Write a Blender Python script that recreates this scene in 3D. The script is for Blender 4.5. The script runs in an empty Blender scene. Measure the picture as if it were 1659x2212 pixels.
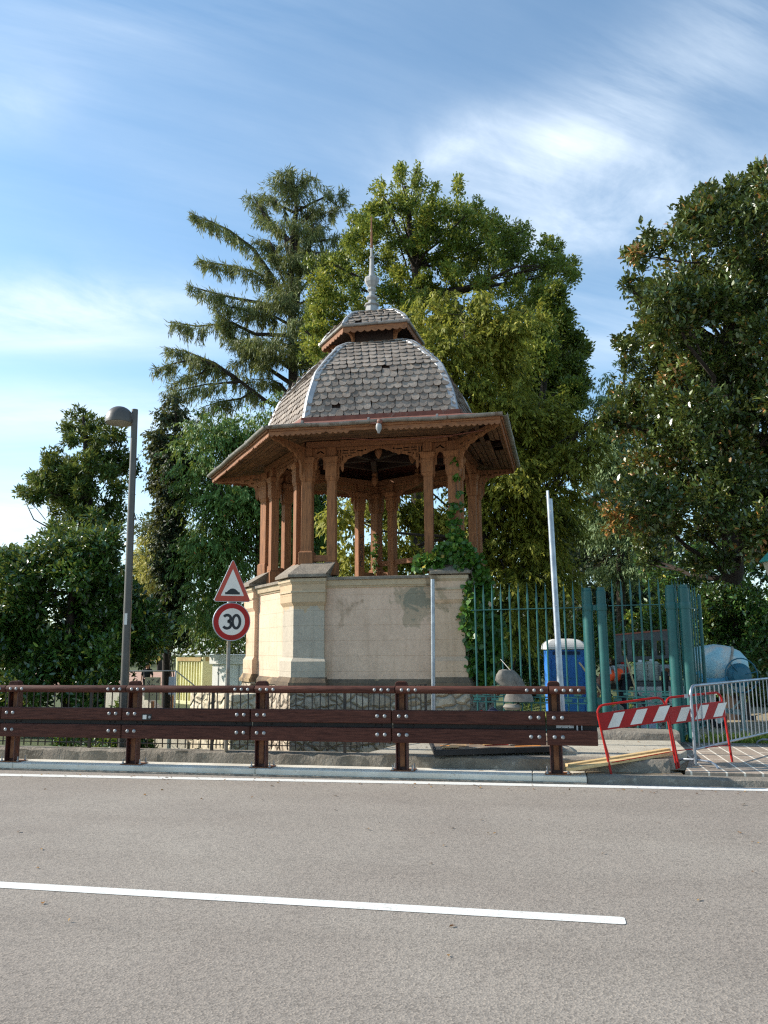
import bpy, bmesh, math, random
import numpy as np
from mathutils import Vector, Matrix
from mathutils.geometry import tessellate_polygon
random.seed(4)
S = bpy.context.scene
COL = S.collection
PI = math.pi
# ------------------------------------------------------------------ camera numbers (photo measured at 1659 x 2212)
F = 1720.; CH = 1.85; YAW = math.radians(11.5); PITCH = math.atan((1395-1106)/F); RHO = .008
_c, _s = math.cos(YAW), math.sin(YAW)
FW = np.array([-_s*math.cos(PITCH), _c*math.cos(PITCH), math.sin(PITCH)])
RT = np.array([_c, _s, 0.]); UP = np.cross(RT, FW)
R2 = RT*math.cos(RHO)-UP*math.sin(RHO); U2 = RT*math.sin(RHO)+UP*math.cos(RHO)
CAM = np.array([0., 0., CH])
def ray(x, y): return FW+R2*(x-829.5)/F+U2*(1106-y)/F
def at_z(x, y, z): d = ray(x, y); return CAM+d*(z-CH)/d[2]
def at_y(x, y, Y): d = ray(x, y); return CAM+d*Y/d[1]
def at_d(x, y, D): d = ray(x, y); return CAM+d*D/(-_s*d[0]+_c*d[1])
def pxm(d): return d/F
def sstep(a, b, x): t = min(1, max(0, (x-a)/(b-a))); return t*t*(3-2*t)
# ------------------------------------------------------------------ objects
ORG = {}
def tag(o, label=None, cat=None, group=None, kind=None):
    if label: o['label'] = label
    if cat: o['category'] = cat
    if group: o['group'] = group
    if kind: o['kind'] = kind
    return o
def thing(name, loc, label, cat, group=None, rz=0):
    o = bpy.data.objects.new(name, None); COL.objects.link(o)
    o.empty_display_size = .2
    o.location = Vector([float(q) for q in loc]); o.rotation_euler.z = rz
    ORG[o.name] = Vector([float(q) for q in loc])
    return tag(o, label, cat, group)
def link(name, me, mat, parent, loc):
    o = bpy.data.objects.new(name, me); COL.objects.link(o)
    if parent is not None:
        o.parent = parent; ORG[o.name] = ORG[parent.name]
    else:
        o.location = loc; ORG[o.name] = Vector(loc)
    for m in (mat if isinstance(mat, (list, tuple)) else [mat]): me.materials.append(m)
    return o
def copy_tree(o, parent=None):
    c = o.copy(); COL.objects.link(c); c.parent = parent
    ORG[c.name] = ORG[o.name]
    for ch in list(o.children): copy_tree(ch, c)
    return c
class MB:
    def __init__(s): s.v = []; s.f = []; s.r = []; s.m = []; s.cr = .5; s.cm = 0
    def add(s, vs, fs):
        n = len(s.v); s.v += [tuple(float(c) for c in q) for q in vs]
        for f in fs: s.f.append(tuple(i+n for i in f)); s.r.append(s.cr); s.m.append(s.cm)
    def box(s, x, y, z, sx, sy, sz, rz=0):
        c, q = math.cos(rz), math.sin(rz); vs = []
        for k in (-.5, .5):
            for a, b in ((-.5, -.5), (.5, -.5), (.5, .5), (-.5, .5)):
                u, w = a*sx, b*sy
                vs.append((x+u*c-w*q, y+u*q+w*c, z+k*sz))
        s.add(vs, [(3, 2, 1, 0), (4, 5, 6, 7), (0, 1, 5, 4), (1, 2, 6, 5), (2, 3, 7, 6), (3, 0, 4, 7)]); return s
    def beam(s, p0, p1, w, h, up=(0, 0, 1)):
        p0, p1 = Vector([float(q) for q in p0]), Vector([float(q) for q in p1]); d = (p1-p0).normalized()
        a = d.cross(Vector(up)).normalized(); b = a.cross(d)
        vs = [p+a*(i*w/2)+b*(j*h/2) for p in (p0, p1) for i, j in ((-1, -1), (1, -1), (1, 1), (-1, 1))]
        s.add(vs, [(3, 2, 1, 0), (4, 5, 6, 7), (0, 1, 5, 4), (1, 2, 6, 5), (2, 3, 7, 6), (3, 0, 4, 7)]); return s
    def prism(s, poly, z0, z1, top=None):
        n = len(poly); top = top or poly
        vs = [(p[0], p[1], z0) for p in poly]+[(p[0], p[1], z1) for p in top]
        s.add(vs, [tuple(range(n-1, -1, -1)), tuple(range(n, 2*n))]+[(i, (i+1) % n, n+(i+1) % n, n+i) for i in range(n)]); return s
    def tube(s, pts, r, n=8, cap=True):
        pts = [Vector([float(q) for q in p]) for p in pts]
        rs = r if isinstance(r, (list, tuple)) else [r]*len(pts)
        vs = []; a = None
        for i, p in enumerate(pts):
            d = (pts[min(i+1, len(pts)-1)]-pts[max(i-1, 0)]).normalized()
            if a is None: a = d.orthogonal().normalized()
            a = (a-d*a.dot(d))
            a = a.normalized() if a.length > 1e-6 else d.orthogonal().normalized()
            b = d.cross(a)
            vs += [p+(a*math.cos(2*PI*k/n)+b*math.sin(2*PI*k/n))*rs[i] for k in range(n)]
        fs = [(i*n+k, i*n+(k+1) % n, (i+1)*n+(k+1) % n, (i+1)*n+k) for i in range(len(pts)-1) for k in range(n)]
        if cap: fs += [tuple(range(n-1, -1, -1)), tuple(range((len(pts)-1)*n, len(pts)*n))]
        s.add(vs, fs); return s
    def lathe(s, o, prof, n=16, axis=(0, 0, 1), rot=0, arc=1.):
        ax = Vector(axis).normalized(); a = ax.orthogonal().normalized() if abs(ax.z) < .99 else Vector((1, 0, 0))
        b = ax.cross(a); o = Vector([float(q) for q in o]); vs = []
        for r, z in prof:
            vs += [o+ax*z+(a*math.cos(rot+arc*2*PI*k/n)+b*math.sin(rot+arc*2*PI*k/n))*r for k in range(n)]
        kk = n if arc == 1 else n-1
        fs = [(i*n+k, i*n+(k+1) % n, (i+1)*n+(k+1) % n, (i+1)*n+k) for i in range(len(prof)-1) for k in range(kk)]
        if arc == 1: fs += [tuple(range(n-1, -1, -1)), tuple(range((len(prof)-1)*n, len(prof)*n))]
        s.add(vs, fs); return s
    def plate(s, outer, holes, o, ux, uz, th):
        o, ux, uz = Vector([float(q) for q in o]), Vector(ux).normalized(), Vector(uz).normalized(); nn = ux.cross(uz)
        loops = [outer]+list(holes)
        tris = tessellate_polygon([[Vector((p[0], p[1], 0)) for p in L] for L in loops])
        flat = [p for L in loops for p in L]; N = len(flat)
        vs = [o+ux*p[0]+uz*p[1]+nn*th/2 for p in flat]+[o+ux*p[0]+uz*p[1]-nn*th/2 for p in flat]
        fs = []
        for t in tris:
            p, q, r = (flat[i] for i in t)
            ccw = (q[0]-p[0])*(r[1]-p[1])-(q[1]-p[1])*(r[0]-p[0]) > 0
            t = tuple(t) if ccw else tuple(reversed(t))
            fs.append(t); fs.append(tuple(i+N for i in reversed(t)))
        k = 0
        for li, L in enumerate(loops):
            n = len(L); area = sum(L[i][0]*L[(i+1) % n][1]-L[(i+1) % n][0]*L[i][1] for i in range(n))
            fwd = (area > 0) == (li == 0)
            for i in range(n):
                j = (i+1) % n; q = (k+i, k+i+N, k+j+N, k+j)
                fs.append(q if fwd else tuple(reversed(q)))
            k += n
        s.add(vs, fs); return s
    def build(s, name, mat, parent=None, loc=(0, 0, 0), smooth=False, bevel=0, label=None):
        org = ORG[parent.name] if parent is not None else Vector([float(q) for q in loc])
        me = bpy.data.meshes.new(name)
        me.from_pydata([(v[0]-org.x, v[1]-org.y, v[2]-org.z) for v in s.v], [], s.f)
        at = me.attributes.new('rnd', 'FLOAT', 'FACE'); at.data.foreach_set('value', s.r)
        if bevel:
            bm = bmesh.new(); bm.from_mesh(me); bm.normal_update()
            ed = [e for e in bm.edges if len(e.link_faces) == 2 and e.calc_face_angle(0) > .7]
            bmesh.ops.bevel(bm, geom=ed, offset=bevel, offset_type='OFFSET', segments=2, profile=.5, affect='EDGES', clamp_overlap=True)
            bm.to_mesh(me); bm.free()
        if any(s.m): me.polygons.foreach_set('material_index', s.m)
        if smooth: me.polygons.foreach_set('use_smooth', [True]*len(me.polygons))
        me.update(); me.validate()
        o = link(name, me, mat, parent, tuple(org))
        if smooth:
            try: me.set_sharp_from_angle(angle=math.radians(42))
            except Exception: pass
        if label: o['label'] = label
        return o
def glyph(ch, size, bold=.13):
    """a letter or digit as thick strokes: (vertices, faces) in the xy plane, centred"""
    arc = lambda cx, cy, rx, ry, a0, a1, n=14: [(cx+rx*math.cos(math.radians(a0+(a1-a0)*i/n)), cy+ry*math.sin(math.radians(a0+(a1-a0)*i/n))) for i in range(n+1)]
    G_ = {'3': [arc(0, .185, .19, .165, 155, -75)+arc(0, -.165, .215, .185, 80, -155)], '0': [arc(0, 0, .2, .345, 90, 450, 28)],
          'P': [[(-.18, -.35), (-.18, .35)], [(-.18, .33), (.02, .33)]+arc(.02, .17, .17, .16, 90, -90)+[(-.18, .01)]], 'A': [[(-.22, -.35), (0, .35), (.22, -.35)], [(-.13, -.1), (.13, -.1)]],
          'S': [arc(0, .18, .17, .16, 30, 270)+arc(0, -.17, .18, .17, 90, -150)], 'B': [[(-.18, -.35), (-.18, .35)], arc(-.05, .18, .2, .16, 90, -90), arc(-.05, -.17, .23, .18, 90, -90)], 'C': [arc(0, 0, .22, .34, 50, 310)]}
    vs, fs = [], []
    for L in G_[ch]:
        n0 = len(vs); m = len(L)
        for i, p in enumerate(L):
            a, b = L[max(0, i-1)], L[min(m-1, i+1)]
            if ch == '0': a, b = (L[i-1] if i else L[-2]), (L[i+1] if i < m-1 else L[1])
            d = Vector((b[0]-a[0], b[1]-a[1])).normalized(); n_ = Vector((-d.y, d.x))*bold/2
            vs += [((p[0]+n_.x)*size, (p[1]+n_.y)*size, 0), ((p[0]-n_.x)*size, (p[1]-n_.y)*size, 0)]
        for i in range(m-1): q = n0+2*i; fs.append((q, q+1, q+3, q+2))
    return vs, fs
def inset_poly(poly, d):
    """offset a ccw convex polygon outwards by d"""
    n = len(poly); out = []
    for i in range(n):
        p0, p1, p2 = Vector(poly[i-1]), Vector(poly[i]), Vector(poly[(i+1) % n])
        a, b = (p1-p0).normalized(), (p2-p1).normalized()
        na, nb = Vector((a.y, -a.x)), Vector((b.y, -b.x))
        m = (na+nb).normalized(); out.append(tuple(p1+m*(d/max(.3, m.dot(na)))))
    return out
def inset_edges(poly, ds):
    """offset every edge i (from corner i to i+1) of a ccw polygon outwards by ds[i]"""
    n = len(poly); L = []
    for i in range(n):
        p, q = Vector(poly[i]), Vector(poly[(i+1) % n]); u = (q-p).normalized(); L.append((p+Vector((u.y, -u.x))*ds[i], u))
    out = []
    for i in range(n):
        (p, u), (q, v) = L[i-1], L[i]; cr = u.x*v.y-u.y*v.x; t = ((q.x-p.x)*v.y-(q.y-p.y)*v.x)/cr; out.append(tuple(p+u*t))
    return out
# ------------------------------------------------------------------ materials
def rgb(h):
    h = h.lstrip('#'); v = [int(h[i:i+2], 16)/255 for i in (0, 2, 4)]
    return tuple((x/12.92 if x <= .04045 else ((x+.055)/1.055)**2.4) for x in v)+(1,)
def c4(c): return rgb(c) if isinstance(c, str) else tuple(c)+(1,)*(4-len(c))
def newmat(name):
    m = bpy.data.materials.new(name); m.use_nodes = True; nt = m.node_tree
    return m, nt, nt.nodes['Principled BSDF']
def nd(nt, t, **k):
    n = nt.nodes.new(t)
    for a, b in k.items():
        if a.startswith('i_'):
            key = a[2:]; n.inputs[int(key) if key.isdigit() else key].default_value = b
        else: setattr(n, a, b)
    return n
def ramp(nt, fac, stops, interp='LINEAR'):
    r = nd(nt, 'ShaderNodeValToRGB'); e = r.color_ramp.elements; r.color_ramp.interpolation = interp
    while len(e) < len(stops): e.new(.5)
    for q, (p, c) in zip(e, stops): q.position = p; q.color = c4(c)
    nt.links.new(fac, r.inputs[0]); return r.outputs[0]
def noise(nt, co, scale, detail=5, rough=.6, dist=0, mapping=None):
    n = nd(nt, 'ShaderNodeTexNoise'); n.inputs['Scale'].default_value = scale; n.inputs['Detail'].default_value = detail
    n.inputs['Roughness'].default_value = rough; n.inputs['Distortion'].default_value = dist
    if mapping:
        mp = nd(nt, 'ShaderNodeMapping'); mp.inputs['Scale'].default_value = mapping; nt.links.new(co, mp.inputs[0]); co = mp.outputs[0]
    nt.links.new(co, n.inputs['Vector']); return n.outputs[0]
def mixc(nt, fac, a, b, mode='MIX'):
    m = nd(nt, 'ShaderNodeMix', data_type='RGBA', blend_type=mode)
    for sock, v in ((m.inputs[0], fac), (m.inputs[6], a), (m.inputs[7], b)):
        if hasattr(v, 'is_output'): nt.links.new(v, sock)
        elif isinstance(v, (int, float)): sock.default_value = v
        else: sock.default_value = c4(v)
    return m.outputs[2]
def M(name, col, rough=.7, col2=None, scale=3, lo=.4, hi=.65, detail=6, col3=None, scale3=12, lo3=.55, hi3=.7, bump=0, bscale=30, metal=0, spec=.5,
      mapping=None, rnd=0, coat=0, emit=0):
    m, nt, b = newmat(name)
    co = nd(nt, 'ShaderNodeTexCoord').outputs['Object']
    out = None
    if col2 is not None:
        out = ramp(nt, noise(nt, co, scale, detail, mapping=mapping), [(lo, col), (hi, col2)])
    if col3 is not None:
        f = ramp(nt, noise(nt, co, scale3, 8, .65, .4, mapping), [(lo3, (0, 0, 0)), (hi3, (1, 1, 1))])
        out = mixc(nt, f, out if out is not None else col, col3)
    if rnd:
        at = nd(nt, 'ShaderNodeAttribute', attribute_name='rnd')
        mr = nd(nt, 'ShaderNodeMapRange'); nt.links.new(at.outputs['Fac'], mr.inputs[0])
        mr.inputs[3].default_value = 1-rnd; mr.inputs[4].default_value = 1+rnd
        cc = nd(nt, 'ShaderNodeCombineColor')
        for i in range(3): nt.links.new(mr.outputs[0], cc.inputs[i])
        out = mixc(nt, 1., out if out is not None else col, cc.outputs[0], 'MULTIPLY')
    if out is None: b.inputs['Base Color'].default_value = c4(col)
    else: nt.links.new(out, b.inputs['Base Color'])
    b.inputs['Roughness'].default_value = rough; b.inputs['Metallic'].default_value = metal
    b.inputs['Specular IOR Level'].default_value = spec
    if coat: b.inputs['Coat Weight'].default_value = coat
    if bump:
        bm = nd(nt, 'ShaderNodeBump'); bm.inputs['Strength'].default_value = bump; bm.inputs['Distance'].default_value = .02
        nt.links.new(noise(nt, co, bscale, 6, .6, mapping=mapping), bm.inputs['Height']); nt.links.new(bm.outputs[0], b.inputs['Normal'])
    return m
def leafmat(name, stops, rough=.45, spec=.5, trans=.25, tcol=(.34, .34, .06), gain=2.0):
    m, nt, b = newmat(name)
    at = nd(nt, 'ShaderNodeAttribute', attribute_name='rnd')
    c = ramp(nt, at.outputs['Fac'], [(p, tuple(min(.6, k*gain) for k in rgb(h)[:3])) for p, h in stops])
    nt.links.new(c, b.inputs['Base Color']); b.inputs['Roughness'].default_value = rough; b.inputs['Specular IOR Level'].default_value = spec
    if trans:
        t = nd(nt, 'ShaderNodeBsdfTranslucent'); nt.links.new(mixc(nt, .5, c, tcol), t.inputs[0])
        mx = nd(nt, 'ShaderNodeMixShader'); mx.inputs[0].default_value = trans
        nt.links.new(b.outputs[0], mx.inputs[1]); nt.links.new(t.outputs[0], mx.inputs[2])
        nt.links.new(mx.outputs[0], nt.nodes['Material Output'].inputs[0])
    return m
MT = {}
MT['galv'] = M('galvanised_steel', '#8d9299', .42, '#a9adb2', 6, metal=.75, bump=.05)
MT['greypaint'] = M('grey_pole_paint', '#6c6c66', .5, '#7c7b74', 5, bump=.05)
MT['lamp_brown'] = M('lamp_grey_brown_paint', '#4b463f', .45, '#544e47', 6, bump=.04)
MT['white'] = M('white_paint', '#d9d6cf', .5, '#c9c4ba', 3)
MT['black'] = M('black_paint', '#0d0d0e', .5)
MT['red'] = M('red_sign_film', '#a8160f', .5, '#97140e', 5, spec=.3)
MT['signwhite'] = M('white_sign_film', '#e2d8cb', .5, '#d6cbbd', 4)
MT['orange_edge'] = M('orange_red_sign_film', '#b23c22', .45, '#a63520', 5)
MT['green_fence'] = M('teal_green_fence_paint', '#164f4d', .5, '#1b5a56', 4, col3='#2f4a42', scale3=14, lo3=.62, hi3=.75, bump=.06)
MT['iron'] = M('dark_iron_bar', '#302a26', .6, '#4a3f36', 9, bump=.1)
MT['wood_rail'] = M('dark_brown_stained_timber', '#5a352a', .75, '#3c211a', 6, lo=.38, hi=.66, col3='#260f0c', scale3=9, lo3=.58, hi3=.72, bump=.3, bscale=14, mapping=(.6, 7, 7), spec=.22, rnd=.12)
MT['steel_brown'] = M('brown_steel_post', '#43231f', .55, '#55291e', 5, col3='#7a3c1c', scale3=10, lo3=.56, hi3=.68, bump=.12)
MT['rust'] = M('rusty_plate', '#6b4028', .8, '#8a5a38', 14, bump=.2)
MT['dark_steel'] = M('dark_steel_web', '#191413', .6, '#2a1a15', 8)
MT['bolt'] = M('zinc_bolt', '#a3a3a2', .5, '#858585', 8, metal=.35)
MT['old_wood'] = M('weathered_reddish_timber', '#9c663e', .8, '#744a2c', 4, lo=.35, hi=.68, col3='#45301f', scale3=7, lo3=.56, hi3=.72, bump=.25, bscale=14, mapping=(7, 7, .8), rnd=.12)
MT['old_wood_h'] = M('weathered_timber_boards', '#92613d', .8, '#70472d', 4, lo=.35, hi=.68, col3='#43301f', scale3=7, lo3=.56, hi3=.72, bump=.25, bscale=14, mapping=(2, 2, 9), rnd=.15)
MT['soffit'] = M('grey_brown_soffit_boards', '#7d5b40', .8, '#5d4330', 5, col3='#3b2a1f', scale3=6, lo3=.55, hi3=.7, bump=.25, rnd=.25)
MT['dark_wood'] = M('dark_brown_timber', '#3c281e', .85, '#2a1c16', 5, rnd=.2)  # very dark brown timber for rafters, roof shells, ceiling beams and lantern
MT['zinc'] = M('weathered_zinc_flashing', '#9d9ea0', .5, '#b6b5b2', 4, col3='#77726c', scale3=9, lo3=.58, hi3=.7, metal=.35, bump=.08)
MT['gutter'] = M('weathered_gutter_zinc', '#807a72', .5, '#99928a', 5, col3='#5f4b3c', scale3=8, lo3=.55, hi3=.68, metal=.45, bump=.08)
MT['copper_strip'] = M('rusted_flashing_strip', '#6b3a2b', .7, '#7f4a37', 6, col3='#8a7566', scale3=7, lo3=.6, hi3=.7, bump=.15)
MT['finial'] = M('grey_painted_finial', '#908e8b', .6, '#a19f9b', 6, col3='#77726b', scale3=10, lo3=.6, hi3=.72, bump=.08)
MT['cap_stone'] = M('grey_cap_stone', '#85796a', .9, '#6c6358', 5, col3='#a39a8c', scale3=26, lo3=.55, hi3=.7, bump=.5, bscale=40)
MT['concrete'] = M('pale_concrete', '#b1a896', .9, '#9c9382', 2.2, col3='#c0b8a7', scale3=14, lo3=.55, hi3=.7, bump=.4, bscale=60)
MT['kerb'] = M('cast_kerb_concrete', '#dad3c4', .85, '#c4bcac', 1.8, col3='#8a6f4c', scale3=6, lo3=.62, hi3=.76, bump=.3, bscale=50)
MT['old_kerb'] = M('old_granite_kerb', '#847b6e', .9, '#6d655a', 2.5, col3='#a59c8d', scale3=12, lo3=.55, hi3=.72, bump=.8, bscale=22)
MT['yellow_board'] = M('yellow_pine_board', '#cdb283', .7, '#bb9d6a', 4, mapping=(1, 8, 8), bump=.1)
MT['bark'] = M('tree_bark', '#3a2f26', .95, '#241d18', 6, bump=.6, bscale=14, mapping=(3, 3, .7))
MT['bark_pale'] = M('tree_bark_grey', '#5a4d40', .95, '#3c332a', 6, bump=.6, bscale=14, mapping=(3, 3, .7))
# ------------------------------------------------------------------ terrain height
def terr(X, Y):
    zl = .0-.55*sstep(12.2, 13.4, Y)-.3*sstep(14, 24, Y)
    zr = .12-.3*sstep(16, 26, Y)-.3*sstep(26, 40, Y)
    z = zl+(zr-zl)*sstep(-3.2, -.2, X-(.0 if Y < 20 else 0))
    far = sstep(35, 60, Y); z = z*(1-far)-.82*far
    return z+.03*math.sin(X*1.3+Y*.7)*sstep(15, 20, Y)
# ================================================================== SETTING
def sheet(name, pts, z, mat):
    mb = MB(); mb.add([(x, y, z) for x, y in pts], [tuple(range(len(pts)))])
    return tag(mb.build(name, mat), kind='structure')
def asphalt():
    m, nt, b = newmat('worn_asphalt')
    co = nd(nt, 'ShaderNodeTexCoord').outputs['Object']
    big = ramp(nt, noise(nt, co, .35, 4, .55, .3), [(.35, '#887e74'), (.7, '#968d82')])
    streak = ramp(nt, noise(nt, co, 1.1, 5, .6, 0, (.12, 1.6, 1)), [(.42, (1, 1, 1)), (.75, (.92, .92, .92))])
    c = mixc(nt, 1., big, streak, 'MULTIPLY')
    v = nd(nt, 'ShaderNodeTexVoronoi'); v.inputs['Scale'].default_value = 75; nt.links.new(co, v.inputs['Vector'])
    g = ramp(nt, v.outputs['Color'], [(.1, (.62, .61, .6)), (.45, (.97, .97, .97)), (.9, (1.34, 1.31, 1.27))])
    c = mixc(nt, .85, c, g, 'MULTIPLY')
    f = ramp(nt, noise(nt, co, 130, 3, .7), [(.36, (.66, .66, .66)), (.52, (1, 1, 1)), (.7, (1.22, 1.2, 1.18))])
    c = mixc(nt, .8, c, f, 'MULTIPLY')
    d = ramp(nt, noise(nt, co, 5, 4, .7), [(.68, (1, 1, 1)), (.8, (.66, .65, .64))])
    c = mixc(nt, 1., c, d, 'MULTIPLY')
    sx_ = nd(nt, 'ShaderNodeSeparateXYZ'); nt.links.new(co, sx_.inputs[0])
    wv = nd(nt, 'ShaderNodeMath', operation='SINE'); ma = nd(nt, 'ShaderNodeMath', operation='MULTIPLY'); nt.links.new(sx_.outputs[1], ma.inputs[0]); ma.inputs[1].default_value = 3.9; nt.links.new(ma.outputs[0], wv.inputs[0])
    wt = ramp(nt, wv.outputs[0], [(.1, (1, 1, 1)), (.9, (.965, .962, .96))]); c = mixc(nt, 1., c, wt, 'MULTIPLY')
    cr = nd(nt, 'ShaderNodeTexVoronoi', feature='DISTANCE_TO_EDGE'); cr.inputs['Scale'].default_value = .42; dv = nd(nt, 'ShaderNodeVectorMath', operation='ADD'); nz = nd(nt, 'ShaderNodeTexNoise'); nz.inputs['Scale'].default_value = 2.2; nz.inputs['Detail'].default_value = 6; nt.links.new(co, nz.inputs['Vector'])
    nt.links.new(co, dv.inputs[0]); nt.links.new(nz.outputs['Color'], dv.inputs[1]); nt.links.new(dv.outputs[0], cr.inputs['Vector'])
    crk = ramp(nt, cr.outputs['Distance'], [(0, (.72, .71, .7)), (.006, (1, 1, 1))]); msk = ramp(nt, noise(nt, co, .5, 3), [(.55, (0, 0, 0)), (.62, (1, 1, 1))])
    c = mixc(nt, msk, c, mixc(nt, 1., c, crk, 'MULTIPLY'))
    nt.links.new(c, b.inputs['Base Color']); b.inputs['Roughness'].default_value = .88; b.inputs['Specular IOR Level'].default_value = .3
    bm = nd(nt, 'ShaderNodeBump'); bm.inputs['Strength'].default_value = .45; bm.inputs['Distance'].default_value = .005
    nt.links.new(v.outputs['Distance'], bm.inputs['Height']); nt.links.new(bm.outputs[0], b.inputs['Normal'])
    return m
def paintmat():
    m, nt, b = newmat('road_line_paint')
    co = nd(nt, 'ShaderNodeTexCoord').outputs['Object']
    c = ramp(nt, noise(nt, co, 60, 5, .7), [(.3, '#a9a59c'), (.44, '#d6d3cb'), (.7, '#e2e0d9')])
    w = ramp(nt, noise(nt, co, 9, 9, .75), [(.57, (0, 0, 0)), (.70, (1, 1, 1))])
    c = mixc(nt, w, c, '#aaa398')
    nt.links.new(c, b.inputs['Base Color']); b.inputs['Roughness'].default_value = .7
    return m
PAINT = paintmat()
XR = .42                                                   # where the cast kerb ends
road = MB(); road.add([(-90, -12, 0), (90, -12, 0), (90, 11.9, 0), (-90, 11.9, 0)], [(0, 1, 2, 3)])
tag(road.build('road', asphalt()), kind='structure')
# edge line follows the kerb and bends slightly with the road
mb = MB(); n = 40; vs = []
for i in range(n+1):
    x = -40+i*2.; dx = x+2
    y = 11.09+.043*(dx if dx < 0 else dx*.8)-.0006*min(0, dx+8)**2*0
    y = max(y, 10.2); vs += [(x, y, .004), (x, y+.2, .004)]
mb.add(vs, [(2*i, 2*i+2, 2*i+3, 2*i+1) for i in range(n)])
tag(mb.build('edge_line_marking', PAINT), kind='structure')
mb = MB(); e = [(.40+.03*math.sin(a)+(.0 if .5 < a < 2.6 else 0), 5.975+math.copysign(.045, math.cos(a))+.03*math.cos(a), .004) for a in (0, .6, 1.2, 1.94, 2.54, PI)]
mb.add([(-30, 5.90, .004)]+e[::-1]+[(-30, 6.05, .004)], [tuple(range(8))])
tag(mb.build('lane_line_marking', PAINT), kind='structure')

# cast kerb under the guardrail
mb = MB(); x = -40.
while x < XR-.1:
    x1 = min(x+3.97, XR)
    mb.box((x+x1)/2, 11.65, .0, x1-x-.006, .46, .2); x += 3.97
for i in range(1):
    pass
tag(mb.build('cast_kerb', MT['kerb'], bevel=.012), kind='structure')
# low lip of the kerb beside the road
mb = MB(); mb.box((-40+XR)/2, 11.405, -.02, 40+XR, .05, .09)
tag(mb.build('kerb_lip', MT['old_kerb'], bevel=.01), kind='structure')

def worn_strip(name, x0, x1, ya, yb, zt, zb, mat, step=.12, amp=.02, seed=1):
    """a stone kerb with a chipped front edge: real displaced profile"""
    rg = np.random.default_rng(seed); n = int((x1-x0)/step); mb = MB(); vs = []
    k = rg.normal(0, 1, (n+1, 5)); kk = np.array([k[max(0, i-1):i+2].mean(0) for i in range(n+1)])
    for i in range(n+1):
        x = x0+(x1-x0)*i/n; a = kk[i]*amp
        vs += [(x, ya-abs(a[0])*.5, zb), (x, ya+a[0], zb+(zt-zb)*.55+a[1]), (x, ya+.02+abs(a[2])*1.4, zt-.02-abs(a[3])*.9), (x, ya+.09+a[2], zt+a[4]*.15), (x, yb, zt)]
    fs = [(5*i+j, 5*i+5+j, 5*i+6+j, 5*i+1+j) for i in range(n) for j in range(4)]
    mb.add(vs, fs); mb.add([vs[0], vs[1], vs[2], vs[3], vs[4], (x0, yb, zb)], [(5, 4, 3, 2, 1, 0)])
    mb.add([vs[-5], vs[-4], vs[-3], vs[-2], vs[-1], (x1, yb, zb)], [(0, 1, 2, 3, 4, 5)])
    return tag(mb.build(name, mat, smooth=True), kind='structure')
worn_strip('old_stone_kerb', -40, 1.55, 11.87, 12.10, .272, -.25, MT['old_kerb'], .1, .03, 3)
worn_strip('roadside_kerb', XR+.01, 12, 11.52, 11.80, .10, -.2, MT['old_kerb'], .1, .015, 5)
worn_strip('gate_step', .55, 2.05, 14.25, 14.9, .40, .1, MT['old_kerb'], .1, .02, 7)
# footway of pale concrete: prism, and the gap of dirt between the kerbs
mb = MB(); mb.prism([(-2.75, 12.095), (1.62, 12.095), (1.95, 13.0), (2.02, 15.1), (-1.6, 15.4), (-2.1, 14.6)], -1.2, .268)
tag(mb.build('footway', MT['concrete'], bevel=.01), kind='structure')
mb = MB(); mb.prism([(-40, 11.6), (XR, 11.6), (XR, 11.99), (-40, 11.99)], -.3, .085); mb.prism([(XR+.01, 11.7), (1.7, 11.7), (1.7, 12.0), (XR+.01, 12.0)], -.3, .10)
tag(mb.build('dirt_between_kerbs', M('sandy_dirt', '#8b7b62', .95, '#6d5f4b', 7, col3='#b3a488', scale3=26, lo3=.58, hi3=.72, bump=.9, bscale=45)), kind='structure')
def paving():
    m, nt, b = newmat('porphyry_paving')
    co = nd(nt, 'ShaderNodeTexCoord').outputs['Object']
    mp = nd(nt, 'ShaderNodeMapping'); mp.inputs['Rotation'].default_value = (0, 0, math.radians(90)); nt.links.new(co, mp.inputs[0])
    br = nd(nt, 'ShaderNodeTexBrick'); br.offset = .5; nt.links.new(mp.outputs[0], br.inputs['Vector'])
    br.inputs['Color1'].default_value = rgb('#8d7f70'); br.inputs['Color2'].default_value = rgb('#a09080'); br.inputs['Mortar'].default_value = rgb('#ddd4c4')
    br.inputs['Scale'].default_value = 1; br.inputs['Mortar Size'].default_value = .013; br.inputs['Brick Width'].default_value = .9; br.inputs['Row Height'].default_value = .225
    f = ramp(nt, noise(nt, co, 22, 6), [(.35, (.8, .78, .76)), (.65, (1.12, 1.1, 1.08))])
    nt.links.new(mixc(nt, 1., br.outputs[0], f, 'MULTIPLY'), b.inputs['Base Color']); b.inputs['Roughness'].default_value = .85
    bm = nd(nt, 'ShaderNodeBump'); bm.inputs['Strength'].default_value = .4; bm.inputs['Distance'].default_value = .01
    nt.links.new(noise(nt, co, 40, 5), bm.inputs['Height']); nt.links.new(bm.outputs[0], b.inputs['Normal'])
    return m
mb = MB(); mb.prism([(1.72, 11.74), (30, 11.74), (30, 14.9), (2.06, 14.9), (1.98, 13.0)], -1, .145)
tag(mb.build('paving', paving(), bevel=.008), kind='structure')
mb = MB(); mb.prism([(2.06, 14.9), (30, 14.9), (30, 15.1), (2.06, 15.1)], -1, .15)
tag(mb.build('paving_edge_kerb', MT['old_kerb'], bevel=.01), kind='structure')

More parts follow.
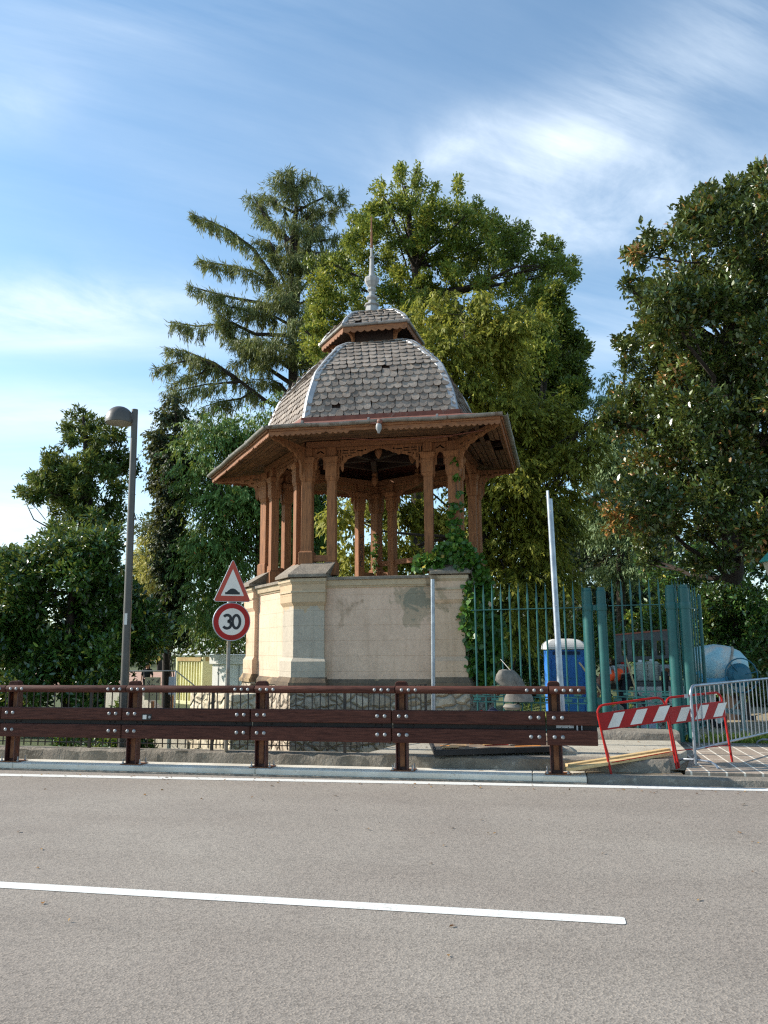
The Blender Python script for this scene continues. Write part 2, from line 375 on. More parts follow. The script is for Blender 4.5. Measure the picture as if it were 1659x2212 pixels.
# park ground
def groundmat():
    m, nt, b = newmat('park_ground')
    co = nd(nt, 'ShaderNodeTexCoord').outputs['Object']
    g = ramp(nt, noise(nt, co, 1.4, 7, .65), [(.38, '#3b4420'), (.55, '#4f5a2a'), (.7, '#6b5d3e')])
    d = ramp(nt, noise(nt, co, 5, 8, .65), [(.35, '#8f7f64'), (.55, '#a8977a'), (.7, '#7a6a50')])
    at = nd(nt, 'ShaderNodeAttribute', attribute_name='dirt')
    c = mixc(nt, at.outputs['Fac'], g, d)
    f = ramp(nt, noise(nt, co, 30, 5, .7), [(.35, (.75, .75, .75)), (.65, (1.15, 1.15, 1.15))])
    nt.links.new(mixc(nt, 1., c, f, 'MULTIPLY'), b.inputs['Base Color']); b.inputs['Roughness'].default_value = .95
    bm = nd(nt, 'ShaderNodeBump'); bm.inputs['Strength'].default_value = .8; bm.inputs['Distance'].default_value = .05
    nt.links.new(noise(nt, co, 18, 6), bm.inputs['Height']); nt.links.new(bm.outputs[0], b.inputs['Normal'])
    return m
xs = np.concatenate([np.linspace(-160, -22, 24), np.linspace(-20, 22, 106), np.linspace(24, 160, 24)])
ys = np.concatenate([np.linspace(12.05, 18, 40), np.linspace(18.3, 40, 56), np.linspace(42, 260, 40)])
mb = MB(); mb.add([(x, y, terr(x, y)) for y in ys for x in xs], [(j*len(xs)+i, j*len(xs)+i+1, (j+1)*len(xs)+i+1, (j+1)*len(xs)+i) for j in range(len(ys)-1) for i in range(len(xs)-1)])
o = mb.build('ground', groundmat(), smooth=True)
at = o.data.attributes.new('dirt', 'FLOAT', 'POINT')
at.data.foreach_set('value', [min(1, sstep(.2, 1.2, x)*(1-sstep(19, 23, y))+.9*sstep(3.5, 4.5, x)*(1-sstep(26, 30, y))) for y in ys for x in xs])
tag(o, kind='structure')
mb = MB(); mb.prism([(-60, 46), (-8, 44), (-6, 80), (-60, 84)], -1.2, -.79)
tag(mb.build('park_path', M('pink_gravel', '#a5806b', .95, '#b69079', 1.5, bump=.4)), kind='structure')

# ================================================================== GUARDRAIL
GR = thing('guardrail', (-4.2, 11.5, .12), 'long dark brown timber and steel guardrail along the road with a round top rail', 'guardrail')
ym = 11.4
def zc(px, py, y=11.41): return float(at_y(px, py, y)[2])
OFFZ = .02
zT0, zT1 = zc(700, 1498)+.02, zc(700, 1481.5)+.02
zB = (zc(700, 1561)+.02, zc(700, 1533)+.02); zA = (zc(700, 1602)+.02, zc(700, 1571)+.02); zCap = zc(566, 1471, 11.56)+.02
PX = [float(at_y(p, 1660, 11.59)[0]) for p in (-240, 25, 287, 565, 870, 1203)]
PX = [PX[0]-4.2, PX[0]-2.1]+PX
joint = lambda i: PX[i]-.12
XE = {'top': float(at_y(1265, 1490, 11.41)[0]), 'b': float(at_y(1290, 1560, 11.41)[0])}
def bolt(mb, x, y, z, r=.027):
    r *= .88; mb.lathe((x, y, z), [(r, 0), (r*.96, .006), (r*.75, .014), (r*.35, .02), (0.001, .021)], 12, (0, -1, 0))
for i, x in enumerate(PX):
    mb = MB()
    mb.beam((x-.075, 11.52, .13), (x-.075, 11.52, zCap-.1), .012, .16, (1, 0, 0)) if False else None
    for sx in (-.078, .078): mb.box(x+sx, 11.465, (zCap-.06+.13)/2, .014, .13, zCap-.06-.13)
    mb.box(x, 11.50, (zCap-.06+.13)/2, .142, .014, zCap-.06-.13)
    p = mb.build('post', MT['steel_brown'], GR, bevel=.003)
    mb = MB(); mb.box(x, 11.477, (zCap+.2)/2-.1, .07, .03, zCap-.35)
    pass
    mb.build('web_strip', MT['rust'], p)
    mb = MB()
    prof = [(-.085, 0), (.085, 0), (.085, .05), (.07, .075), (.04, .085), (-.04, .085), (-.07, .075), (-.085, .05)]
    mb.plate([(a, b) for a, b in prof], [], (x, 11.45, zCap-.085), (1, 0, 0), (0, 0, 1), .12)
    mb.build('post_cap', MT['wood_rail'], p, bevel=.01)
    mb = MB(); mb.box(x+.01, 11.5, .126, .34, .24, .012); mb.build('base_plate', MT['rust'], p)
    for a, b in ((-.13, -.09), (.15, -.09), (.15, .09), (-.13, .09)) if i > 1 else ():
        mb = MB(); mb.lathe((x+a, 11.5+b, .13), [(.02, 0), (.02, .022), (.010, .022), (.010, .075)], 6)
        mb.build('anchor_bolt', MT['bolt'], p)
def bolts_on(parent, x, y, z, r, skip):
    if skip: return
    m_ = MB(); bolt(m_, x, y, z, r); m_.build('bolt', MT['bolt'], parent, smooth=True)
def rail_seg(i, kind):
    last = i == len(PX)
    x0 = joint(i-1) if i > 0 else PX[0]-2
    x1 = joint(i) if not last else XE['top' if kind == 'top' else 'b']
    dx = .055 if kind == 'top' else 0
    x0 += dx+.007; x1 += (dx-.007 if not last else 0)
    return x0, x1
for i in range(1, len(PX)+1):
    last = i == len(PX)
    x0, x1 = rail_seg(i, 'top'); r = (zT1-zT0)/2; zz = (zT0+zT1)/2
    mb = MB(); mb.cr = random.random()
    if x1-x0 > .2:
        mb.tube([(x0, 11.33, zz), (x0+.008, 11.33, zz), (x1-.01, 11.33, zz), (x1, 11.33, zz)], [r*.95, r, r, r*.95], 18)
        t = mb.build('top_rail', MT['wood_rail'], GR, smooth=True)
        for k in range(3):
            for xx in (x0+.09+.1*k, x1-.09-.1*k): bolts_on(t, xx, 11.33-r+.004, zz, .028, i < 2)
    x0, x1 = rail_seg(i, 'b')
    for nm, (a, b) in (('upper_beam', zB), ('lower_beam', zA)):
        mb = MB(); mb.cr = random.random(); mb.box((x0+x1)/2, 11.335, (a+b)/2, x1-x0, .1, b-a)
        t = mb.build(nm, MT['wood_rail'], GR, bevel=.014)
        zz = (a+b)/2
        for k in range(2):
            bolts_on(t, x0+.1+.11*k, 11.287, zz+.01, .032, i < 2)
            if not last: bolts_on(t, x1-.09-.11*k, 11.287, zz+.01, .032, i < 2)
    mb = MB(); mb.box((x0+x1)/2, 11.392, (zA[1]+zB[0])/2, x1-x0, .012, zB[0]-zA[1]+.08)
    t = mb.build('steel_strip', MT['dark_steel'], GR)
    mb = MB()
    for k in range(2):
        bolt(mb, x0+.2+.09*k, 11.387, (zA[1]+zB[0])/2, .017)
        if not last: bolt(mb, x1-.16-.09*k, 11.387, (zA[1]+zB[0])/2, .017)
    mb.build('strip_bolts', M('dull_bolt', '#4d4643', .5, metal=.5) if i == 1 else bpy.data.materials['dull_bolt'], t, smooth=True)['kind'] = 'stuff'
q = at_y(317, 1546, 11.39); mb = MB()
mb.box(q[0], 11.2835, q[2], .155, .003, .085); tg = mb.build('inventory_tag', MT['black'], GR)
mb = MB(); mb.box(q[0]-.035, 11.281, q[2], .06, .002, .062); mb.build('tag_square', MT['white'], tg)
mb = MB(); mb.lathe((q[0]+.045, 11.281, q[2]), [(.02, 0), (.02, .003), (.008, .003), (.008, .001)], 12, (0, -1, 0)); mb.build('tag_ring', MT['bolt'], tg)
q = at_y(1230, 1562, 11.48); mb = MB()
mb.box(q[0]-.06, 11.375, q[2], .24, .012, .1); sp = mb.build('splice_plate', MT['galv'], GR, bevel=.004)
mb = MB(); mb.box(q[0]+.1, 11.34, q[2]-.01, .02, .07, .12); mb.box(q[0]+.16, 11.34, q[2]-.005, .014, .07, .12); mb.build('splice_lug', MT['galv'], sp)
mb = MB()
for k in (-.13, -.05): bolt(mb, q[0]+k, 11.369, q[2]+.01, .017)
mb.build('splice_bolts', MT['black'], sp)

GR.location.y += .11; GR.location.z -= .02
# ================================================================== STREET LAMP
qt, qb = at_y(287.5, 885, 12.55), at_y(264, 1640, 12.55)
zt = float(qt[2]); lx = float(at_y(272, 1440, 12.55)[0]); d0 = 12.55
L = thing('street_lamp', (lx, 12.55, -.3), 'tall grey brown street lamp with a half dome head behind the guardrail', 'street lamp')
mb = MB(); mb.tube([(lx, 12.55, -.3), (lx, 12.55, .4), (float(qt[0])+.035, 12.55, zt)], [.075, .073, .055], 16); p = mb.build('pole', MT['lamp_brown'], L, smooth=True)
hx = float(at_y(255, 905, 12.45)[0]); hz = float(at_y(255, 907, 12.45)[2]); hr = .243
mb = MB(); mb.lathe((hx, 12.5, hz-.03), [(hr, -.02), (hr+.004, .03)]+[(hr*math.cos(a), .05+hr*.98*math.sin(a)) for a in np.linspace(0, PI/2-.02, 9)]+[(.001, .05+hr*.98)], 28)
h = mb.build('lamp_head', MT['lamp_brown'], L, smooth=True)
mb = MB(); mb.lathe((hx, 12.5, hz-.062), [(hr*.93, .015), (hr*.93, .01), (hr*.8, 0), (.001, -.004)], 28); mb.build('lens', M('frosted_lens', '#8f8a80', .35, '#9b958a', 5), h, smooth=True)
mb = MB(); mb.beam((hx+hr-.05, 12.51, hz+.06), (float(qt[0])+.03, 12.55, hz+.06), .09, .12); mb.build('bracket', MT['lamp_brown'], L, bevel=.01)
q = at_y(270.5, 1337, 12.46); mb = MB(); mb.box(q[0], 12.478, q[2], .05, .004, .19); mb.build('sticker', MT['white'], p)
q = at_y(288, 1120, 12.5); mb = MB(); mb.box(q[0], 12.55, q[2], .05, .04, .03); mb.tube([(q[0]-.02, 12.55, q[2]+.12), (q[0]+.02, 12.55, q[2])], .01, 6); mb.build('cable_clip', MT['lamp_brown'], p)

# ================================================================== ROAD SIGN
sx, sy = float(at_y(491, 1500, 11.95)[0]), 11.95
SG = thing('road_sign', (sx, sy, .27), 'grey post with a red bordered speed bump triangle above a round 30 limit sign', 'road sign')
th = math.radians(36); ux, nn = Vector((math.cos(th), math.sin(th), 0)), Vector((math.sin(th), -math.cos(th), 0))
ztop = float(at_y(498, 1207, 11.9)[2])
mb = MB(); mb.tube([(sx, sy, .27), (sx+.005, sy, ztop-.1)], .03, 12); p = mb.build('post', M('grey_sign_post', '#85817a', .5, '#75664f', 5, metal=.3), SG, smooth=True)
zc_ = float(at_y(497, 1343, 11.9)[2]); R = 41*pxm(12.55)
c = Vector((sx, sy, zc_))+nn*.05+Vector((.03, 0, 0))
def disc(c, r, off, th_, n=40): m = MB(); m.lathe(c+nn*off, [(r, 0), (r, th_), (.001, th_)], n, nn); return m
m_ = MB(); m_.lathe(c, [(R, -.012), (R+.004, .0), (R, .012), (.001, .012)], 44, nn); sg = m_.build('speed_limit_sign', MT['galv'], SG, smooth=True)
disc(c, R*.965, .0125, .001).build('red_border', MT['red'], sg)
disc(c, R*.70, .0142, .001).build('white_disc', MT['signwhite'], sg)
mb = MB()
for ch, dx in (('3', -.25), ('0', .235)):
    vs, fs = glyph(ch, R*.98, .15); mb.add([c+nn*(.0165+z)+ux*(x+dx*R)+Vector((0, 0, y)) for x, y, z in vs], fs)
mb.build('digits', MT['black'], sg)
# triangle
z0, z1 = float(at_y(497, 1300, 11.9)[2]), ztop; hh = z1-z0; wd = 41*pxm(12.55)
def tri(k, rr):
    ctr = (0, hh*.36); V = [(-wd, 0), (wd, 0), (0, hh)]; out = []
    V = [(ctr[0]+(a-ctr[0])*k, ctr[1]+(b-ctr[1])*k) for a, b in V]
    for i in range(3):
        p0, p1, p2 = (Vector(V[(i+j) % 3]) for j in (-1, 0, 1)); a, b = (p0-p1).normalized(), (p2-p1).normalized()
        for t in np.linspace(0, 1, 5): out.append(tuple(p1+a*rr*(1-t)**2+b*rr*t**2))
    return out
o0 = Vector((c.x, c.y, z0))
mb = MB(); mb.plate(tri(1, .05), [], o0, ux, (0, 0, 1), .022); tg = mb.build('speed_bump_sign', MT['galv'], SG)
mb = MB(); mb.plate(tri(.97, .045), [], o0+nn*.0125, ux, (0, 0, 1), .002); mb.build('red_border', MT['orange_edge'], tg)
mb = MB(); mb.plate(tri(.62, .012), [], o0+nn*.0145, ux, (0, 0, 1), .002); mb.build('white_field', MT['signwhite'], tg)
bump = [(-.118, .115), (.118, .115), (.118, .15), (.10, .15), (.085, .165), (.05, .195), (.01, .21), (-.03, .205), (-.07, .175), (-.095, .15), (-.118, .15)]
mb = MB(); mb.plate(bump, [], o0+nn*.0165, ux, (0, 0, 1), .002); mb.build('bump_symbol', MT['black'], tg)
for zz in (zc_-.12, zc_+.12, z0+.2):
    mb = MB(); mb.lathe((sx, sy, zz), [(.036, -.015), (.036, .015)], 12); mb.beam((sx, sy, zz), tuple(Vector((sx, sy, zz))+nn*.055), .05, .025); mb.build('clamp', MT['galv'], p)

# ================================================================== BARE POLES
b = at_y(937, 1606, 13.55); t = at_y(934.5, 1251, 13.55); b[2] = .26
P_ = thing('metal_pole', (b[0], 13.55, .27), 'thin straight bare grey pole in front of the pavilion wall', 'pole')
mb = MB(); mb.tube([(b[0], 13.55, .265), (t[0], 13.55, t[2])], .034, 12); p = mb.build('tube', MT['galv'], P_, smooth=True)
mb = MB(); mb.lathe((b[0], 13.55, .267), [(.07, 0), (.06, .02), (.036, .03)], 12); mb.build('foot_collar', MT['galv'], P_)
b = at_z(1219, 1622, .3); D_ = 12.65; t = at_d(1187, 1078, -_s*b[0]+_c*b[1])
P_ = thing('leaning_pole', (b[0], b[1], .27), 'taller galvanised pole leaning left with a cut off top in front of the green fence', 'pole')
bv, tv = Vector((b[0], b[1], .27)), Vector([float(q) for q in t]); ax = (tv-bv).normalized()
mb = MB(); mb.tube([bv, bv+(tv-bv)*.42, bv+(tv-bv)*.425, tv], [.049, .049, .045, .045], 16); p = mb.build('tube', MT['galv'], P_, smooth=True)
mb = MB(); mb.lathe(tv-ax*.02, [(.045, 0), (.045, .15), (.039, .15), (.039, 0)], 14, ax, 2.2, .42)
for k in (.2, 1.65): bolt(mb, (tv-ax*k).x+.01, (tv-ax*k).y-.045, (tv-ax*k).z, .012)
mb.build('broken_tip', MT['galv'], p)
mb = MB(); mb.lathe((b[0], b[1], .26), [(.2, 0), (.18, .05), (.12, .09), (.055, .11)], 9)
mb.build('concrete_footing', MT['concrete'], P_, smooth=False)

# ================================================================== LOW IRON FENCE
IF = thing('iron_fence', (-6, 12.0, .27), 'low black iron bar fence behind the guardrail bending towards the pavilion', 'fence')
xc = float(at_y(745, 1600, 12.0)[0]); zt = .27+.93; q = at_y(930, 1600, 13.6); pts = [(-22, 12.0), (xc, 12.0), (-2.1, 13.75)]
for (a, b) in ((pts[0], pts[1]), (pts[1], pts[2])):
    a3, b3 = Vector((a[0], a[1], 0)), Vector((b[0], b[1], 0)); ln = (b3-a3).length; mb = MB()
    for z in (.36, zt): mb.beam(a3+Vector((0, 0, z)), b3+Vector((0, 0, z)), .035, .012)
    mb.build('fence_rail', MT['iron'], IF)
    k = int(ln/.128); mb = MB(); mb_p = None
    for i in range(1, k):
        p = a3+(b3-a3)*(i/k); mb.beam(p+Vector((0, 0, .3)), p+Vector((0, 0, zt-.006)), .014, .014, (0, 1, 0))
    mb.build('fence_bars', MT['iron'], IF)
for x, y in [(pts[0][0]+2.1*i, 12.0) for i in range(9)]+[pts[1], pts[2]]:
    mb = MB(); mb.box(x, y, (zt+.2)/2+.0, .04, .04, zt-.2); mb.build('fence_post', MT['iron'], IF)

# ================================================================== GREEN GATE AND FENCE
def spikes(name, parent, a, b, n, z0, zt, r=.017, lattice=True, ends=(True, True), zr=None, band=True):
    a, b = Vector(a), Vector(b); mb = MB(); u = (b-a).normalized()
    zr = zr or zt-.52
    for i in range(n):
        t = (i+.5)/n; p = a+(b-a)*t
        mb.tube([(p.x, p.y, z0+.05), (p.x, p.y, zr+.12), (p.x, p.y, zr+.2), (p.x, p.y, zt)], [r, r, r*1.25, .002], 8)
    bars = mb.build('spiked_bars', MT['green_fence'], parent, smooth=True)
    mb = MB(); mb.beam((a.x, a.y, zr), (b.x, b.y, zr), .05, .014); mb.build('top_bar', MT['green_fence'], parent)
    mb = MB(); zl = z0+.55
    for k, z in enumerate((zl, zl+.1, zl+.2)): mb.beam((a.x, a.y, z), (b.x, b.y, z), .03, .022)
    mb.beam((a.x, a.y, z0+.07), (b.x, b.y, z0+.07), .04, .03)
    mb.build('lattice_rail', MT['green_fence'], parent)
    mb = MB(); st = (b-a).length/n
    for i in range(n):
        for k, z in enumerate((zl+.05, zl+.15)):
            if (i+k) % 2 == 0:
                p0 = a+(b-a)*((i+.1)/n); p1 = a+(b-a)*((i+.9)/n)
                mb.beam((p0.x, p0.y-.02, z), (p1.x, p1.y-.02, z), .012, .045)
    mb.build('woven_strips', MT['green_fence'], parent)
gA, gB = Vector((-1.45, 15.45, 0)), Vector((2.35, 14.72, 0))
def on_fence(px, z=.3):
    d = ray(px, 1500); n = Vector((-(gB-gA).y, (gB-gA).x, 0)); t = (gA.dot(n))/(d[0]*n.x+d[1]*n.y); return Vector((d[0]*t, d[1]*t, 0))
def fz(px, py): p = on_fence(px); return float(at_y(px, py, p.y)[2])
zsp, zrl = fz(1250, 1255), fz(1150, 1315)
p1, p2, p3, p4 = on_fence(1279), on_fence(1309), on_fence(1462), on_fence(1492)
GF = thing('green_fence', (-.4, 15.25, .25), 'long run of teal green spiked bar fence between the ivy and the gate posts', 'fence')
spikes('f', GF, gA, p1, 13, .25, zsp, zr=zrl)
def gate_post(pp, label):
    g = thing('gate_post', (pp[0].x, pp[0].y, .2), label, 'gate post', 'pairs of thick teal gate posts')
    ztp = fz(1277, 1270)
    for q in pp:
        mb = MB(); mb.lathe((q.x, q.y, 0), [(.088, .2), (.085, ztp-.06), (.07, ztp-.05), (.07, ztp)], 18); mb.build('post', MT['green_fence'], g, smooth=True)
    mb = MB(); zb = ztp-.42
    for q in pp: mb.lathe((q.x, q.y, zb), [(.094, 0), (.098, .02), (.098, .1), (.094, .12)], 18)
    mb.beam((pp[0].x, pp[0].y, zb+.06), (pp[1].x, pp[1].y, zb+.06), .05, .09); mb.build('coupling_band', MT['green_fence'], g, smooth=True)
    mb = MB(); zb = .85; mb.beam((pp[0].x, pp[0].y, zb), (pp[1].x, pp[1].y, zb), .05, .12); mb.build('lower_coupling', MT['green_fence'], g)
gate_post([p1, p2], 'pair of thick round teal posts between the long fence and the closed gate leaf')
gate_post([p3, p4], 'pair of thick round teal posts beside the blue cement mixer')
G1 = thing('metal_gate', (p2.x+.1, p2.y, .25), 'teal spiked gate leaf closed between the two pairs of round posts', 'gate')
spikes('g', G1, p2+Vector((.12, -.02, 0)), p3-Vector((.11, 0, 0)), 6, .28, fz(1380, 1249), zr=fz(1380, 1307))
G2 = thing('metal_gate', (p4.x+.1, p4.y, .2), 'teal spiked gate leaf swung open beside the cement mixer', 'gate')
e0 = Vector((p4.x+.06, p4.y+.08, 0)); e1 = Vector(at_d(1519, 1500, -_s*p4.x+_c*p4.y+1.9)); e1.z = 0; spikes('g', G2, e0+Vector((-.26, -.02, 0)), e1, 9, .22, fz(1480, 1249), zr=fz(1480, 1307))
q = e1; mb = MB(); mb.tube([(q.x+.05, q.y, .1), (q.x+.05, q.y, zsp-.2)], .035, 10); mb.build('end_stile', MT['green_fence'], G2, smooth=True)
# ================================================================== PAVILION
RING = [(-4.9, 15.97), (-1.79, 16.07), (-1.60, 18.96), (-4.35, 20.37), (-6.58, 18.1)]
CEN = Vector((-3.9, 17.9))
PV = thing('pavilion', (CEN.x, CEN.y, -1.), 'old five sided wooden belvedere with shingled dome roof standing on a cream plastered wall base', 'pavilion')
def mr2(nt, v, a, b):
    m = nd(nt, 'ShaderNodeMapRange'); nt.links.new(v, m.inputs[0]); m.inputs[1].default_value = a; m.inputs[2].default_value = b; return m.outputs[0]
def plaster(name, base, base2, stain, lines=True, zsplit=None, split_col=None, stain_lo=.6, dark_top=0, spot=None):
    m, nt, b = newmat(name)
    tc = nd(nt, 'ShaderNodeTexCoord'); co = tc.outputs['Object']
    c = ramp(nt, noise(nt, co, 1.6, 6, .6), [(.35, base), (.68, base2)])
    sep = nd(nt, 'ShaderNodeSeparateXYZ'); nt.links.new(co, sep.inputs[0])
    if zsplit is not None:
        a = nd(nt, 'ShaderNodeMath', operation='MULTIPLY_ADD'); nt.links.new(noise(nt, co, 2.6, 4, .55), a.inputs[0]); a.inputs[1].default_value = .9
        nt.links.new(sep.outputs[2], a.inputs[2])
        st = nd(nt, 'ShaderNodeMath', operation='GREATER_THAN'); nt.links.new(a.outputs[0], st.inputs[0]); st.inputs[1].default_value = zsplit+1.45
        c = mixc(nt, st.outputs[0], c, split_col)
    f = ramp(nt, noise(nt, co, 1.15, 7, .62, .5), [(stain_lo, (0, 0, 0)), (stain_lo+.05, (1, 1, 1))])
    c = mixc(nt, f, c, stain)
    if dark_top:
        a = nd(nt, 'ShaderNodeMath', operation='MULTIPLY_ADD'); nt.links.new(noise(nt, co, 2.2, 6, .65, .6), a.inputs[0]); a.inputs[1].default_value = 1.6
        nt.links.new(sep.outputs[2], a.inputs[2])
        st = ramp(nt, a.outputs[0], [(0, (0, 0, 0)), (1, (1, 1, 1))]); mr = nd(nt, 'ShaderNodeMapRange'); nt.links.new(a.outputs[0], mr.inputs[0])
        mr.inputs[1].default_value = dark_top; mr.inputs[2].default_value = dark_top+.16
        c = mixc(nt, mr.outputs[0], c, '#7d6f5c')
    if spot:
        vd = nd(nt, 'ShaderNodeVectorMath', operation='DISTANCE'); nt.links.new(co, vd.inputs[0]); vd.inputs[1].default_value = spot
        a = nd(nt, 'ShaderNodeMath', operation='MULTIPLY_ADD'); nt.links.new(noise(nt, co, 3.2, 8, .65, .5), a.inputs[0]); a.inputs[1].default_value = 1.5; nt.links.new(vd.outputs['Value'], a.inputs[2])
        c = mixc(nt, ramp(nt, a.outputs[0], [(.0, (1, 1, 1)), (1, (0, 0, 0))]) if False else ramp(nt, mr2(nt, a.outputs[0], 1.22, 1.30), [(0, (.75, .75, .75)), (1, (0, 0, 0))]), c, '#a5937a')
        c = mixc(nt, ramp(nt, mr2(nt, a.outputs[0], 1.02, 1.08), [(0, (.85, .85, .85)), (1, (0, 0, 0))]), c, '#84806f')
    fine = ramp(nt, noise(nt, co, 16, 6, .7), [(.3, (.86, .85, .84)), (.7, (1.08, 1.08, 1.08))])
    c = mixc(nt, 1., c, fine, 'MULTIPLY')
    run = ramp(nt, noise(nt, co, 3.2, 5, .6, 0, (2.2, 2.2, .18)), [(.52, (1, 1, 1)), (.75, (.8, .78, .75))])
    c = mixc(nt, .8, c, run, 'MULTIPLY')
    bm = nd(nt, 'ShaderNodeBump'); bm.inputs['Strength'].default_value = .35; bm.inputs['Distance'].default_value = .02
    h = noise(nt, co, 26, 6, .6)
    if lines:
        q = nd(nt, 'ShaderNodeMath', operation='MULTIPLY_ADD'); nt.links.new(sep.outputs[2], q.inputs[0]); q.inputs[1].default_value = 1/.305; q.inputs[2].default_value = .31
        fr = nd(nt, 'ShaderNodeMath', operation='FRACT'); nt.links.new(q.outputs[0], fr.inputs[0])
        g = ramp(nt, fr.outputs[0], [(0, (0, 0, 0)), (.035, (1, 1, 1))])
        c = mixc(nt, 1., c, ramp(nt, fr.outputs[0], [(0, (.8, .79, .78)), (.03, (1, 1, 1))]), 'MULTIPLY')
        h = mixc(nt, .6, h, g)
    nt.links.new(h, bm.inputs['Height']); nt.links.new(bm.outputs[0], b.inputs['Normal'])
    nt.links.new(c, b.inputs['Base Color']); b.inputs['Roughness'].default_value = .9; b.inputs['Specular IOR Level'].default_value = .2
    return m
PL = plaster('cream_plaster', '#dbbca3', '#ccae96', '#b59a82', stain_lo=.64, dark_top=5.2, spot=(1.35, -2.2, 3.75))
PIER = plaster('patched_pier_plaster', '#b9ad9b', '#aca191', '#bfae92', zsplit=2.63, split_col='#bba284', stain_lo=.66)
PIER2 = plaster('plain_pier_plaster', '#d6b79b', '#c6a98e', '#ab957a', stain_lo=.62)
MOLD = plaster('ochre_moulding', '#c2af93', '#b3a086', '#8b7b66', lines=False, stain_lo=.58)
PLIN = plaster('dark_weathered_plinth', '#7d6b57', '#5b5147', '#a08a6c', lines=False, stain_lo=.58)
def rubblemat(name, a, b_, mort, sc=3.4):
    m, nt, b = newmat(name)
    co = nd(nt, 'ShaderNodeTexCoord').outputs['Object']
    wv = nd(nt, 'ShaderNodeVectorMath', operation='ADD'); ns = nd(nt, 'ShaderNodeTexNoise'); ns.inputs['Scale'].default_value = 4; nt.links.new(co, ns.inputs['Vector'])
    sc_ = nd(nt, 'ShaderNodeVectorMath', operation='SCALE'); nt.links.new(ns.outputs['Color'], sc_.inputs[0]); sc_.inputs['Scale'].default_value = .18
    nt.links.new(co, wv.inputs[0]); nt.links.new(sc_.outputs[0], wv.inputs[1])
    mp = nd(nt, 'ShaderNodeMapping'); mp.inputs['Scale'].default_value = (1, 1, 1.5); nt.links.new(wv.outputs[0], mp.inputs[0])
    v = nd(nt, 'ShaderNodeTexVoronoi'); v.inputs['Scale'].default_value = sc; nt.links.new(mp.outputs[0], v.inputs['Vector'])
    e = nd(nt, 'ShaderNodeTexVoronoi', feature='DISTANCE_TO_EDGE'); e.inputs['Scale'].default_value = sc; nt.links.new(mp.outputs[0], e.inputs['Vector'])
    sp = nd(nt, 'ShaderNodeSeparateColor'); nt.links.new(v.outputs['Color'], sp.inputs[0])
    c = ramp(nt, sp.outputs[0], [(.1, a), (.9, b_)])
    c = mixc(nt, ramp(nt, e.outputs['Distance'], [(.02, (1, 1, 1)), (.09, (0, 0, 0))]), c, mort)
    c = mixc(nt, 1., c, ramp(nt, noise(nt, co, 14, 6, .7), [(.3, (.7, .69, .68)), (.7, (1.12, 1.1, 1.08))]), 'MULTIPLY')
    nt.links.new(c, b.inputs['Base Color']); b.inputs['Roughness'].default_value = .95
    bm = nd(nt, 'ShaderNodeBump'); bm.inputs['Strength'].default_value = 1; bm.inputs['Distance'].default_value = .07
    nt.links.new(mixc(nt, .25, ramp(nt, e.outputs['Distance'], [(0, (0, 0, 0)), (.2, (1, 1, 1))]), noise(nt, co, 12, 6, .7)), bm.inputs['Height'])
    nt.links.new(bm.outputs[0], b.inputs['Normal'])
    return m
RUB = rubblemat('rubble_stone', '#a29482', '#c0b29e', '#8c7e6c')
RUBL = rubblemat('pale_rubble_stone', '#c0b196', '#d6c8af', '#c6b799', 3.0)
N5 = range(5)
rim = lambda d: inset_edges(RING, [d, d-.15, d, d, d])
side = lambda i: (Vector(RING[i]), Vector(RING[(i+1) % 5]))
def pier_poly(i, d, w, inn=-.16):
    o = [Vector(p) for p in rim(d)]; n_ = [Vector(p) for p in rim(inn)]
    un = (o[(i+1) % 5]-o[i]).normalized(); up_ = (o[i-1]-o[i]).normalized()
    nn_ = Vector((un.y, -un.x)); npv = Vector((-up_.y, up_.x))
    h = d-inn
    a, b_ = o[i]+up_*w, o[i]+un*w
    return [tuple(a), tuple(o[i]), tuple(b_), tuple(b_-nn_*h), tuple(n_[i]), tuple(a-npv*h)]
mb = MB(); mb.prism(rim(.27), 1.2, 3.12); mb.build('wall', PL, PV)
mb = MB(); mb.prism(rim(.30), -1.3, 1.06); mb.build('rubble_base', RUB, PV)
mb = MB(); mb.prism(rim(.33), 1.055, 1.13, rim(.325)); mb.prism(rim(.325), 1.13, 1.20, rim(.275)); mb.build('plinth', PLIN, PV)
mb = MB(); mb.prism(rim(.29), 3.02, 3.06, rim(.31)); mb.prism(rim(.33), 3.061, 3.17, rim(.36)); mb.build('cornice', MOLD, PV)
mb = MB(); mb.prism(rim(.40), 3.172, 3.235); mb.build('coping', MT['cap_stone'], PV, bevel=.008)
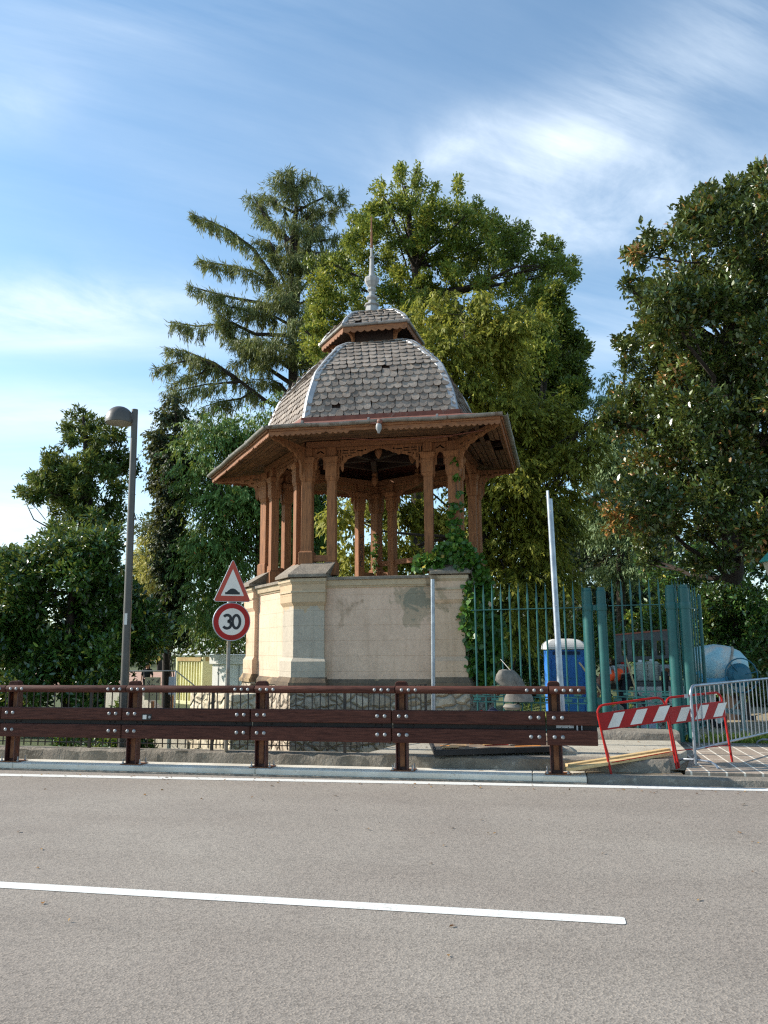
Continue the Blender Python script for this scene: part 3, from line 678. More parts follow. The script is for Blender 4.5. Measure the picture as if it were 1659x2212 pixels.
for i in N5:
    mb = MB()
    P0, P1 = pier_poly(i, .41, .70), pier_poly(i, .36, .64)
    mb.prism(P0, 1.24, 1.55); mb.prism(P0, 1.551, 1.63, P1); mb.prism(P1, 1.631, 2.66); mb.prism(P1, 2.661, 2.74, P0); mb.prism(P0, 2.741, 3.10)
    p = mb.build('pier', PIER if i == 0 else PIER2, PV)
    mb = MB(); mb.prism(pier_poly(i, .43, .72), -1.3, 1.06); mb.build('pier_base', RUB, p)
    mb = MB(); mb.prism(pier_poly(i, .48, .77), 1.061, 1.14); mb.prism(pier_poly(i, .46, .75), 1.141, 1.238, pier_poly(i, .42, .71)); mb.build('pier_plinth', PLIN, p)
    mb = MB(); mb.prism(pier_poly(i, .43, .72), 2.93, 2.97); mb.prism(pier_poly(i, .415, .71), 3.101, 3.15, pier_poly(i, .45, .74)); mb.prism(pier_poly(i, .455, .745), 3.151, 3.215); mb.build('pier_moulding', MOLD, p)
    mb = MB(); mb.prism(pier_poly(i, .52, .80), 3.236, 3.30); mb.prism(pier_poly(i, .51, .79), 3.301, 3.56, pier_poly(i, .13, .70)); mb.build('pier_cap', MT['cap_stone'], p, bevel=.008)
# columns
def sq(x, y, s, a): return [(x+(u*math.cos(a)-v*math.sin(a))*s/2, y+(u*math.sin(a)+v*math.cos(a))*s/2) for u, v in ((-1, -1), (1, -1), (1, 1), (-1, 1))]
def column(x, y, a, s, zb, label=None):
    mb = MB(); mb.cr = random.random(); Q = lambda k: sq(x, y, s*k, a)
    mb.prism(Q(1), zb+.30, 5.30); mb.prism(Q(1), 5.301, 5.38, Q(1.32)); mb.prism(Q(1.32), 5.381, 5.68); mb.prism(Q(1.0), 5.83, 6.03)
    c = mb.build('column', MT['old_wood'], PV, bevel=.008, label=label)
    mb = MB(); mb.cr = random.random(); mb.prism(Q(1.36), zb, zb+.26); mb.prism(Q(1.36), zb+.261, zb+.30, Q(1.02)); mb.build('column_base', MT['old_wood'], c, bevel=.006)
    mb = MB(); mb.cr = random.random(); mb.prism(Q(1.4), 5.60, 5.635); mb.prism(Q(1.34), 5.681, 5.75, Q(1.66)); mb.prism(Q(1.66), 5.751, 5.80); mb.prism(Q(1.66), 5.801, 5.83, Q(1.1)); mb.build('capital', MT['old_wood'], c)
    return c
for i in N5:
    p, q = side(i); u = (q-p).normalized(); a = math.atan2(u.y, u.x)
    pp = (p-Vector(RING[i-1])).normalized()
    ac = a if i != 0 else a
    column(p.x, p.y, a+(.0 if i < 2 else .3), .225, 3.52)
    for k in (.53, (q-p).length-.53):
        r = p+u*k; zb = 3.30 if i in (0, 4, 1) else 3.24
        c = column(r.x, r.y, a, .185, zb)
        if i == 3 and k == .53:
            nv = Vector((-u.y, u.x)); zz = 4.62                    # pencilled letters down the shaft of a rear column
            mb = MB()
            for ch in 'PASBC':
                vs, fs = glyph(ch, .2, .1)
                mb.add([(r.x+nv.x*(.0945+z)-u.x*x, r.y+nv.y*(.0945+z)-u.y*x, zz+y) for x, y, z in vs], fs); zz -= .17
            mb.build('scrawled_letters', MT['black'], c)
    # base tie blocks between corner and flank column
    for k in (.27, (q-p).length-.27):
        r = p+u*k; mb = MB(); mb.cr = random.random(); mb.beam((p+u*(k-.16)).to_3d()+Vector((0, 0, 3.66)), (p+u*(k+.16)).to_3d()+Vector((0, 0, 3.66)), .1, .13)
        mb.build('tie_block', MT['old_wood_h'], PV)
# frieze beams
for i in N5:
    p, q = side(i); u = (q-p).normalized(); mb = MB(); mb.cr = random.random()
    z = Vector((0, 0, 6.095)); mb.beam(p.to_3d()+z-u.to_3d()*.02, q.to_3d()+z-u.to_3d()*.1, .16, .13)
    nv = Vector((u.y, -u.x, 0)); mb.beam(p.to_3d()+z+nv*.09+Vector((0, 0, .035)), q.to_3d()+z+nv*.09+Vector((0, 0, .035)), .03, .05)
    mb.build('frieze_beam', MT['old_wood_h'], PV, bevel=.006)
# fretwork
def rects(L): return [[(a, b), (c_, b), (c_, d), (a, d)] for a, b, c_, d in L]
def ring_hole(x, z, r, n=8): return [(x+r*math.cos(2*PI*k/n), z+r*math.sin(2*PI*k/n)) for k in range(n)]
for i in N5:
    p, q = side(i); u = (q-p).normalized(); Ln = (q-p).length; W = Ln-1.06-.19
    half = [(0, 6.02), (0, 5.38), (.03, 5.32), (.06, 5.38), (.06, 5.60), (.10, 5.62), (.10, 5.55), (.13, 5.49), (.16, 5.55), (.16, 5.68), (.21, 5.71), (.24, 5.76), (.32, 5.79), (.40, 5.82), (.47, 5.83), (.53, 5.81), (.57, 5.85), (.66, 5.87), (.72, 5.91), (W*.42, 5.92), (W*.45, 5.95), (W*.5, 5.97)]
    if Ln < 2.7: half = [h for h in half if h[0] < W*.5-.02]+[(W*.5, 5.95)]
    out = half+[(W-a, b) for a, b in reversed(half[:-1])]
    hl = [(.02, 5.66, .045, 5.80), (.02, 5.84, .045, 5.97), (.075, 5.66, .1, 5.80), (.075, 5.84, .1, 5.97), (.125, 5.73, .145, 5.84), (.13, 5.88, .26, 5.905), (.13, 5.94, .26, 5.965), (.20, 5.80, .22, 5.85), (.25, 5.83, .33, 5.855), (.29, 5.88, .42, 5.905), (.29, 5.94, .42, 5.965), (.45, 5.92, .58, 5.95)]
    hs = rects(hl)+rects([(W-c_, b, W-a, d) for a, b, c_, d in hl])
    hs += [ring_hole(.63, 5.95, .022), ring_hole(W-.63, 5.95, .022)]
    mb = MB(); mb.cr = random.random(); o_ = (p+u*(.53+.095)); mb.plate(out, hs, (o_.x, o_.y, 0), (u.x, u.y, 0), (0, 0, 1), .035); mb.build('arch_fretwork', MT['old_wood'], PV)
    for k in (.115, Ln-.435):
        o_ = p+u*k; w = .32
        out = [(0, 6.02), (0, 5.36), (.025, 5.29), (.05, 5.36), (.05, 5.55), (.09, 5.56), (.09, 5.72), (.12, 5.80), (.16, 5.83), (.20, 5.80), (.23, 5.72), (.23, 5.56), (.27, 5.55), (.27, 5.36), (.295, 5.29), (.32, 5.36), (.32, 6.02)]
        hs = rects([(.015, 5.62, .04, 5.8), (.28, 5.62, .305, 5.8)])+[[(.05, 5.9), (.1, 5.9), (.16, 5.94), (.22, 5.9), (.27, 5.9), (.16, 5.98)]]
        mb = MB(); mb.cr = random.random(); mb.plate(out, hs, (o_.x, o_.y, 0), (u.x, u.y, 0), (0, 0, 1), .035); mb.build('corner_fretwork', MT['old_wood'], PV)
EV = [Vector(v) for v in ((-5.24, 14.47), (-.73, 14.59), (-.66, 18.98), (-4.7, 21.9), (-8.15, 18.43))]
for i in N5:
    p = Vector(RING[i]); d = EV[i]-p; Ln = d.length-.16; d = d.normalized(); s_ = Ln/1.3
    out = [(0, 6.02), (Ln, 6.02), (Ln, 5.93), (1.16*s_, 5.89), (1.08*s_, 5.91), (.9*s_, 5.89), (.82*s_, 5.86), (.7*s_, 5.87), (.56*s_, 5.82), (.44*s_, 5.82), (.34*s_, 5.74), (.26*s_, 5.72), (.2*s_, 5.6), (.2*s_, 5.45), (.16*s_, 5.38), (.12*s_, 5.45), (.11*s_, 5.58), (.06*s_, 5.56), (.06*s_, 5.36), (.03*s_, 5.28), (0, 5.36)]
    hs = rects([(.03*s_, 5.64, .07*s_, 5.8), (.03*s_, 5.86, .07*s_, 5.97), (.12*s_, 5.68, .16*s_, 5.82), (.12*s_, 5.88, .28*s_, 5.92), (.24*s_, 5.79, .32*s_, 5.83), (.36*s_, 5.88, .50*s_, 5.92), (.6*s_, 5.92, .74*s_, 5.96), (.95*s_, 5.935, 1.08*s_, 5.965)])+[ring_hole(.85*s_, 5.945, .028), ring_hole(.33*s_, 5.945, .022)]
    o_ = p+d*.1; mb = MB(); mb.cr = random.random(); mb.plate(out, hs, (o_.x, o_.y, 0), (d.x, d.y, 0), (0, 0, 1), .04); mb.build('eave_bracket', MT['old_wood'], PV)
# eaves
INN = [Vector(p) for p in inset_poly(RING, .05)]
def lerp(a, b, t): return a+(b-a)*t
ZE = 6.02
for i in N5:
    j = (i+1) % 5; a0, a1, b0, b1 = EV[i], EV[j], INN[i], INN[j]; mb = MB(); n = 9
    for k in range(n):
        t0, t1 = k/n+.008, (k+1)/n-.004; z0, z1 = ZE+.01+.15*t0, ZE+.01+.15*t1
        P = [lerp(a0, b0, t0), lerp(a1, b1, t0), lerp(a1, b1, t1), lerp(a0, b0, t1)]
        segs = [(0, .47), (.472, 1)] if k % 2 else [(0, .66), (.662, 1)]
        if i == 1: segs = [(0, 1)] if k in (0, 4, 6, 8) else ([(.05, .30), (.55, .97)] if k in (1, 2) else ([(.02, .72)] if k == 7 else [(.3, .99)]))
        for s0, s1 in segs:
            mb.cr = random.random(); dz = random.uniform(-.008, .004)-(.03*random.random() if i == 1 else 0)
            c = [lerp(P[0], P[1], s0), lerp(P[0], P[1], s1), lerp(P[3], P[2], s1), lerp(P[3], P[2], s0)]
            vs = [(c[0].x, c[0].y, z0+dz), (c[1].x, c[1].y, z0+dz*(.2 if i != 1 else 2)), (c[2].x, c[2].y, z1+dz), (c[3].x, c[3].y, z1+dz)]
            mb.add(vs+[(x, y, z+.022) for x, y, z in vs], [(3, 2, 1, 0), (4, 5, 6, 7), (0, 1, 5, 4), (1, 2, 6, 5), (2, 3, 7, 6), (3, 0, 4, 7)])
    mb.build('soffit', MT['soffit'], PV)
    # rafters above the boards
    mb = MB()
    for s in np.linspace(.04, .96, 7):
        A_, B_ = lerp(a0, a1, s), lerp(b0, b1, s); mb.cr = random.random(); mb.beam((A_.x, A_.y, ZE+.075), (B_.x, B_.y, ZE+.25), .07, .08)
    mb.build('rafters', MT['dark_wood'], PV)
    # fascia with scalloped valance
    u = (a1-a0).normalized(); Ln = (a1-a0).length; nv = Vector((u.y, -u.x)); pts = [(0, .11), (0, -.06)]; ns = int(Ln/.105)
    for k in range(ns):
        for t in (.0, .2, .4, .6, .8):
            x = (k+t)*Ln/ns; dep = -.06-.035*math.sin(PI*t)
            if i == 0 and .36 < x/Ln < .49: dep = -.055
            if (k*7+i*3) % 11 == 4: dep = -.058-.012*math.sin(PI*t*2.3)
            if (k*5+i) % 17 == 2: dep -= .012
            if k or t: pts.append((x, dep))
    pts += [(Ln, -.06), (Ln, .11)]
    mb = MB(); mb.cr = random.random(); o_ = a0+nv*.0; mb.plate(pts, [], (o_.x, o_.y, ZE), (u.x, u.y, 0), (0, 0, 1), .025)
    mb.build('valance', MT['old_wood_h'], PV)
    mb = MB(); z3 = Vector((0, 0, ZE+.05)); mb.cr = random.random(); mb.beam((a0+nv*.03).to_3d()+z3, (a1+nv*.03).to_3d()+z3, .03, .09); mb.build('fascia_board', MT['old_wood_h'], PV, bevel=.006)
    # gutter
    mb = MB(); G0, G1 = a0+nv*.085-u*.05, a1+nv*.085+u*.05; sg = []
    prof = [(math.cos(t)*.062, math.sin(t)*.062) for t in np.linspace(PI, 2*PI, 9)]; prof = prof+[(x*.9, z*.9) for x, z in reversed(prof)]
    m = 7; vs = []; n_ = len(prof)
    for k in range(m+1):
        b_ = lerp(G0, G1, k/m); wob = .012*math.sin(k*2.1+i*1.7)
        vs += [(b_.x+nv.x*x, b_.y+nv.y*x, ZE+.10+z+wob) for x, z in prof]
    mb.add(vs, [(k*n_+q, k*n_+(q+1) % n_, (k+1)*n_+(q+1) % n_, (k+1)*n_+q) for k in range(m) for q in range(n_)]+[tuple(range(n_-1, -1, -1)), tuple(range(m*n_, m*n_+n_))])
    for k in (1, 3, 5): b_ = lerp(G0, G1, k/m+.02); mb.lathe((b_.x, b_.y, ZE+.1+.012*math.sin(k*2.1+i*1.7)), [(.066, -.02), (.066, .02)], 14, (u.x, u.y, 0))
    mb.build('gutter', MT['gutter'], PV, smooth=True)
PROF = [(1.05, 6.66), (1.0, 7.12), (.935, 7.53), (.87, 7.83), (.765, 8.10), (.64, 8.40), (.56, 8.58), (.45, 8.73), (.33, 8.82)]
RV = [Vector(p)-CEN for p in RING]
RV[2] = RV[2]*1.02
mb = MB()
base = [CEN+v*1.06 for v in RV]
for i in N5:
    j = (i+1) % 5; e0, e1 = EV[i], EV[j]; mb.add([(e0.x, e0.y, ZE+.13), (e1.x, e1.y, ZE+.13), (base[j].x, base[j].y, 6.6), (base[i].x, base[i].y, 6.6)], [(0, 1, 2, 3)])
mb.build('eave_roof', MT['copper_strip'], PV)
mb = MB()
for i in N5:
    j = (i+1) % 5; z = Vector((0, 0, 6.62)); mb.beam((CEN+RV[i]*1.085).to_3d()+z, (CEN+RV[j]*1.085).to_3d()+z, .05, .11)
mb.build('base_flashing', MT['copper_strip'], PV)
SHM = M('weathered_wood_shingles', '#8d8175', .85, '#70645a', 7, lo=.35, hi=.7, col3='#98806a', scale3=5, lo3=.6, hi3=.72, bump=.3, bscale=40, rnd=.28)
def dome(prof, sp, ex, nm, seed):
    rg = np.random.default_rng(seed); fine = []
    P = [np.array(p) for p in prof]
    # Catmull-Rom through the measured profile
    for k in range(len(P)-1):
        p0, p1, p2, p3 = P[max(0, k-1)], P[k], P[k+1], P[min(len(P)-1, k+2)]
        for t in np.linspace(0, 1, 6)[:-1]: fine.append(.5*(2*p1+(p2-p0)*t+(2*p0-5*p1+4*p2-p3)*t*t+(3*p1-p0-3*p2+p3)*t**3))
    fine.append(P[-1]); fine = np.array(fine)
    mb = MB(); m = len(fine); vs = [(CEN.x+v.x*r*.985, CEN.y+v.y*r*.985, z-.015) for r, z in fine for v in RV]
    mb.add(vs, [(k*5+i, k*5+(i+1) % 5, k*5+5+(i+1) % 5, k*5+5+i) for k in range(m-1) for i in N5]); D = mb.build(nm, MT['dark_wood'], PV)
    mb = MB()
    for i in N5:
        j = (i+1) % 5; mid = (RV[i]+RV[j])/2; rad = mid.length; nh = mid.normalized(); u = (RV[j]-RV[i]).normalized()
        arc = np.concatenate([[0], np.cumsum(np.hypot(np.diff(fine[:, 0])*rad, np.diff(fine[:, 1])))]); rows = int(arc[-1]/ex)
        for rr in range(rows+1):
            s = rr*arc[-1]/rows-.02; r = np.interp(s, arc, fine[:, 0]); z = np.interp(s, arc, fine[:, 1])
            s2 = s+ex*1.7; r2, z2 = np.interp(s2, arc, fine[:, 0]), np.interp(s2, arc, fine[:, 1])
            L_ = CEN+RV[i]*r; R_ = CEN+RV[j]*r; L2, R2_ = CEN+RV[i]*r2, CEN+RV[j]*r2
            W = (R_-L_).length; n = max(2, round(W/sp)); w = W/n*.5
            upv = Vector(((L2+R2_-L_-R_).x/2, (L2+R2_-L_-R_).y/2, z2-z))
            if upv.length < .02: continue
            ul = upv.length; upv.normalize(); u3 = u.to_3d(); nn_ = u3.cross(upv)
            for k in range(n+(rr % 2)):
                x = (k+.5-(.5 if rr % 2 else 0))*W/n
                if rg.random() < .006: continue
                c = L_.to_3d()+u3*x+Vector((0, 0, z)); an = rg.normal(0, .06); slip = abs(rg.normal(0, .008))+(.05 if rg.random() < .012 else 0)
                cu, su = math.cos(an), math.sin(an); lift = .026+abs(rg.normal(0, .008))
                ww = w*.97; xl, xr = max(-ww, -x), min(ww, W-x)
                if xr-xl < .03: continue
                sh = [(-ww, ul), (-ww, .088), (-ww*.94, .058), (-ww*.76, .027), (-ww*.42, .006), (0, 0), (ww*.42, .006), (ww*.76, .027), (ww*.94, .058), (ww, .088), (ww, ul)]
                sh = [(min(max(a, xl), xr), b) for a, b in sh]
                q = []
                for a, b in sh:
                    a2, b2 = a*cu-b*su, a*su+b*cu-slip; h = lift*(1-min(1, b/ul))+.012
                    q.append(c+u3*a2+upv*b2+nn_*h)
                qb = [v-nn_*.016 for v in q]; N = len(q)
                mb.cr = rg.random(); mb.add(q+qb, [tuple(range(N))]+[(t+N, t+1+N, t+1, t) for t in range(N-1)])
    mb.build('shingles', SHM, D)
    for i in N5:                                                    # zinc hips
        vs = []; tin = (RV[(i+1) % 5]-RV[i]).normalized(); tpv = (RV[i-1]-RV[i]).normalized(); rd = RV[i].normalized(); mb = MB(); hw = .125 if sp > .15 and ex > .14 else .075
        for k, (r, z) in enumerate(fine):
            a = fine[min(k+1, m-1)]-fine[max(k-1, 0)]; L_ = RV[i].length; tn = Vector((a[1], -a[0]*L_)).normalized()
            off = rd.to_3d()*tn.x+Vector((0, 0, tn.y))
            c = (CEN+RV[i]*r).to_3d()+Vector((0, 0, z)); step = .006*((k//4) % 2)
            for d_, h in ((tpv*hw, .012), (tpv*hw, .04), (tpv*.02, .055), (tin*.02, .055), (tin*hw, .04), (tin*hw, .012)): vs.append(c+d_.to_3d()+off*(h+step))
        mb.add(vs, [(k*6+q, k*6+q+1, k*6+7+q, k*6+6+q) for k in range(m-1) for q in range(5)]); mb.build('hip_flashing', MT['zinc'], D)
    return D
dome(PROF, .172, .152, 'dome_roof', 2)
# lantern
LP = lambda r: [tuple(CEN+v*r) for v in RV]
mb = MB(); mb.cr = .3; mb.prism(LP(.30), 8.78, 9.2); LN = mb.build('lantern_wall', MT['dark_wood'], PV)
mb = MB(); mb.cr = .7; mb.prism(LP(.335), 8.80, 8.87); mb.build('lantern_sill', MT['old_wood_h'], PV)
for i in N5:
    v = RV[i].normalized(); o_ = CEN+RV[i]*.31; out = [(0, 9.12), (0, 8.85), (.05, 8.85), (.06, 8.95), (.12, 9.03), (.24, 9.06), (.3, 9.12)]
    mb = MB(); mb.cr = random.random(); mb.plate(out, [], (o_.x, o_.y, 0), (v.x, v.y, 0), (0, 0, 1), .06); mb.build('lantern_bracket', MT['old_wood'], PV)
    a0, a1 = CEN+RV[i]*.48, CEN+RV[(i+1) % 5]*.48; u = (a1-a0).normalized(); Ln = (a1-a0).length; nv = Vector((u.y, -u.x)); ns = int(Ln/.15); pts = [(0, .1), (0, -.03)]
    for k in range(ns):
        for t in (0, .2, .4, .6, .8):
            if k or t: pts.append(((k+t)*Ln/ns, -.03-.045*math.sin(PI*t)))
    pts += [(Ln, -.03), (Ln, .1)]
    mb = MB(); mb.cr = random.random(); mb.plate(pts, [], (a0.x, a0.y, 9.07), (u.x, u.y, 0), (0, 0, 1), .02); mb.build('lantern_valance', MT['old_wood_h'], PV)
    mb = MB(); z = Vector((0, 0, 9.17)); mb.tube([(a0+nv*.03-u*.03).to_3d()+z, (a1+nv*.03+u*.07).to_3d()+z+Vector((0, 0, .015))], .04, 8); mb.build('lantern_gutter', MT['gutter'], PV, smooth=True)
mb = MB(); mb.prism(LP(.48), 9.13, 9.15); mb.build('lantern_soffit', MT['dark_wood'], PV)
dome([(.49, 9.17), (.445, 9.33), (.375, 9.49), (.28, 9.63), (.1, 9.78)], .16, .12, 'lantern_roof', 9)
mb = MB()
mb.lathe((CEN.x, CEN.y, 0), [(.22, 9.70), (.2, 9.80), (.15, 9.99), (.14, 10.01), (.185, 10.03), (.185, 10.06), (.12, 10.09), (.08, 10.17), (.14, 10.21), (.145, 10.25), (.075, 10.30), (.07, 10.38), (.11, 10.43), (.11, 10.47), (.075, 10.49), (.12, 10.54), (.17, 10.63), (.185, 10.71), (.18, 10.74), (.09, 10.76), (.075, 10.80), (.06, 11.0), (.05, 11.25), (.068, 11.27), (.068, 11.30), (.034, 11.31), (.026, 11.56)], 8)
fn = mb.build('finial', MT['finial'], PV)
mb = MB(); mb.lathe((CEN.x, CEN.y, 0), [(.04, 11.55), (.04, 11.58), (.03, 11.6), (.024, 11.95), (.014, 12.38)], 8); mb.build('finial_spike', MT['rust'], fn)
# roof timbers and turned pendants inside
mb = MB()
for i in N5:
    p = Vector(RING[i]); mb.cr = random.random(); mb.beam((p.x, p.y, 6.22), (CEN.x+RV[i].x*.04, CEN.y+RV[i].y*.04, 6.22), .12, .14)
    a0, a1 = CEN+RV[i]*.55, CEN+RV[(i+1) % 5]*.55; mb.beam((a0.x, a0.y, 6.28), (a1.x, a1.y, 6.28), .1, .12)
mb.build('ceiling_beams', MT['dark_wood'], PV)
for i in N5:
    for r in (.55, .9) if i in (0, 1, 2, 3, 4) else (.55,):
        p = CEN+(RV[i] if r == .55 else (RV[i]+RV[(i+1) % 5])/2)*r*.95; mb = MB(); mb.cr = random.random()
        mb.lathe((p.x, p.y, 0), [(.05, 6.25), (.05, 6.14), (.075, 6.12), (.075, 6.09), (.045, 6.07), (.08, 6.0), (.085, 5.95), (.05, 5.86), (.025, 5.83), (.02, 5.81)], 10); mb.build('pendant', MT['old_wood'], PV, smooth=True)
# loose parts
p, q = Vector(RING[2]), Vector(RING[3]); mb = MB(); mb.cr = .4; mb.beam((p.x, p.y, 4.05), (q.x, q.y, 3.95), .09, .12); mb.build('hand_rail', MT['old_wood_h'], PV)
mb = MB(); P_ = [at_y(735, 946, 15.2), at_y(800, 949.5, 15.2), at_y(880, 949, 15.2), at_y(960, 943, 15.2), at_y(1045, 929, 15.0)]; mb.tube(P_, .012, 6); mb.build('loose_cable', MT['copper_strip'], PV)
q = at_y(819, 922, 14.44); mb = MB(); mb.lathe((q[0], 14.4, q[2]-.09), [(.018, -.05), (.03, -.02), (.06, .04), (.058, .1), (.045, .14)], 10); s_ = mb.build('gutter_spout', MT['finial'], PV, smooth=True)
mb = MB(); mb.lathe((q[0]+.02, 14.4, q[2]+.05), [(.05, 0), (.06, .04), (.045, .08), (.01, .09)], 10); mb.beam((q[0]-.16, 14.43, q[2]+.08), (q[0], 14.4, q[2]+.06), .04, .03); mb.build('spout_collar', MT['copper_strip'], s_)
# ================================================================== BARRIERS
RW = MT['red']
def barrier(TL, TR, BL, BR, label, boards):
    TL, TR, BL, BR = (Vector([float(c) for c in q]) for q in (TL, TR, BL, BR)); base = (BL+BR)/2
    B = thing('road_barrier', tuple(base), label, 'barrier', 'red and white striped barriers'); u = (TR-TL).normalized()
    dl, dr = (BL-TL).normalized(), (BR-TR).normalized(); mb = MB()
    pts = [BL]+[TL+dl*.12]+[TL+dl*.12*(1-math.sin(t))+u*.12*(1-math.cos(t)) for t in np.linspace(.3, PI/2, 5)]
    pts += [TR-u*.12*(1-math.sin(t))+dr*.12*(1-math.cos(t)) for t in np.linspace(0, PI/2-.3, 5)]+[TR+dr*.12, BR]
    mb.tube(pts, .016, 8); mb.build('frame', MT['red'], B, smooth=True)
    h0, h1 = boards; a, b, c, d = TL+dl*h0, TR+dr*h0, TR+dr*h1, TL+dl*h1; nn_ = u.cross(Vector((0, 0, 1))).normalized()
    if nn_.y > 0: nn_ = -nn_
    f = nn_*.02; mb = MB(); mb.add([a+f, b+f, c+f, d+f, a+f*.4, b+f*.4, c+f*.4, d+f*.4], [(3, 2, 1, 0), (4, 5, 6, 7), (0, 1, 5, 4), (1, 2, 6, 5), (2, 3, 7, 6), (3, 0, 4, 7)]); bd = mb.build('board', MT['red'], B)
    mb = MB(); P_ = lambda s, t: (a+(b-a)*s)*(1-t)+(d+(c-d)*s)*t+nn_*.0225
    for k in range(3):
        s0 = .14+k*.335; q = [P_(s0+.09, .1), P_(s0+.25, .1), P_(s0+.12, .9), P_(s0-.05, .9)]
        mb.add(q+[v-nn_*.001 for v in q], [(0, 1, 2, 3), (7, 6, 5, 4), (0, 4, 5, 1), (1, 5, 6, 2), (2, 6, 7, 3), (3, 7, 4, 0)])
    mb.build('white_stripes', MT['signwhite'], bd)
    # rear prop legs of the trestle
    for T, Bq, dd, nm in ((TL, BL, dl, 0), (TR, BR, dr, 1)):
        mb = MB(); top = T+dd*.25; low = Bq+Vector((.05, .32, 0)); low.z = Bq.z
        mb.tube([top-nn_*.01, low], .010, 6); mb.build('prop_leg', MT['red'], B, smooth=True)
    mb = MB(); mb.tube([BL+(TL-BL)*.24, BR+(TR-BR)*.24], .007, 6); mb.build('tie_rod', MT['red'], B)
    return B
g = lambda x, y, z: at_z(x, y, z)
B0 = g(1324, 1688, .005); dB = -_s*B0[0]+_c*B0[1]; B1 = g(1462, 1661, .145); dB1 = -_s*B1[0]+_c*B1[1]
barrier(at_d(1287, 1525, dB+.12), at_d(1434, 1505, dB1+.1), B0, B1, 'red and white striped trestle barrier with a leg on the road at the guardrail end', (.10, .335))
C0 = g(1467, 1659, .145); C1 = g(1582, 1646, .145); d0, d1 = (-_s*q[0]+_c*q[1] for q in (C0, C1))
barrier(at_d(1436, 1508, d0+.1), at_d(1557, 1495, d1+.1), C0, C1, 'red and white striped trestle barrier standing on the paving behind the steel crowd barrier', (.13, .36))
# steel crowd barrier
f0 = g(1503, 1656, .15); D0 = -_s*f0[0]+_c*f0[1]; t0 = at_d(1492, 1482, D0); f0, t0 = Vector(f0), Vector(t0)
t0 = Vector((f0.x-.03, f0.y, t0.z)); t1 = Vector(at_d(1659, 1462, D0*1.2)); u = (t1-t0); u.z = 0; u = u.normalized(); Ln = 3.2
CB = thing('crowd_barrier', tuple(f0), 'galvanised steel crowd barrier with thin vertical bars on the paving', 'crowd barrier')
top = t0.z; e = f0+u*Ln; T = lambda p, z: Vector((p.x, p.y, z)); k = .13; r_ = .021
mb = MB(); pts = [T(f0, .17), T(f0, top-k)]+[T(f0+u*k*(1-math.cos(t)), top-k+k*math.sin(t)) for t in np.linspace(.25, PI/2, 6)]
pts += [T(e-u*k*(1-math.sin(t)), top-k+k*math.cos(t)) for t in np.linspace(0, PI/2, 6)]+[T(e, .17)]
mb.tube(pts, r_, 12); mb.build('frame', MT['galv'], CB, smooth=True)
zb = .38
mb = MB(); mb.tube([T(f0, zb), T(e, zb)], .017, 10); mb.build('lower_rail', MT['galv'], CB, smooth=True)
mb = MB(); nb = 19
for i in range(1, nb): p = f0+u*(Ln*i/nb); mb.tube([T(p, zb), T(p, top-.01)], .0085, 6)
mb.build('vertical_bars', MT['galv'], CB, smooth=True)
nv = Vector((u.y, -u.x, 0))
for p in (f0+u*.02, e-u*.02):
    mb = MB(); mb.tube([p+nv*x+Vector((0, 0, z-p.z+.15)) for x, z in ((-.30, .0), (-.27, .045), (-.2, .08), (0, .09), (.2, .08), (.27, .045), (.30, .0))], .017, 8); mb.build('foot', MT['galv'], CB, smooth=True)
mb = MB(); mb.box(t0.x-.03, t0.y, top-.14, .05, .03, .05); mb.build('hook', MT['galv'], CB)

# ================================================================== THINGS LYING ABOUT
a, b = g(1226, 1667, .15), g(1452, 1631, .3)
for nm, off, w, h, lb in (('wooden_plank', 0, .13, .045, 'long pale yellow plank lying at the end of the guardrail beside the kerb'), ('wooden_beam', .17, .10, .09, 'squared yellow timber lying behind the long plank at the kerb gap')):
    A_, B_ = Vector(a)+Vector((0, off+.02, .03)), Vector(b)+Vector((-.1*off, off, .03)); mb = MB(); mb.beam(A_, B_, w, h)
    tag(mb.build(nm, MT['yellow_board'], loc=tuple(A_), bevel=.004), lb, 'plank' if off == 0 else 'timber')
# big printed panel lying on its back
c0, c1 = Vector(at_z(938, 1630, .30)), Vector(at_z(1214, 1622, .33)); u = (c1-c0); u.z = 0; Ln = u.length; u = u.normalized(); v = Vector((-u.y, u.x, 0)); W_ = .85
PN = thing('sign_panel', tuple(c0), 'large black edged printed panel lying face up on the footway behind the guardrail', 'sign panel')
mb = MB(); o_ = Vector((c0.x, c0.y, .30)); tilt = lambda a_, b_, h: o_+u*a_+v*b_+Vector((0, 0, h+.075*b_+.02*a_))
def slab(mb, x0, x1, y0, y1, h0, h1):
    vs = [tilt(a_, b_, h) for h in (h0, h1) for a_, b_ in ((x0, y0), (x1, y0), (x1, y1), (x0, y1))]
    mb.add(vs, [(3, 2, 1, 0), (4, 5, 6, 7), (0, 1, 5, 4), (1, 2, 6, 5), (2, 3, 7, 6), (3, 0, 4, 7)])
slab(mb, 0, Ln, 0, W_, -.02, .055); mb.build('panel_body', M('black_panel_edge', '#141518', .6, '#232225', 6), PN, bevel=.006)
cols = {'print_orange': '#c8823f', 'print_red': '#b52f2a', 'print_cream': '#e2d8c6', 'print_tan': '#c69a64'}
rg = np.random.default_rng(5)
mb = MB(); slab(mb, .04, Ln-.04, .03, W_-.03, .0555, .057); fa = mb.build('printed_face', M('print_ground', '#7d6a5a', .5, '#97836d', 3), PN)
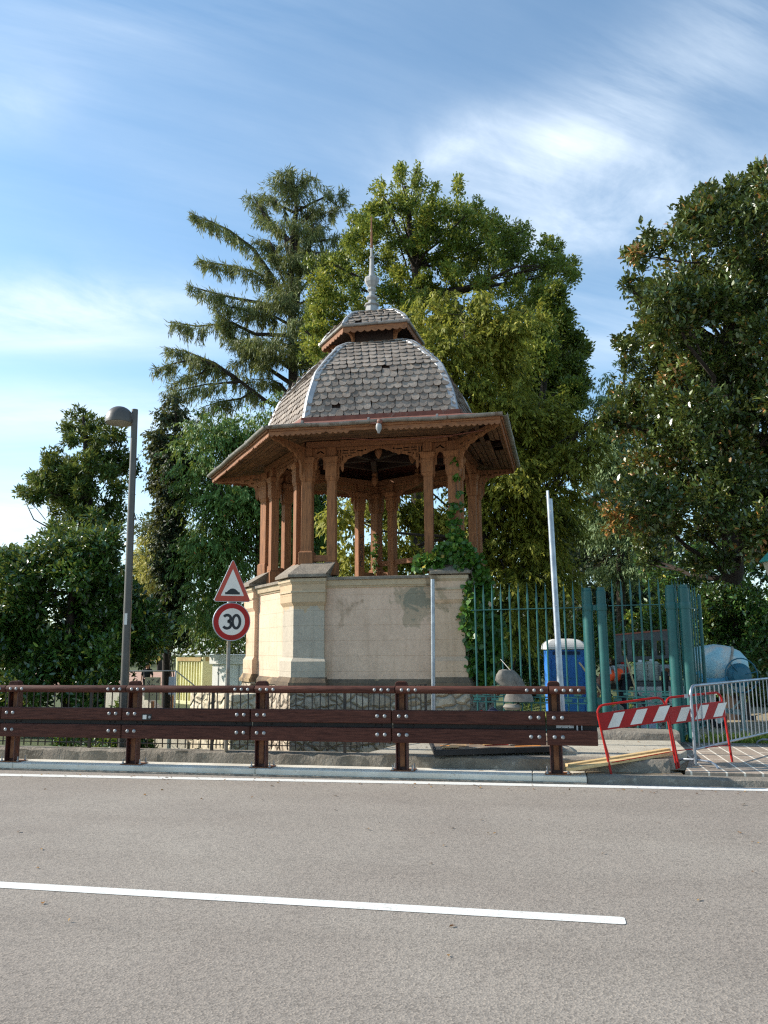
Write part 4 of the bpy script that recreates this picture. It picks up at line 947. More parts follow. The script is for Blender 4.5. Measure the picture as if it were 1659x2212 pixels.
for k, (nm, cc) in enumerate(cols.items()):
    mb = MB()
    for j in range(9):
        x = rg.uniform(.05, Ln-.5); y = rg.uniform(.05, W_-.2); slab(mb, x, x+(rg.uniform(.2, .45) if nm != 'print_cream' else rg.uniform(.15, .4)), y, y+(rg.uniform(.06, .16) if nm != 'print_cream' else .022), .0575+.0006*k*9+.0004*j, .0576+.0006*k*9+.0004*j+.0001)
    mb.build(nm, M(nm, cc, .5), fa)
# clothes, bag and bottle by the green fence
q = at_y(1106, 1480, 15.0); q = Vector((float(q[0]), float(on_fence(1106).y)-.1, float(q[2])))
JK = thing('hooded_jacket', tuple(q), 'grey hooded jacket hanging by a cord on the green fence', 'jacket')
vs = []; n = 16
for zi, (z, rx, ry, ox) in enumerate([(.33, .02, .02, -.04), (.31, .06, .05, -.03), (.24, .10, .08, .0), (.14, .13, .09, .04), (.04, .16, .09, .07), (-.06, .19, .09, .10), (-.16, .23, .10, .12), (-.26, .28, .10, .14), (-.36, .31, .11, .16), (-.37, .02, .02, .16)]):
    for k in range(n):
        a_ = 2*PI*k/n; w = 1+.13*math.sin(a_*3+zi*.5)+.09*math.sin(a_*7+zi*.7)+.05*math.sin(a_*11-zi); vs.append((q.x+ox*.8+rx*.8*w*math.cos(a_), q.y+ry*w*math.sin(a_), q.z+z*.85))
mb = MB(); mb.add(vs, [(i*n+k, i*n+(k+1) % n, (i+1)*n+(k+1) % n, (i+1)*n+k) for i in range(9) for k in range(n)]); mb.build('cloth', M('grey_cloth', '#7d776f', .95, '#69645d', 8, bump=.3, bscale=20), JK, smooth=True)
mb = MB(); vs = []
for zi, (z, r) in enumerate([(.30, .03), (.28, .10), (.2, .155), (.1, .165), (.0, .14), (-.07, .08), (-.1, .02)]):
    for k in range(14): a_ = 2*PI*k/14; w = 1+.12*math.sin(3*a_+zi)+.08*math.sin(5*a_-zi*.8); vs.append((q.x-.14+.02*zi*(zi > 3)+r*w*math.cos(a_), q.y-.06+r*.6*w*math.sin(a_), q.z+z-.02))
mb.add(vs, [(i*14+k, i*14+(k+1) % 14, (i+1)*14+(k+1) % 14, (i+1)*14+k) for i in range(6) for k in range(14)]); mb.build('hood', bpy.data.materials['grey_cloth'], JK, smooth=True)
mb = MB(); mb.lathe((q.x-.02, q.y-.02, q.z-.40), [(.01, .02), (.13, .05), (.17, .0), (.13, -.05), (.02, -.06)], 14); mb.build('lining', M('pale_lining', '#7f796f', .9), JK, smooth=True)
mb = MB(); s0 = on_fence(1084); mb.tube([(s0.x, s0.y-.02, fz(1084, 1424)), (q.x-.04, q.y, q.z+.27)], .006, 5); mb.build('cord', MT['signwhite'], JK)
p = on_fence(1066); BG = MB(); vs = []
for zi, (z, rx, ry) in enumerate([(0, .16, .1), (.03, .22, .14), (.2, .2, .13), (.32, .15, .09), (.4, .1, .05), (.42, .02, .01)]):
    for k in range(12): a_ = 2*PI*k/12; w = 1+.1*math.sin(3*a_+zi*1.7); vs.append((p.x+rx*w*math.cos(a_), p.y-.28+ry*w*math.sin(a_), .268+z))
BG.add(vs, [(i*12+k, i*12+(k+1) % 12, (i+1)*12+(k+1) % 12, (i+1)*12+k) for i in range(5) for k in range(12)]); BP = thing('blue_bag', (p.x, p.y-.28, .268), 'dark blue cloth bag slumped against the foot of the green fence', 'bag')
BG.build('bag_body', M('navy_cloth', '#1c2547', .85, '#141a33', 9, bump=.3), BP, smooth=True)
mb = MB(); mb.tube([(p.x-.1, p.y-.3, .6)]+[(p.x-.1+.2*t, p.y-.3, .62+.1*math.sin(PI*t)) for t in (.25, .5, .75)]+[(p.x+.1, p.y-.3, .6)], .012, 6); mb.build('bag_strap', bpy.data.materials['navy_cloth'], BP)
p = on_fence(1042); BT = thing('plastic_bottle', (p.x, p.y-.25, .268), 'clear plastic bottle with a red cap beside the blue bag', 'bottle'); zb_ = fz(1042, 1533)-.0
mb = MB(); zq = .268; mb.lathe((p.x, p.y-.25, zq), [(.04, 0), (.045, .02), (.045, .2), (.04, .22), (.045, .24), (.04, .28), (.016, .34), (.016, .36)], 14); mb.build('bottle_body', M('clear_plastic', '#b9c2c9', .15, '#a3adb5', 6), BT, smooth=True)
mb = MB(); mb.lathe((p.x, p.y-.25, zq+.36), [(.018, 0), (.018, .03)], 10); mb.build('cap', MT['red'], BT)
# ------------------------------------------------------------------ portable toilet
d_ = 23.5; q = at_d(1219, 1450, d_); px_ = pxm(d_); zb = terr(q[0], q[1])
zt_ = float(at_d(1219, 1403, d_)[2]); w = 80*px_
PT = thing('portable_toilet', (q[0], q[1], zb), 'blue portable toilet cabin with a white arched roof behind the green fence', 'portable toilet')
BL = M('blue_plastic', '#2a72c4', .45, '#357dcc', 3); rz = .12
mb = MB(); mb.box(q[0], q[1], (zb+.1+zt_)/2, w*.94, w*.94, zt_-zb-.1, rz); c = mb.build('cabin', BL, PT, bevel=.02)
fr = Vector((math.sin(rz), -math.cos(rz), 0)); uu = Vector((math.cos(rz), math.sin(rz), 0)); cc = Vector((q[0], q[1], 0))
def panel(mb, x0, x1, z0, z1, off, th_=.03): m_ = cc+fr*(w*.47+off)+uu*((x0+x1)/2); mb.box(m_.x, m_.y, (z0+z1)/2, x1-x0, th_, z1-z0, rz)
mb = MB(); H = zt_-zb
for x0 in (-.5*w, .42*w): panel(mb, x0+.02, x0+.08*w, zb+.1, zt_, .01, .05)
panel(mb, -.38*w, .40*w, zb+.15, zb+H*.52, .008); panel(mb, -.38*w, .40*w, zb+H*.58, zb+H*.86, .008)
mb.build('door', BL, c, bevel=.012)
mb = MB(); panel(mb, -.34*w, .36*w, zt_-.14, zt_-.05, .012); mb.build('vent_strip', M('dark_blue_vent', '#122c55', .6), c)
mb = MB(); lay = []
for t in np.linspace(0, 1, 8):
    kx, ky = .54*math.cos(t*1.5)**.55, .53*(1-.55*t**1.5); lay.append([(q[0]+uu.x*a*w*kx-fr.x*b*w*ky, q[1]+uu.y*a*w*kx-fr.y*b*w*ky, zt_+.01+.3*math.sin(t*1.5)) for a, b in ((-1, -.9), (-.9, -1), (.9, -1), (1, -.9), (1, .9), (.9, 1), (-.9, 1), (-1, .9))])
mb.add([v for L_ in lay for v in L_], [(i*8+k, i*8+(k+1) % 8, (i+1)*8+(k+1) % 8, (i+1)*8+k) for i in range(7) for k in range(8)]+[tuple(range(56, 64))]); mb.build('roof', M('white_plastic_roof', '#cfcdc8', .5), PT, bevel=.015)
mb = MB(); mb.box(q[0], q[1], zb+.05, w*.98, w*.98, .1, rz); mb.build('base', M('dark_plastic', '#1b1b1d', .6), PT)
# ------------------------------------------------------------------ flatbed trailer with cage, and what stands on it
d_ = 19.2; X = lambda px, py, dd=d_: Vector(at_d(px, py, dd)); m1 = pxm(d_); ang = YAW
TRL = thing('flatbed_trailer', tuple(X(1390, 1520)*1), 'grey flatbed trailer with a meshed headboard behind the green gate', 'trailer')
TRL.location.z = .0; ORG[TRL.name].z = 0
GM = M('grey_trailer_paint', '#57544f', .65, '#4a4743', 4, col3='#6b675f', scale3=9, bump=.08)
hl, hr = X(1327, 1400), X(1451, 1400); uu = Vector((hr.x-hl.x, hr.y-hl.y, 0)); Wd = uu.length; uu.normalize(); bk = Vector((-uu.y, uu.x, 0))
z0_, z1_ = X(1390, 1432).z, X(1390, 1368).z; Hh = z1_-z0_
holes = rects([(Wd*.30, Hh*.22, Wd*.64, Hh*.76), (Wd*.74, Hh*.25, Wd*.88, Hh*.74), (Wd*.12, Hh*.25, Wd*.22, Hh*.74)])
mb = MB(); mb.plate([(0, 0), (Wd, Hh*.16), (Wd, Hh*1.1), (0, Hh*.93)], holes, (hl.x, hl.y, z0_), uu, (0, 0, 1), .05); hb = mb.build('headboard', GM, TRL, bevel=.006)
mb = MB(); mb.beam((hl.x, hl.y, z0_+Hh*.95), (hr.x, hr.y, z0_+Hh*1.12), .07, .035); mb.build('rusty_top_edge', M('orange_primer', '#9c5138', .7, '#7d4a38', 8), hb)
mb = MB()
for (xa, xb) in ((.30, .64), (.74, .88), (.12, .22)):
    n = int((xb-xa)*Wd/.035)
    for i in range(n+1): p_ = hl+uu*(Wd*(xa+(xb-xa)*i/n)); mb.beam((p_.x, p_.y, z0_+Hh*.2), (p_.x, p_.y, z0_+Hh*.78), .006, .006, (0, 1, 0))
    for z in np.arange(.22, .78, .035/Hh): mb.beam((hl+uu*Wd*xa).to_3d().xy.to_3d()+Vector((0, 0, z0_+Hh*z)), (hl+uu*Wd*xb).xy.to_3d()+Vector((0, 0, z0_+Hh*z)), .006, .006)
mb.build('wire_mesh', M('rusty_wire', '#3f3830', .7), hb)
zbed = X(1390, 1469).z; front = -bk*1.1
fl = hl+front; fr_ = hl+uu*(Wd*1.35)+front
mb = MB(); mid = hl+uu*(Wd*.67)-bk*.55; ra = math.atan2(uu.y, uu.x)
mb.box(mid.x, mid.y, zbed-.05, Wd*1.36, 1.25, .09, ra); mb.build('bed', GM, TRL, bevel=.01)
mb = MB(); ds = mid-bk*.66; mb.box(ds.x, ds.y, zbed-.30, Wd*1.30, .04, .42, ra)
for k in (-.4, -.13, .13, .4): p_ = ds+uu*(Wd*1.3*k)-bk*.03; mb.box(p_.x, p_.y, zbed-.3, .05, .03, .40, ra)
mb.build('drop_side', M('white_drop_side', '#d6d0c6', .6, '#bdb6aa', 4), TRL, bevel=.006)
for k in (-.28, .22):
    p_ = mid+uu*(Wd*k); c_ = Vector((p_.x, p_.y, .33))-bk*.35; mb = MB(); mb.lathe(c_, [(.2, -.1), (.32, -.1), (.34, -.06), (.34, .06), (.32, .1), (.2, .1)], 24, bk); wh = mb.build('wheel', M('tyre_rubber', '#17171a', .8) if k < 0 else bpy.data.materials['tyre_rubber'], TRL, smooth=True)
    mb = MB(); mb.lathe(c_, [(.2, -.11), (.19, -.07), (.06, -.06), (.05, -.1), (.01, -.1)], 20, bk); mb.build('rim', MT['galv'], wh, smooth=True)
def can(px0, px1, py0, py1, dd, nm, lab, mat, red=False, cat='jerrycan', grp=None):
    a_, b_ = X(px0, py1, dd), X(px1, py0, dd); w_ = abs(b_.x-a_.x)/math.cos(ra); h_ = b_.z-zbed; c_ = (a_+b_)/2
    T = thing(nm, (c_.x, c_.y, zbed), lab, cat, grp); mb = MB(); mb.box(c_.x, c_.y, zbed+h_*.46, w_, w_*.75, h_*.9, ra); bd = mb.build('can_body', mat, T, bevel=.04)
    mb = MB()
    for z in (.3, .55, .8): mb.box(c_.x, c_.y, zbed+h_*z, w_*1.03, w_*.78, .018, ra)
    mb.build('moulded_ribs', mat, bd, bevel=.006)
    mb = MB(); mb.lathe((c_.x, c_.y, zbed+h_*.9), [(.05, 0), (.05, .05), (.02, .055)], 12); mb.build('screw_cap', MT['red'] if red else MT['white'], T)
    if red: mb = MB(); p_ = c_-bk*(w_*.375+.004)+uu*.03; mb.box(p_.x, p_.y, zbed+h_*.62, .10, .004, .14, ra); mb.build('red_label', MT['red'], bd)
PLAS = M('milky_plastic', '#a5a696', .5, '#95978a', 4)
can(1372, 1395, 1426, 1465, d_-.75, 'water_jerrycan', 'milky white jerrycan in the middle of the trailer bed beside its twin', PLAS, grp='milky water jerrycans')
can(1397, 1420, 1424, 1464, d_-.75, 'water_jerrycan', 'milky white jerrycan next to the grey generator box on the trailer bed', PLAS, grp='milky water jerrycans')
can(1333, 1360, 1431, 1468, d_-.6, 'grey_canister', 'grey canister with a red label behind the bending worker', M('grey_plastic', '#8d8a82', .6), True, 'canister')
a_ = X(1436, 1448, d_-.85); GB = thing('generator_box', (a_.x, a_.y, zbed), 'small pale grey winch box with a crank on the trailer bed', 'winch box')
mb = MB(); mb.box(a_.x, a_.y, a_.z, .27, .25, .25, ra); bx = mb.build('housing', M('pale_grey_metal', '#9a9b9c', .5, '#85837f', 6), GB, bevel=.015)
mb = MB(); p_ = a_-bk*.13; mb.lathe(p_, [(.055, 0), (.055, .03), (.03, .03), (.03, .05), (.001, .05)], 14, -bk); mb.beam(p_-bk*.05, p_-bk*.05+Vector((.02, 0, -.11)), .02, .015); mb.build('crank', MT['rust'], bx)
mb = MB(); mb.box(a_.x, a_.y, (zbed+a_.z-.12)/2, .16, .16, max(.02, a_.z-.12-zbed)); mb.build('stand', MT['dark_steel'], GB)
a_ = X(1437, 1490, d_-1.65); JW = thing('jockey_stand', (a_.x, a_.y, terr(a_.x, a_.y)), 'black rubber topped prop stand in front of the white drop side', 'prop stand')
mb = MB(); z0 = terr(a_.x, a_.y); mb.lathe((a_.x, a_.y, z0), [(.12, 0), (.12, .02), (.03, .03), (.03, .32)], 14); mb.build('foot', MT['dark_steel'], JW, smooth=True)
mb = MB(); mb.lathe((a_.x, a_.y, z0), [(.06, .3), (.07, .32), (.07, X(1437, 1452, d_-1.65).z-z0), (.05, X(1437, 1450, d_-1.65).z-z0)], 14); mb.build('rubber_sleeve', MT['black'], JW, smooth=True)
# ------------------------------------------------------------------ cement mixer
d_ = 17.6; Y_ = lambda px, py: Vector(at_d(px, py, d_)); m1 = pxm(d_)
c_ = Y_(1552, 1443); zb = terr(c_.x, c_.y); MX = thing('cement_mixer', (c_.x, c_.y, zb), 'pale blue cement mixer with a tilted drum and a ring gear wheel', 'cement mixer')
BLU = M('worn_blue_paint', '#96bcc0', .6, '#aecdd0', 3, col3='#cdc6b8', scale3=3, lo3=.47, hi3=.6, bump=.06); BLD = M('teal_blue_paint', '#1f6477', .5, '#1a5364', 5)
ax = (RT*(.90)+UP*-.34+np.array([.15, -.35, 0])); ax = Vector(ax).normalized()
r0 = 49*m1; mb = MB(); mb.lathe(c_-ax*.02, [(.01, .62), (.18, .60), (r0*.72, .52), (r0*.96, .34), (r0*1.03, .12), (r0, -.02), (r0*.93, -.2), (r0*.64, -.5), (r0*.46, -.62), (r0*.43, -.64)], 30, ax); dr = mb.build('drum', BLU, MX, smooth=True)
mb = MB(); mb.lathe(c_, [(r0*1.035, .13), (r0*1.06, .14), (r0*1.06, .17), (r0*1.03, .18)], 30, ax); mb.build('drum_band', M('mortar_crust', '#a89c8c', .9, '#8c8173', 7, bump=.4), dr, smooth=True)
gx = Vector((.28, -.95, 0)).normalized(); gc = Y_(1583, 1456)-Vector((.02, .78, 0))
mb = MB(); Rg = 34*m1
mb.lathe(gc, [(Rg*.68, -.12), (Rg*.7, -.1), (Rg*.72, .0), (Rg*.5, .03), (Rg*.48, .04), (Rg*.2, .05), (.01, .06)], 26, gx); gw = mb.build('gear_cover', BLD, MX, smooth=True)
a1, a2 = gx.orthogonal().normalized(), gx.cross(gx.orthogonal().normalized())
mb = MB(); mb.tube([gc+gx*.05+(a1*math.cos(t)+a2*math.sin(t))*Rg for t in np.linspace(0, 2*PI, 33)], .014, 6)
for k in range(3): t = .5+2*PI*k/3; mb.tube([gc+gx*.05+(a1*math.cos(t)+a2*math.sin(t))*Rg*.3, gc+gx*.05+(a1*math.cos(t)+a2*math.sin(t))*Rg], .012, 6)
mb.build('hand_wheel', BLD, gw, smooth=True)
yk = [Y_(1505, 1462)-Vector((0, .68, 0)), Y_(1512, 1470)-Vector((0, .68, 0)), Y_(1548, 1470)-Vector((0, .68, 0)), gc-gx*.08]
mb = MB()
for p_, q_ in zip(yk[:-1], yk[1:]): mb.beam(p_, q_, .1, .14)
mb.beam(yk[0], yk[0]+Vector((-.1, 0, .13)), .1, .09); mb.build('yoke', M('bright_blue_paint', '#3f8fae', .5, '#357b98', 5), MX, bevel=.01)
STM = M('pale_green_grey_steel', '#a9b5ae', .6, '#8fa09a', 4, col3='#6d6a60', scale3=8)
lg = Y_(1586, 1490)-Vector((0, .6, 0)); zf = terr(lg.x, lg.y)
mb = MB(); mb.beam((gc.x, gc.y, gc.z-.2), (lg.x, lg.y, zf), .07, .09, (0, 1, 0)); mb.box(lg.x, lg.y, zf+.02, .16, .12, .04); mb.build('front_leg', STM, MX)
mb = MB(); l2 = Y_(1530, 1520); z2 = terr(l2.x, l2.y); mb.beam((yk[1].x, yk[1].y, yk[1].z-.05), (l2.x, l2.y+.1, z2+.2), .07, .09, (0, 1, 0)); mb.build('rear_leg', STM, MX)
mb = MB(); mb.beam((lg.x, lg.y+.02, zf+.36), (l2.x-.1, l2.y, z2+.42), .07, .1); mb.beam((lg.x-.22, lg.y+.1, zf+.36), (lg.x, lg.y, zf+.62), .04, .04); mb.build('cross_tube', STM, MX)
mb = MB(); mb.box(lg.x+.15, lg.y, zf+.25, .2, .12, .09); mb.build('tow_bracket', MT['dark_steel'], MX, bevel=.01)
for k in (-.16, .2):
    p_ = Vector((l2.x+k, l2.y+.15, z2+.2)); mb = MB(); mb.lathe(p_, [(.1, -.05), (.19, -.045), (.2, -.02), (.2, .02), (.19, .045), (.1, .05)], 20, (.28, -.95, 0)); wq = mb.build('wheel', bpy.data.materials['tyre_rubber'], MX, smooth=True)
    mb = MB(); mb.lathe(p_, [(.1, -.055), (.09, -.02), (.03, -.02), (.03, .06), (.01, .06)], 14, (-.28, .95, 0)); mb.build('rim', MT['white'], wq)
# ------------------------------------------------------------------ stones, bag, tools by the gate
rg = np.random.default_rng(12)
def rock(mb, x, y, z, r, rg):
    mb.cr = rg.random(); pts = []; n = 7
    for zi, (zz, k) in enumerate(((-.6, .6), (-.1, 1), (.4, .85), (.75, .4))):
        for a_ in range(n): t = 2*PI*a_/n; q_ = r*k*rg.uniform(.78, 1.15); pts.append((x+q_*math.cos(t), y+q_*math.sin(t)*.8, z+r*zz*rg.uniform(.85, 1.1)))
    mb.add(pts, [tuple(range(n-1, -1, -1)), tuple(range(3*n, 4*n))]+[(i*n+k, i*n+(k+1) % n, (i+1)*n+(k+1) % n, (i+1)*n+k) for i in range(3) for k in range(n)])
mb = MB()
for i in range(110):
    x, y = rg.uniform(.7, 2.5), rg.uniform(15.1, 17.2); r = rg.uniform(.04, .15); h = .55*math.exp(-((x-1.5)**2/.9+(y-16.3)**2/.7)); rock(mb, x, y, terr(x, y)+h*rg.uniform(.6, 1)+r*.3, r, rg)
tag(mb.build('rubble', M('broken_stone', '#9a8f7e', .95, '#7d7364', 6, bump=.6, rnd=.25), loc=(1.5, 16, 0)), kind='stuff')
p = on_fence(1405); rg = np.random.default_rng(3); vs = []
for zi, (z, rx) in enumerate([(0, .1), (.04, .17), (.14, .19), (.24, .13), (.3, .05), (.33, .06), (.34, .01)]):
    for k in range(14): a_ = 2*PI*k/14; w_ = 1+.16*math.sin(5*a_+zi)+.1*rg.normal(); vs.append((p.x+rx*w_*math.cos(a_), p.y+.3+rx*.7*w_*math.sin(a_), .2+z))
mb = MB(); mb.add(vs, [(i*14+k, i*14+(k+1) % 14, (i+1)*14+(k+1) % 14, (i+1)*14+k) for i in range(6) for k in range(14)])
tag(mb.build('plastic_bag', M('bluish_white_plastic', '#a9b2bd', .4, '#8d98a5', 8), loc=(p.x, p.y+.3, .2), smooth=True), 'crumpled bluish white plastic bag among the stones behind the gate', 'plastic bag')
def tool(nm, x0, y0, d0, x1, y1, d1, lab, cat, blade):
    a_, b_ = Vector(at_d(x0, y0, d0)), Vector(at_d(x1, y1, d1)); dd = (b_-a_).normalized(); zg = terr(b_.x, b_.y)+.05
    T = thing(nm, (b_.x, b_.y, b_.z), lab, cat); mb = MB(); mb.tube([a_, (a_+b_)/2+Vector((.01, 0, 0)), b_], [.018, .02, .019], 8); mb.build('handle', MT['yellow_board'], T, smooth=True)
    s_ = dd.cross(Vector((0, 1, 0))).normalized(); nv_ = dd.cross(s_)
    mb = MB(); mb.plate([(-.03, -.04), (.03, -.04), (.045, .04), (.12, .07), (.12, .22), (.06, .3), (0, .33), (-.06, .3), (-.12, .22), (-.12, .07), (-.045, .04)] if blade == 'shovel' else [(-.02, -.04), (.02, -.04), (.02, .03), (.16, .04), (.16, .09), (-.16, .09), (-.16, .04), (-.02, .03)], [], b_, s_, dd, .008); mb.build('blade', MT['dark_steel'], T)
tool('shovel', 1346, 1406, 17.0, 1376, 1500, 16.6, 'wooden handled shovel leaning to the right in front of the trailer', 'shovel', 'shovel')
tool('rake', 1251, 1431, 16.2, 1303, 1504, 16.0, 'wooden handled rake leaning by the blue portable toilet', 'rake', 'rake')
# ------------------------------------------------------------------ park lantern at the right edge
d_ = 15.5; a_ = Vector(at_d(1676, 1212, d_)); m1 = pxm(d_); zg = terr(a_.x, a_.y); R_ = 33*m1
LA = thing('park_lantern', (a_.x, a_.y, zg), 'park lantern with a teal conical roof at the right edge of the picture', 'lantern')
LA['label'] = 'park lantern with a teal conical roof under the magnolia'
mb = MB(); mb.lathe((a_.x, a_.y, 0), [(R_, a_.z-.02), (R_*1.02, a_.z), (R_*.6, a_.z+.13), (R_*.2, a_.z+.24), (.02, a_.z+.28)], 8); mb.build('roof', M('teal_lantern_paint', '#2d7d70', .5), LA)
mb = MB(); mb.lathe((a_.x, a_.y, 0), [(R_*.5, a_.z-.36), (R_*.82, a_.z-.02)], 8); mb.build('glass', M('cream_lantern_glass', '#b3a890', .3), LA)
mb = MB(); mb.lathe((a_.x, a_.y, 0), [(.08, zg), (.08, zg+.5), (.045, zg+.6), (.04, a_.z-.4), (R_*.5, a_.z-.37)], 10); mb.build('pole', bpy.data.materials['teal_lantern_paint'], LA, smooth=True)

# ================================================================== LEFT GARDEN
# pale stone retaining wall behind the iron fence and the sloping parapet of the steps
x0, x1 = float(at_y(352, 1520, 13.4)[0]), float(at_y(522, 1520, 13.9)[0]); zt_ = float(at_y(430, 1500, 13.6)[2])
mb = MB(); mb.prism([(x0, 14.5), (x1, 13.4), (x1+.25, 14.0), (x0+.25, 15.1)], -1.2, zt_)
tag(mb.build('rubble_wall', RUBL, loc=(x0, 13.6, -1), bevel=.02), 'pale rubble stone retaining wall behind the iron fence beside the pavilion', 'stone wall')
zs0, zs1 = float(at_y(218, 1500, 13.4)[2]), float(at_y(345, 1600, 13.4)[2])
xa = float(at_y(205, 1500, 13.3)[0]); mb = MB(); vs = []
for y in (0, .28): vs += [(xa-.9, y+15.2, -1.2), (x0, y+14.45, -1.2), (x0, y+14.45, .1), (xa, y+14.95, zt_-.05), (xa-.9, y+15.2, zt_-.05)]
mb.add(vs, [(0, 1, 2, 3, 4), (9, 8, 7, 6, 5), (0, 5, 6, 1), (1, 6, 7, 2), (2, 7, 8, 3), (3, 8, 9, 4), (4, 9, 5, 0)])
tag(mb.build('step_parapet', M('pale_cut_stone', '#d0c4ad', .9, '#bcb09a', 2.5, bump=.4), loc=(xa, 13.5, -1), bevel=.012), 'pale stone parapet sloping down to the right behind the street lamp', 'parapet')
ST = MB()
for k in range(6): ST.box(xa+.5+.3*k, 16.2, -.2-.17*k-.5+.55, .32, 1.2, 1.0)
tag(ST.build('garden_steps', bpy.data.materials['pale_cut_stone'], loc=(xa, 14.2, -1), bevel=.01), 'pale stone steps going down behind the sloping parapet', 'steps')
a_, b_ = Vector(at_y(267, 1450, 14.8)), Vector(at_y(380, 1449, 14.8)); HR = thing('handrail', (a_.x, a_.y, -.4), 'thin grey steel handrail above the steps behind the street lamp', 'handrail')
mb = MB(); mb.tube([a_, b_, b_+Vector((.7, 0, -.5))], .012, 8); mb.build('rail', MT['greypaint'], HR, smooth=True)
for p_ in (a_, b_): mb = MB(); mb.tube([(p_.x, p_.y, -.7), p_], .018, 8); mb.build('post', MT['galv'], HR, smooth=True)
# placards
def placard(px0, px1, py0, py1, Y, lab, mat, doodle):
    a_, b_ = Vector(at_y(px0, py1, Y)), Vector(at_y(px1, py0, Y)); w_, h_ = b_.x-a_.x, b_.z-a_.z
    T = thing('placard', (a_.x+w_/2, Y, -.5), lab, 'placard'); mb = MB(); mb.box(a_.x+w_/2, Y, (a_.z+b_.z)/2, w_, .02, h_); bd = mb.build('board', mat, T)
    mb = MB(); mb.box(a_.x+w_/2, Y+.03, (a_.z-.8)/2, .05, .04, a_.z+.75); mb.build('stake', MT['old_wood'], T)
    if doodle:
        mb = MB(); P_ = lambda u_, v_: (a_.x+u_*w_, Y-.013, a_.z+v_*h_)
        for cx, cz, rx, rz_ in ((.24, .80, .07, .055), (.24, .68, .06, .05), (.3, .4, .1, .04)):
            mb.tube([P_(cx+rx*math.cos(t), cz+rz_*math.sin(t)) for t in np.linspace(0, 2*PI, 15)], .007, 5)
        for L_ in ([(.42, .93), (.5, .86), (.6, .95)], [(.4, .62), (.47, .7), (.52, .6), (.6, .68), (.68, .62)], [(.75, .78), (.95, .95), (.88, .76), (.78, .8)], [(.3, .64), (.36, .58), (.45, .56), (.6, .57)], [(.45, .22), (.55, .25)]): mb.tube([P_(*q_) for q_ in L_], .008, 5)
        mb.build('drawn_scribbles', M('dark_marker', '#3d3a36', .8), bd)
placard(312, 347, 1463, 1512, 14.6, 'tan cardboard placard with dark scribbled drawings behind the iron fence', M('tan_cardboard', '#a89673', .9, '#97855f', 4), True)
placard(364, 379, 1462, 1500, 16.5, 'small grey blue placard left of the yellow container', M('grey_card', '#8b8f93', .8), False)
# containers
d_ = 40.; X2 = lambda px, py, dd=d_: Vector(at_d(px, py, dd)); a_, b_ = X2(379, 1517), X2(433, 1419); zb = terr(a_.x, a_.y+1)
rz = ra = math.radians(4); w_, h_ = 2.3, b_.z-zb; b_ = Vector((a_.x+w_, a_.y, b_.z))
CT = thing('shipping_container', (a_.x, a_.y, zb), 'pale yellow corrugated container with a rusty top edge', 'container')
YE = M('pale_yellow_paint', '#d8d3a2', .6, '#cdc795', 1.5, col3='#8f7446', scale3=2.2, lo3=.66, hi3=.75)
mb = MB(); fy = b_.y; n = 9; pts = []
for k in range(n):
    x = a_.x+.12+(w_-.24)*k/n; s_ = (w_-.24)/n; pts += [(x, fy+.0), (x+s_*.3, fy), (x+s_*.4, fy+.09), (x+s_*.9, fy+.09)]
dep = 5.8; poly = pts+[(b_.x-.12, fy+.0), (b_.x-.06, fy+.05), (b_.x-.06, fy+dep), (a_.x+.06, fy+dep), (a_.x+.06, fy+.05)]
mb.prism(poly, zb+.16, zb+h_-.14); mb.build('corrugated_walls', YE, CT)
mb = MB()
for x in (a_.x+.06, b_.x-.06):
    for y in (fy+.03, fy+dep): mb.box(x, y, zb+h_/2, .14, .14, h_)
mb.box((a_.x+b_.x)/2, fy+.02, zb+.08, w_-.14, .12, .16); mb.build('corner_posts', YE, CT, bevel=.01)
mb = MB(); mb.box((a_.x+b_.x)/2, fy+.02, zb+h_-.1, w_-.14, .13, .18)
for x in (a_.x+.06, b_.x-.06): mb.box(x, fy+dep/2, zb+h_-.09, .12, dep-.16, .16)
mb.build('top_rail', M('rust_streaked_yellow', '#b09a5c', .7, '#8d6a3c', 2.5), CT)
mb = MB(); mb.lathe((b_.x-.06, fy-.045, zb+h_-.14), [(.05, 0), (.05, .012), (.01, .012)], 12, (0, -1, 0)); mb.lathe((b_.x+.02, fy+1.0, zb+h_-.16), [(.09, 0), (.09, .02), (.01, .02)], 12, (1, 0, 0)); mb.lathe((b_.x+.02, fy+1.6, zb+1.2), [(.07, 0), (.07, .02), (.01, .02)], 12, (1, 0, 0)); mb.build('casting_holes', MT['black'], CT)
a_, b_ = X2(455, 1517, 36.3), X2(545, 1414, 36.3); w_ = 3.9; zt_ = b_.z; WC = thing('site_cabin', (a_.x, a_.y, zb), 'white site cabin with a thick flat roof edge between the container and the pavilion', 'site cabin')
WM = M('white_cabin_panel', '#dedbd3', .5, '#d3d0c8', 2)
mb = MB(); mb.box(a_.x+w_/2, a_.y+2.5, (zb+zt_-.35)/2, w_-.1, 5, zt_-.35-zb); bd = mb.build('cabin_wall', WM, WC, bevel=.02)
mb = MB(); mb.box(a_.x+w_/2, a_.y+2.5, zt_-.2, w_+.12, 5.2, .42); mb.build('roof_edge', WM, WC, bevel=.03)
mb = MB()
for k in (.13, .5, .86): mb.box(a_.x+w_*k, a_.y-.0, (zb+zt_-.35)/2, .06, .04, zt_-.36-zb)
mb.build('wall_battens', M('grey_batten', '#a6a49e', .6), bd)

CT.rotation_euler.z = math.radians(-32); WC.rotation_euler.z = math.radians(-30)
